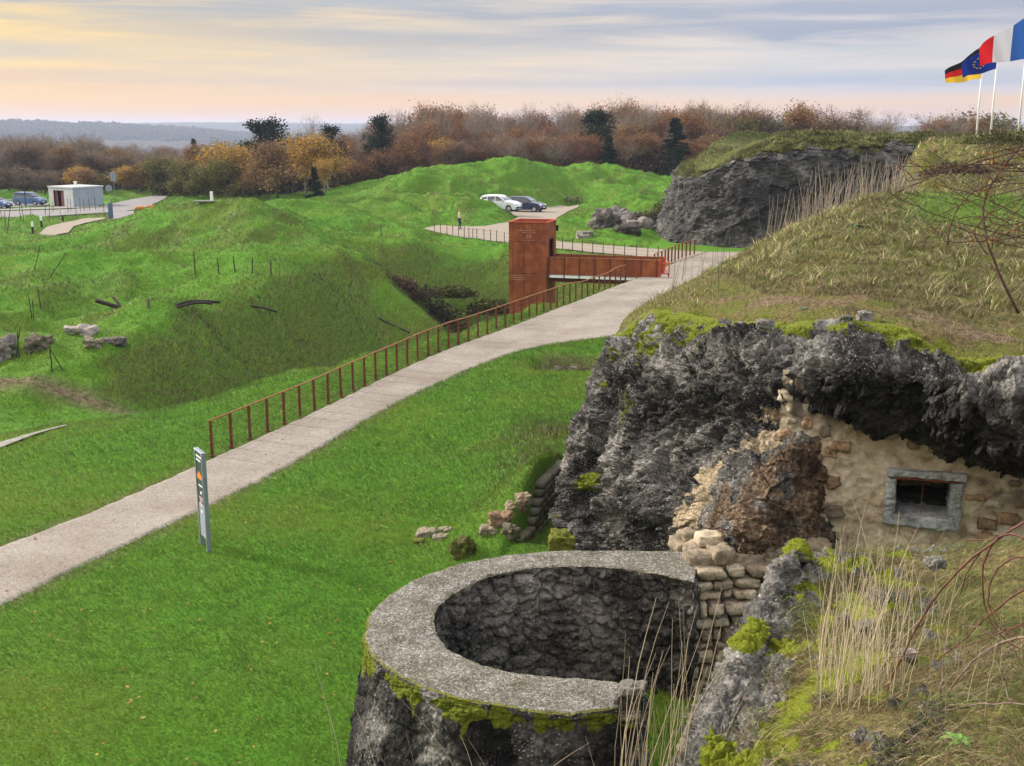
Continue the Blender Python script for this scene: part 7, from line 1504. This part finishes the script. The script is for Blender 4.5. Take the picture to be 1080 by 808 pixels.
# singled-out trees, left to right
for a in [('pine',278,128,150,'tall dark pine rising above the yellow and brown trees at left centre',1.15,'pine_tree'),
    ('brown1',292,151,133,'broad brown-leaved tree with dark trunk in front of the tall dark pine',1.5,'broadleaf_tree'),('brown1',268,170,137,'smaller brown tree left of the broad brown one',1.2,'broadleaf_tree'),
    ('ochre1',320,141,140,'golden tree behind the right side of the broad brown tree',1.35,'broadleaf_tree'),('ochre2',345,141,138,'bright yellow-ochre tree rightmost of the golden ones',1.35,'broadleaf_tree'),('ochre1',248,152,142,'golden tree left of the tall dark pine',1.3,'broadleaf_tree'),
    ('ochre2',224,151,146,'ochre tree second from the left end of the golden clump',1.6,'broadleaf_tree'),('olive',190,168,146,'olive-green tree at the left end of the golden clump by the road',1.5,'broadleaf_tree'),('olive',206,176,142,'rounded olive tree standing just right of the road end',1.3,'broadleaf_tree'),
    ('spruce',331,176,131,'small dark spruce in front of the yellow-ochre tree',1.25,'spruce_tree'),('birch',325,124,152,'thin pale birch rising behind the golden trees',.75,'birch_tree'),('ochre1',341,166,134,'small golden tree right behind the small dark spruce',1.0,'broadleaf_tree'),
    ('pine',349,134,165,'dark pine just right of the thin pale birch',.85,'pine_tree'),('pine',399,124,164,'dark round-topped pine in the wood left of centre',.85,'pine_tree'),('pine',631,118,168,'dark umbrella-topped pine in the middle of the wood',1.0,'pine_tree'),('spruce',642,142,160,'dark spruce just right below the umbrella-topped pine',1.4,'spruce_tree'),
    ('spruce',713,124,158,'tall dark pointed spruce left of the massive fort wall',1.45,'spruce_tree'),('ochre2',546,148,170,'small orange-yellow tree in the middle of the wood',.6,'broadleaf_tree'),('ochre1',700,126,205,'golden tree behind the tall pointed spruce',1.0,'broadleaf_tree'),
    ('birch',650,104,190,'pale feathery birch, tallest crown in the wood',.9,'birch_tree'),('birch2',455,110,185,'tall thin reddish birch at the left of the wood skyline',.8,'birch_tree'),('birch',440,112,180,'tall thin pale birch leftmost on the wood skyline',.7,'birch_tree'),
    ('russet1',735,118,175,'red-leaved tree just right of the tall pointed spruce',1.2,'broadleaf_tree'),('bare1',815,108,190,'bare grey-brown tree above the middle of the massive fort wall',1.25,'bare_tree'),('russet2',852,109,185,'russet tree behind the top of the massive fort wall',1.2,'broadleaf_tree'),('bare3',900,114,180,'rounded brown tree behind the right part of the massive fort wall',1.2,'broadleaf_tree'),
    ('olive',172,164,152,'olive tree leftmost of the clump, beside the road end',1.5,'broadleaf_tree'),('ochre2',262,148,154,'golden tree just left behind the tall dark pine',1.3,'broadleaf_tree'),('brown1',305,146,150,'brown tree behind the broad brown tree and the thin pale birch',1.4,'broadleaf_tree'),('olive',238,166,139,'olive-green tree in front of the golden trees left of the pine',1.4,'broadleaf_tree'),
    ('spruce',204,146,190,'distant dark conifer above the olive tree by the road',.9,'spruce_tree')]:
    k, px, yt, Y, lb, wd_, nm_ = a; tree_px(k, px, yt, Y, lb, None, wd_, nm_)
rt = np.random.default_rng(77)
def belt(n, px0, px1, Y0, Y1, topf, kinds, probs, label_by, group, wid=(.85, 1.15)):
    pxs = np.linspace(px0, px1, n) + rt.uniform(-1, 1, n) * (px1 - px0) / n * .8
    for px in pxs:
        Y = rt.uniform(Y0, Y1); k = rt.choice(kinds, p=probs); tree_px(k, px, topf(px) + rt.normal(0, 4.0), Y, label_by(k), group, rt.uniform(*wid), 'tree')
adj = {'bare1':'bare grey-brown tree','bare2':'bare grey-brown tree','bare3':'thin-leaved brown tree','russet1':'red-brown leafed tree','russet2':'red-brown leafed tree','wine':'dark wine-red tree','ochre1':'yellow-ochre tree','ochre2':'yellow-ochre tree','brown1':'brown-leaved tree','olive':'olive-green tree','pine':'dark pine','spruce':'dark spruce','birch':'pale thin birch','birch2':'reddish thin birch'}
kk = ['bare1','bare2','bare3','russet1','russet2','wine','birch','birch2','brown1','ochre2']; pp = [.08,.08,.14,.17,.15,.15,.06,.05,.08,.04]
topW = lambda px: np.interp(px, [355,380,410,440,520,600,700,760], [142,138,132,118,121,118,115,118])
belt(44, 352, 765, 188, 205, topW, kk, pp, lambda k: adj[k] + ' in the back rows of the wood behind the green ridge', 'wood behind the green ridge')
belt(40, 355, 762, 172, 182, lambda p: topW(p) + 14, kk, pp, lambda k: adj[k] + ' in the middle rows of the wood behind the green ridge', 'wood behind the green ridge')
belt(38, 358, 760, 160, 168, lambda p: topW(p) + 26, kk, pp, lambda k: adj[k] + ' at the front edge of the wood behind the green ridge', 'wood behind the green ridge', (1.2, 1.6))
belt(30, 755, 1090, 185, 205, lambda p: np.interp(p, [755,900,960,1090], [120,121,128,130]), ['bare1','bare2','bare3','russet1','birch2','olive'], [.27,.25,.2,.1,.1,.08], lambda k: adj[k] + ' on the skyline behind the top of the massive fort wall', 'skyline trees behind the fort wall', (1.1, 1.5))
belt(34, -40, 185, 182, 196, lambda p: np.interp(p, [-40,60,120,160,185], [144,145,148,158,170]), ['bare1','bare2','bare3','brown1'], [.46,.46,.06,.02], lambda k: adj[k] + ' at the back of the left wood beyond the car park', 'left wood beyond the car park', (1.1, 1.5))
belt(32, -40, 172, 164, 174, lambda p: np.interp(p, [-40,60,120,160,175], [154,154,158,170,184]), ['bare1','bare2','bare3','brown1'], [.44,.44,.08,.04], lambda k: adj[k] + ' in the middle of the left wood beyond the car park', 'left wood beyond the car park', (1.2, 1.6))
belt(20, -40, 168, 153, 160, lambda p: np.interp(p, [-40,60,120,168], [176,176,180,190]), ['bare1','brown1','ochre2','olive','russet2'], [.44,.16,.12,.16,.12], lambda k: adj[k] + ' low at the front edge of the left wood beyond the car park', 'left wood beyond the car park', (1.5, 2.0))
belt(12, 205, 352, 158, 175, lambda p: 150, ['bare1','bare3','brown1','olive'], [.25,.3,.25,.2], lambda k: adj[k] + ' behind the clump of golden trees', 'trees behind the golden clump', (1.2, 1.6))
belt(8, 165, 205, 215, 245, lambda p: 166, ['bare1','bare2','brown1'], [.4,.4,.2], lambda k: adj[k] + ' down the road end between the two woods', 'trees at the road end', (1.2, 1.6))
for k in list(protos):
    if k not in used_p:
        for ch_ in list(protos[k].children): bpy.data.objects.remove(ch_)
        bpy.data.objects.remove(protos[k])
# dark brushwood filling the foot of the woods
def brush(name, pts, hgt, dep, n, pal, label, seed):
    r_ = np.random.default_rng(seed); Pq = []; t_ = r_.random(n); A_ = np.array(pts); s_ = np.linspace(0, 1, len(A_)); x = np.interp(t_, s_, A_[:, 0]) + r_.normal(0, .8, n); y = np.interp(t_, s_, A_[:, 1]) + r_.uniform(-dep, dep, n)
    z = H(x, y, False) + hgt * r_.random(n) ** 1.3 * (.7 + .4 * perlin(np.stack([x / 3, y / 3, x * 0], 1))); s2 = r_.uniform(.12, .34, n)[:, None]; c0 = np.stack([x, y, z], 1)
    a, b_ = r_.normal(size=(n, 3)), r_.normal(size=(n, 3)); a /= np.linalg.norm(a, axis=1)[:, None]; b_ /= np.linalg.norm(b_, axis=1)[:, None]; b_[:, 2] += .5
    V = np.stack([c0 - a * s2, c0 + b_ * s2 * .8, c0 + a * s2, c0 - b_ * s2 * .6], 1).reshape(-1, 3); c_ = pal[r_.integers(len(pal), size=n)] * r_.uniform(.5, 1.5, (n, 1))
    o = mesh(name, V, np.arange(n * 4).reshape(-1, 4), M['leaf'], attrs={'col': np.repeat(c_, 4, 0)}, smooth=False); tag(o, label, 'undergrowth', kind='stuff')
ub = np.array([(.09,.06,.045),(.13,.08,.05),(.07,.055,.045),(.15,.10,.055),(.10,.085,.05)])
brush('undergrowth', [D(px, 180, 172)[:2] for px in range(345, 780, 20)], 4.0, 12, 26000, ub, 'dense brown undergrowth filling the foot of the wood behind the green ridge', 1)
brush('undergrowth', [D(px, 180, 172)[:2] for px in range(-60, 190, 20)], 3.6, 12, 20000, ub * .62, 'dense brown undergrowth filling the foot of the left wood', 2)
brush('undergrowth', [D(px, 180, 158)[:2] for px in range(180, 365, 20)], 3.2, 8, 12000, np.array([(.05,.05,.025),(.08,.06,.03),(.04,.04,.025)]), 'dark undergrowth beneath the golden trees', 3)
# far-off woods down in the valley: canopy of many small crowns, one mass
def canopy(name, a0, a1, r0, r1, n, hgt, label, seed, size):
    r_ = np.random.default_rng(seed); a = np.radians(r_.uniform(a0, a1, n)); rr_ = r_.uniform(r0, r1, n); x, y = rr_ * np.sin(a), rr_ * np.cos(a); z = H(x, y, False); V = []; Q = []; cc = []
    k = 26; cx = r_.normal(size=(n, k, 3)); cx /= np.linalg.norm(cx, axis=2)[:, :, None]; sx = size * r_.uniform(.7, 1.4, n); hx = hgt * r_.uniform(.7, 1.3, n)
    c0 = np.stack([x, y, z + hx * .5], 1)[:, None] + cx * np.stack([sx, sx, hx * .5], 1)[:, None] * r_.uniform(.5, 1, (n, k, 1)); c0 = c0.reshape(-1, 3); m_ = len(c0); s2 = np.repeat(sx, k)[:, None] * .35
    a_, b_ = r_.normal(size=(m_, 3)), r_.normal(size=(m_, 3)); a_ /= np.linalg.norm(a_, axis=1)[:, None]; b_ /= np.linalg.norm(b_, axis=1)[:, None]
    V = np.stack([c0 - a_ * s2, c0 + b_ * s2, c0 + a_ * s2, c0 - b_ * s2], 1).reshape(-1, 3); c_ = np.array([(.06,.05,.035),(.08,.05,.03),(.04,.05,.03),(.10,.07,.03)])[r_.integers(4, size=n)].repeat(k, 0) * r_.uniform(.6, 1.3, (m_, 1))
    tag(mesh(name, V, np.arange(m_ * 4).reshape(-1, 4), M['leaf'], attrs={'col': np.repeat(c_, 4, 0)}, smooth=False), label, 'woodland', kind='stuff')
for px_ in range(370, 770, 17): tree_px(['birch','birch2','bare2','bare1'][(px_ // 17) % 4], px_ + rt.uniform(-6, 6), float(topW(px_)) - 3 + rt.uniform(-7, 5), rt.uniform(176, 186), ('pale thin birch','reddish thin birch','bare grey-brown tree','bare grey-brown tree')[(px_ // 17) % 4] + ' standing tallest along the skyline of the wood', 'wood behind the green ridge', rt.uniform(.6, .85))
for k in list(protos):
    pass
canopy('distant_wood', -32, -4, 420, 2000, 5200, 11, 'far-off misty blue wood down in the valley', 5, 5.5)
canopy('hill_wood', -34, -4, 2400, 3200, 5200, 8, 'hazy blue wooded hill crest on the left horizon', 6, 9)

# ================================================================ BRAMBLES AND SMALL PLANTS
def stem(mb, pts, r0, r1, n=26, seed=0, thorn=True):
    r_ = np.random.default_rng(seed); P = resample3(np.array(pts, float), n); P = P + np.cumsum(r_.normal(0, .0035, P.shape), 0); rad = np.linspace(r0, r1, n); mb.tube(P, rad, 6)
    if thorn:
        for _ in range(int(n * 1.2)):
            i = r_.integers(n); d = r_.normal(size=3); d /= np.linalg.norm(d); c = P[i]; e = c + d * rad[i] * 3.2; w_ = np.cross(d, (0.3, .2, 1.)); w_ /= np.linalg.norm(w_) + 1e-9
            mb.add([c + w_ * rad[i] * .5, c - w_ * rad[i] * .5, e], [(0, 1, 2)])
    return P
def ribbon_poly(P, n): return P
m_br = plain('bramble_stem', (.105, .038, .03), .6, .3, .3, 14.0); m_brd = plain('dark_bramble_stem', (.075, .04, .036), .75, .2, .3, 14.0); m_grs = plain('grey_stem', (.15, .11, .085), .8, .2, .3, 14)
def bramble(stems, mat, label, side=3, seed=1, leafpal=None, name='bramble'):
    r_ = np.random.default_rng(seed); e = empty(name, stems[0][0][0], label=label, cat='bramble'); o_ = np.array(stems[0][0][0]); LV = []
    for pts, r0, r1 in stems:
        mb = MB(); P = stem(mb, [np.array(p) - o_ for p in pts], r0, r1, 30, r_.integers(999))
        for k in range(side):
            i = int(r_.integers(5, 28)); d = P[min(i+1, 29)] - P[i-1]; d /= np.linalg.norm(d); d = d + r_.normal(0, .7, 3); d /= np.linalg.norm(d); L = r_.uniform(.10, .34); q = P[i]
            stem(mb, [q, q + d * L * .5 + r_.normal(0, .02, 3), q + d * L + np.array((0, 0, -.04)) + r_.normal(0, .03, 3)], r0 * .45, r1 * .5, 8, r_.integers(999), False)
        for i in range(6, 30, 3):
            if leafpal is not None and r_.random() < .5: LV.append(P[i])
        mb.build('stem', mat, e, smooth=True)
    if LV:
        L_ = np.array(LV).repeat(2, 0) + r_.normal(0, .015, (len(LV) * 2, 3)); n = len(L_); a, b_ = r_.normal(size=(n, 3)), r_.normal(size=(n, 3)); a /= np.linalg.norm(a, axis=1)[:, None]; b_ /= np.linalg.norm(b_, axis=1)[:, None]; s_ = .018
        mesh('leaves', np.stack([L_ - a * s_, L_ + b_ * s_ * .6, L_ + a * s_, L_ - b_ * s_ * .6], 1).reshape(-1, 3), np.arange(n * 4).reshape(-1, 4), M['leaf'], e, smooth=False, attrs={'col': np.repeat(leafpal[r_.integers(len(leafpal), size=n)], 4, 0)})
    return e
Y = 6.2
bramble([([D(1130,640,5.6), D(1085,560,5.8), D(1040,575,6.0), D(1032,615,6.1), D(1050,660,6.0), D(1084,690,5.9)], .0075, .004),
         ([D(1150,520,5.8), D(1075,556,5.9), D(1010,600,6.1), D(975,640,6.3), D(950,700,6.4), D(930,745,6.4)], .0075, .005),
         ([D(1150,600,5.5), D(1080,625,5.8), D(1045,640,6.0), D(1000,690,6.2), D(955,720,6.3)], .007, .003),
         ([D(1150,650,5.5), D(1090,655,5.7), D(1050,672,5.9), D(1000,686,6.0), D(930,695,6.2)], .006, .002),
         ([D(1120,600,5.5), D(1070,590,5.7), D(1048,610,5.8), D(1052,648,5.8), D(1080,668,5.7)], .006, .003)], m_br, 'thick red bramble stems looping over the mossy bank at the right edge', 2, 5)
bramble([([D(1140,700,5.2), D(1085,668,5.6), D(1040,700,5.8), D(1010,720,5.9), D(985,780,5.9)], .010, .004), ([D(1120,760,5.0), D(1060,742,5.3), D(1000,750,5.6), D(960,770,5.8)], .006, .003),
         ([D(960,820,5.6), D(985,760,5.8), D(998,700,6.0), D(1003,660,6.1)], .005, .002)], m_grs, 'grey-brown woody stems lying low on the mossy bank', 4, 8, None, 'woody_stems')
stems = []
r_ = np.random.default_rng(12)
for k in range(22):
    y0 = r_.uniform(120, 300); x1 = r_.uniform(930, 1050); y1 = r_.uniform(158, 262) if x1 > 985 else r_.uniform(168, 215); Y0 = r_.uniform(7.2, 9.0); sag = r_.uniform(-24, 34)
    stems.append(([D(1150, y0, Y0), D((1150 + x1) / 2 + 20, (y0 + y1) / 2 - sag, Y0 + .15), D(x1 + 22, y1 - sag * .4, Y0 + .3), D(x1, y1, Y0 + .35)], r_.uniform(.004, .0075), .0022))
stems += [([D(1190 + 6 * i_, 612, 8.3), D(1200 + 5 * i_, 420, 8.2), D(1176, (612 + s_[0][0][2]) * 0 + 300, 8.1), s_[0][0]], .009, .006) for i_, s_ in enumerate(stems[::9])]
stems += [([D(1075,330,8), D(1045,262,8), D(1036,228,8.1), D(1052,190,8.2), D(1085,150,8.2)], .010, .006), ([D(1000,258,8.2), D(1012,215,8.2), D(1040,190,8.2), D(1070,182,8.3)], .006, .003), ([D(1042,268,8.0), D(1030,240,8.1), D(1052,222,8.1), D(1090,205,8.1)], .006, .003)]
bramble(stems, m_brd, 'tangle of dark thorny bramble stems hanging in before the flat green lawn', 5, 9, np.array([(.30,.13,.02),(.10,.12,.02),(.22,.08,.03)]))
# brown scrub bank under the flags
for k, (px, py, Y, rd, pal, lb) in enumerate([(952,182,50,(1.6,1.2,1.0),brn,'brown scrub left on the bank beneath the flagpoles'),(985,175,55,(2.6,1.4,1.0),brn,'wide brown scrub in the middle of the bank beneath the flagpoles'),(1010,186,50,(1.8,1.0,.7),brn,'low brown scrub in front of the bank beneath the flagpoles'),(1060,168,58,(2.6,1.4,.8),olv,'olive scrub right on the bank beneath the flagpoles'),(1012,158,64,(2.4,1.4,.8),olv,'dark olive scrub at the foot of the leftmost flagpole')]):
    p = D(px, py, Y); p[2] = float(HM(np.array([p[0]]), np.array([Y]), False)[0]); bush('scrub_bush', (p[0], p[1], p[2] - .1), rd, 2600, pal, lb, 'bush', 60 + k, .07)
def leafy(px, py, Y, n, L, colr, label, seed, spread=1.0):
    r_ = np.random.default_rng(seed); p = D(px, py, Y); V, Fs, n0 = [], [], 0
    for k in range(n):
        a = 6.283 * k / n + r_.normal(0, .2); l_ = L * r_.uniform(.7, 1.15); el = r_.uniform(.25, .7); w_ = l_ * .17; d = np.array((math.cos(a), math.sin(a), 0)); s_ = np.array((-d[1], d[0], 0)); m_ = 8
        for i in range(m_ + 1):
            f = i / m_; c = d * l_ * f * math.cos(el) * spread + np.array((0, 0, l_ * (math.sin(el) * f - .45 * f * f))); ww = w_ * math.sin(math.pi * min(1, f * .96 + .04)) ** .8
            V += [c - s_ * ww + (0, 0, ww * .35), c, c + s_ * ww + (0, 0, ww * .35)]
        for i in range(m_):
            b_ = n0 + i * 3; Fs += [(b_, b_+1, b_+4, b_+3), (b_+1, b_+2, b_+5, b_+4)]
        n0 += 3 * (m_ + 1)
    mb = MB(); mb.add(np.array(V), Fs); o = mb.build('leafy_plant', plain('leaf_' + str(seed), colr, .5, .3, .15, 30), smooth=True, loc=tuple(p)); tag(o, label, 'plant'); return o
leafy(1012, 782, 5.35, 9, .105, (.13,.30,.055), 'small plant with fresh pale green pointed leaves at the bottom right corner', 1)
leafy(908, 240, 26, 12, .28, (.04,.13,.03), 'small dark green leafy plant on the crest of the grassy bank', 2)
leafy(848, 326, 16.7, 7, .14, (.05,.19,.10), 'small blue-green weed growing above the rock rim', 3)
leafy(702, 412, 18.2, 8, .15, (.03,.12,.06), 'tiny dark green weed rooted in a crack of the dark concrete', 4)
# loose stones on the near bank and along the rim
def seat(px, py, Y, dz=0): p = D(px, py, Y); p[2] += dz; return p
def one_stone(px, py, Y, s3, colr, label, seed, bump_=.25):
    p = D(px, py, Y); V, F_, c_ = stone_mesh([np.zeros(3)], [s3], np.eye(3), seed, 22, lambda r: np.array(colr), bump_); o = mesh('loose_stone', V, F_, M['stone'], attrs={'col': c_}, loc=tuple(p)); tag(o, label, 'stone')
for a in [(802,758,6.75,(.11,.09,.07),(.26,.20,.15),'pinkish tan stone on the left slope of the mossy bank'),(940,784,5.9,(.12,.09,.06),(.26,.22,.16),'tan stone in the dead grass at the bottom of the mossy bank'),(986,594,9.0,(.16,.12,.09),(.15,.145,.135),'pale stone below the small window'),
    (958,690,7.0,(.10,.08,.06),(.22,.20,.18),'small whitish stone in the middle of the mossy bank'),(915,662,7.6,(.12,.1,.09),(.14,.135,.13),'grey stone behind the tuft of straw stalks'),
    (806,342,15.7,(.22,.16,.12),(.16,.155,.145),'pale rounded stone on the rock rim'),(912,333,15.2,(.20,.15,.11),(.20,.19,.18),'whitish stone standing on the rock rim above the window'),(893,336,15.3,(.15,.12,.08),(.12,.12,.115),'grey stone left of the whitish rim stone'),
    (668,726,10.2,(.24,.22,.10),(.15,.145,.13),'pale broken lump at the end of the parapet')]:
    one_stone(*a[:5], a[5], int(a[0]))

# ================================================================ HAZE
hm = bpy.data.materials.new('haze'); hm.use_nodes = True; t = hm.node_tree; t.nodes.clear(); pv = N(t, 'ShaderNodeVolumePrincipled'); ho = N(t, 'ShaderNodeOutputMaterial')
pv.inputs['Color'].default_value = (.58, .69, .92, 1); pv.inputs['Density'].default_value = HAZE = 1.9e-4; pv.inputs['Anisotropy'].default_value = .2; t.links.new(pv.outputs[0], ho.inputs['Volume'])
mb = MB(); mb.box((0, 0, 5), (15600, 15600, 140)); o = mb.build('haze', hm); tag(o, 'thin blue evening haze over the valley', 'haze', kind='stuff')
print('PY DONE')
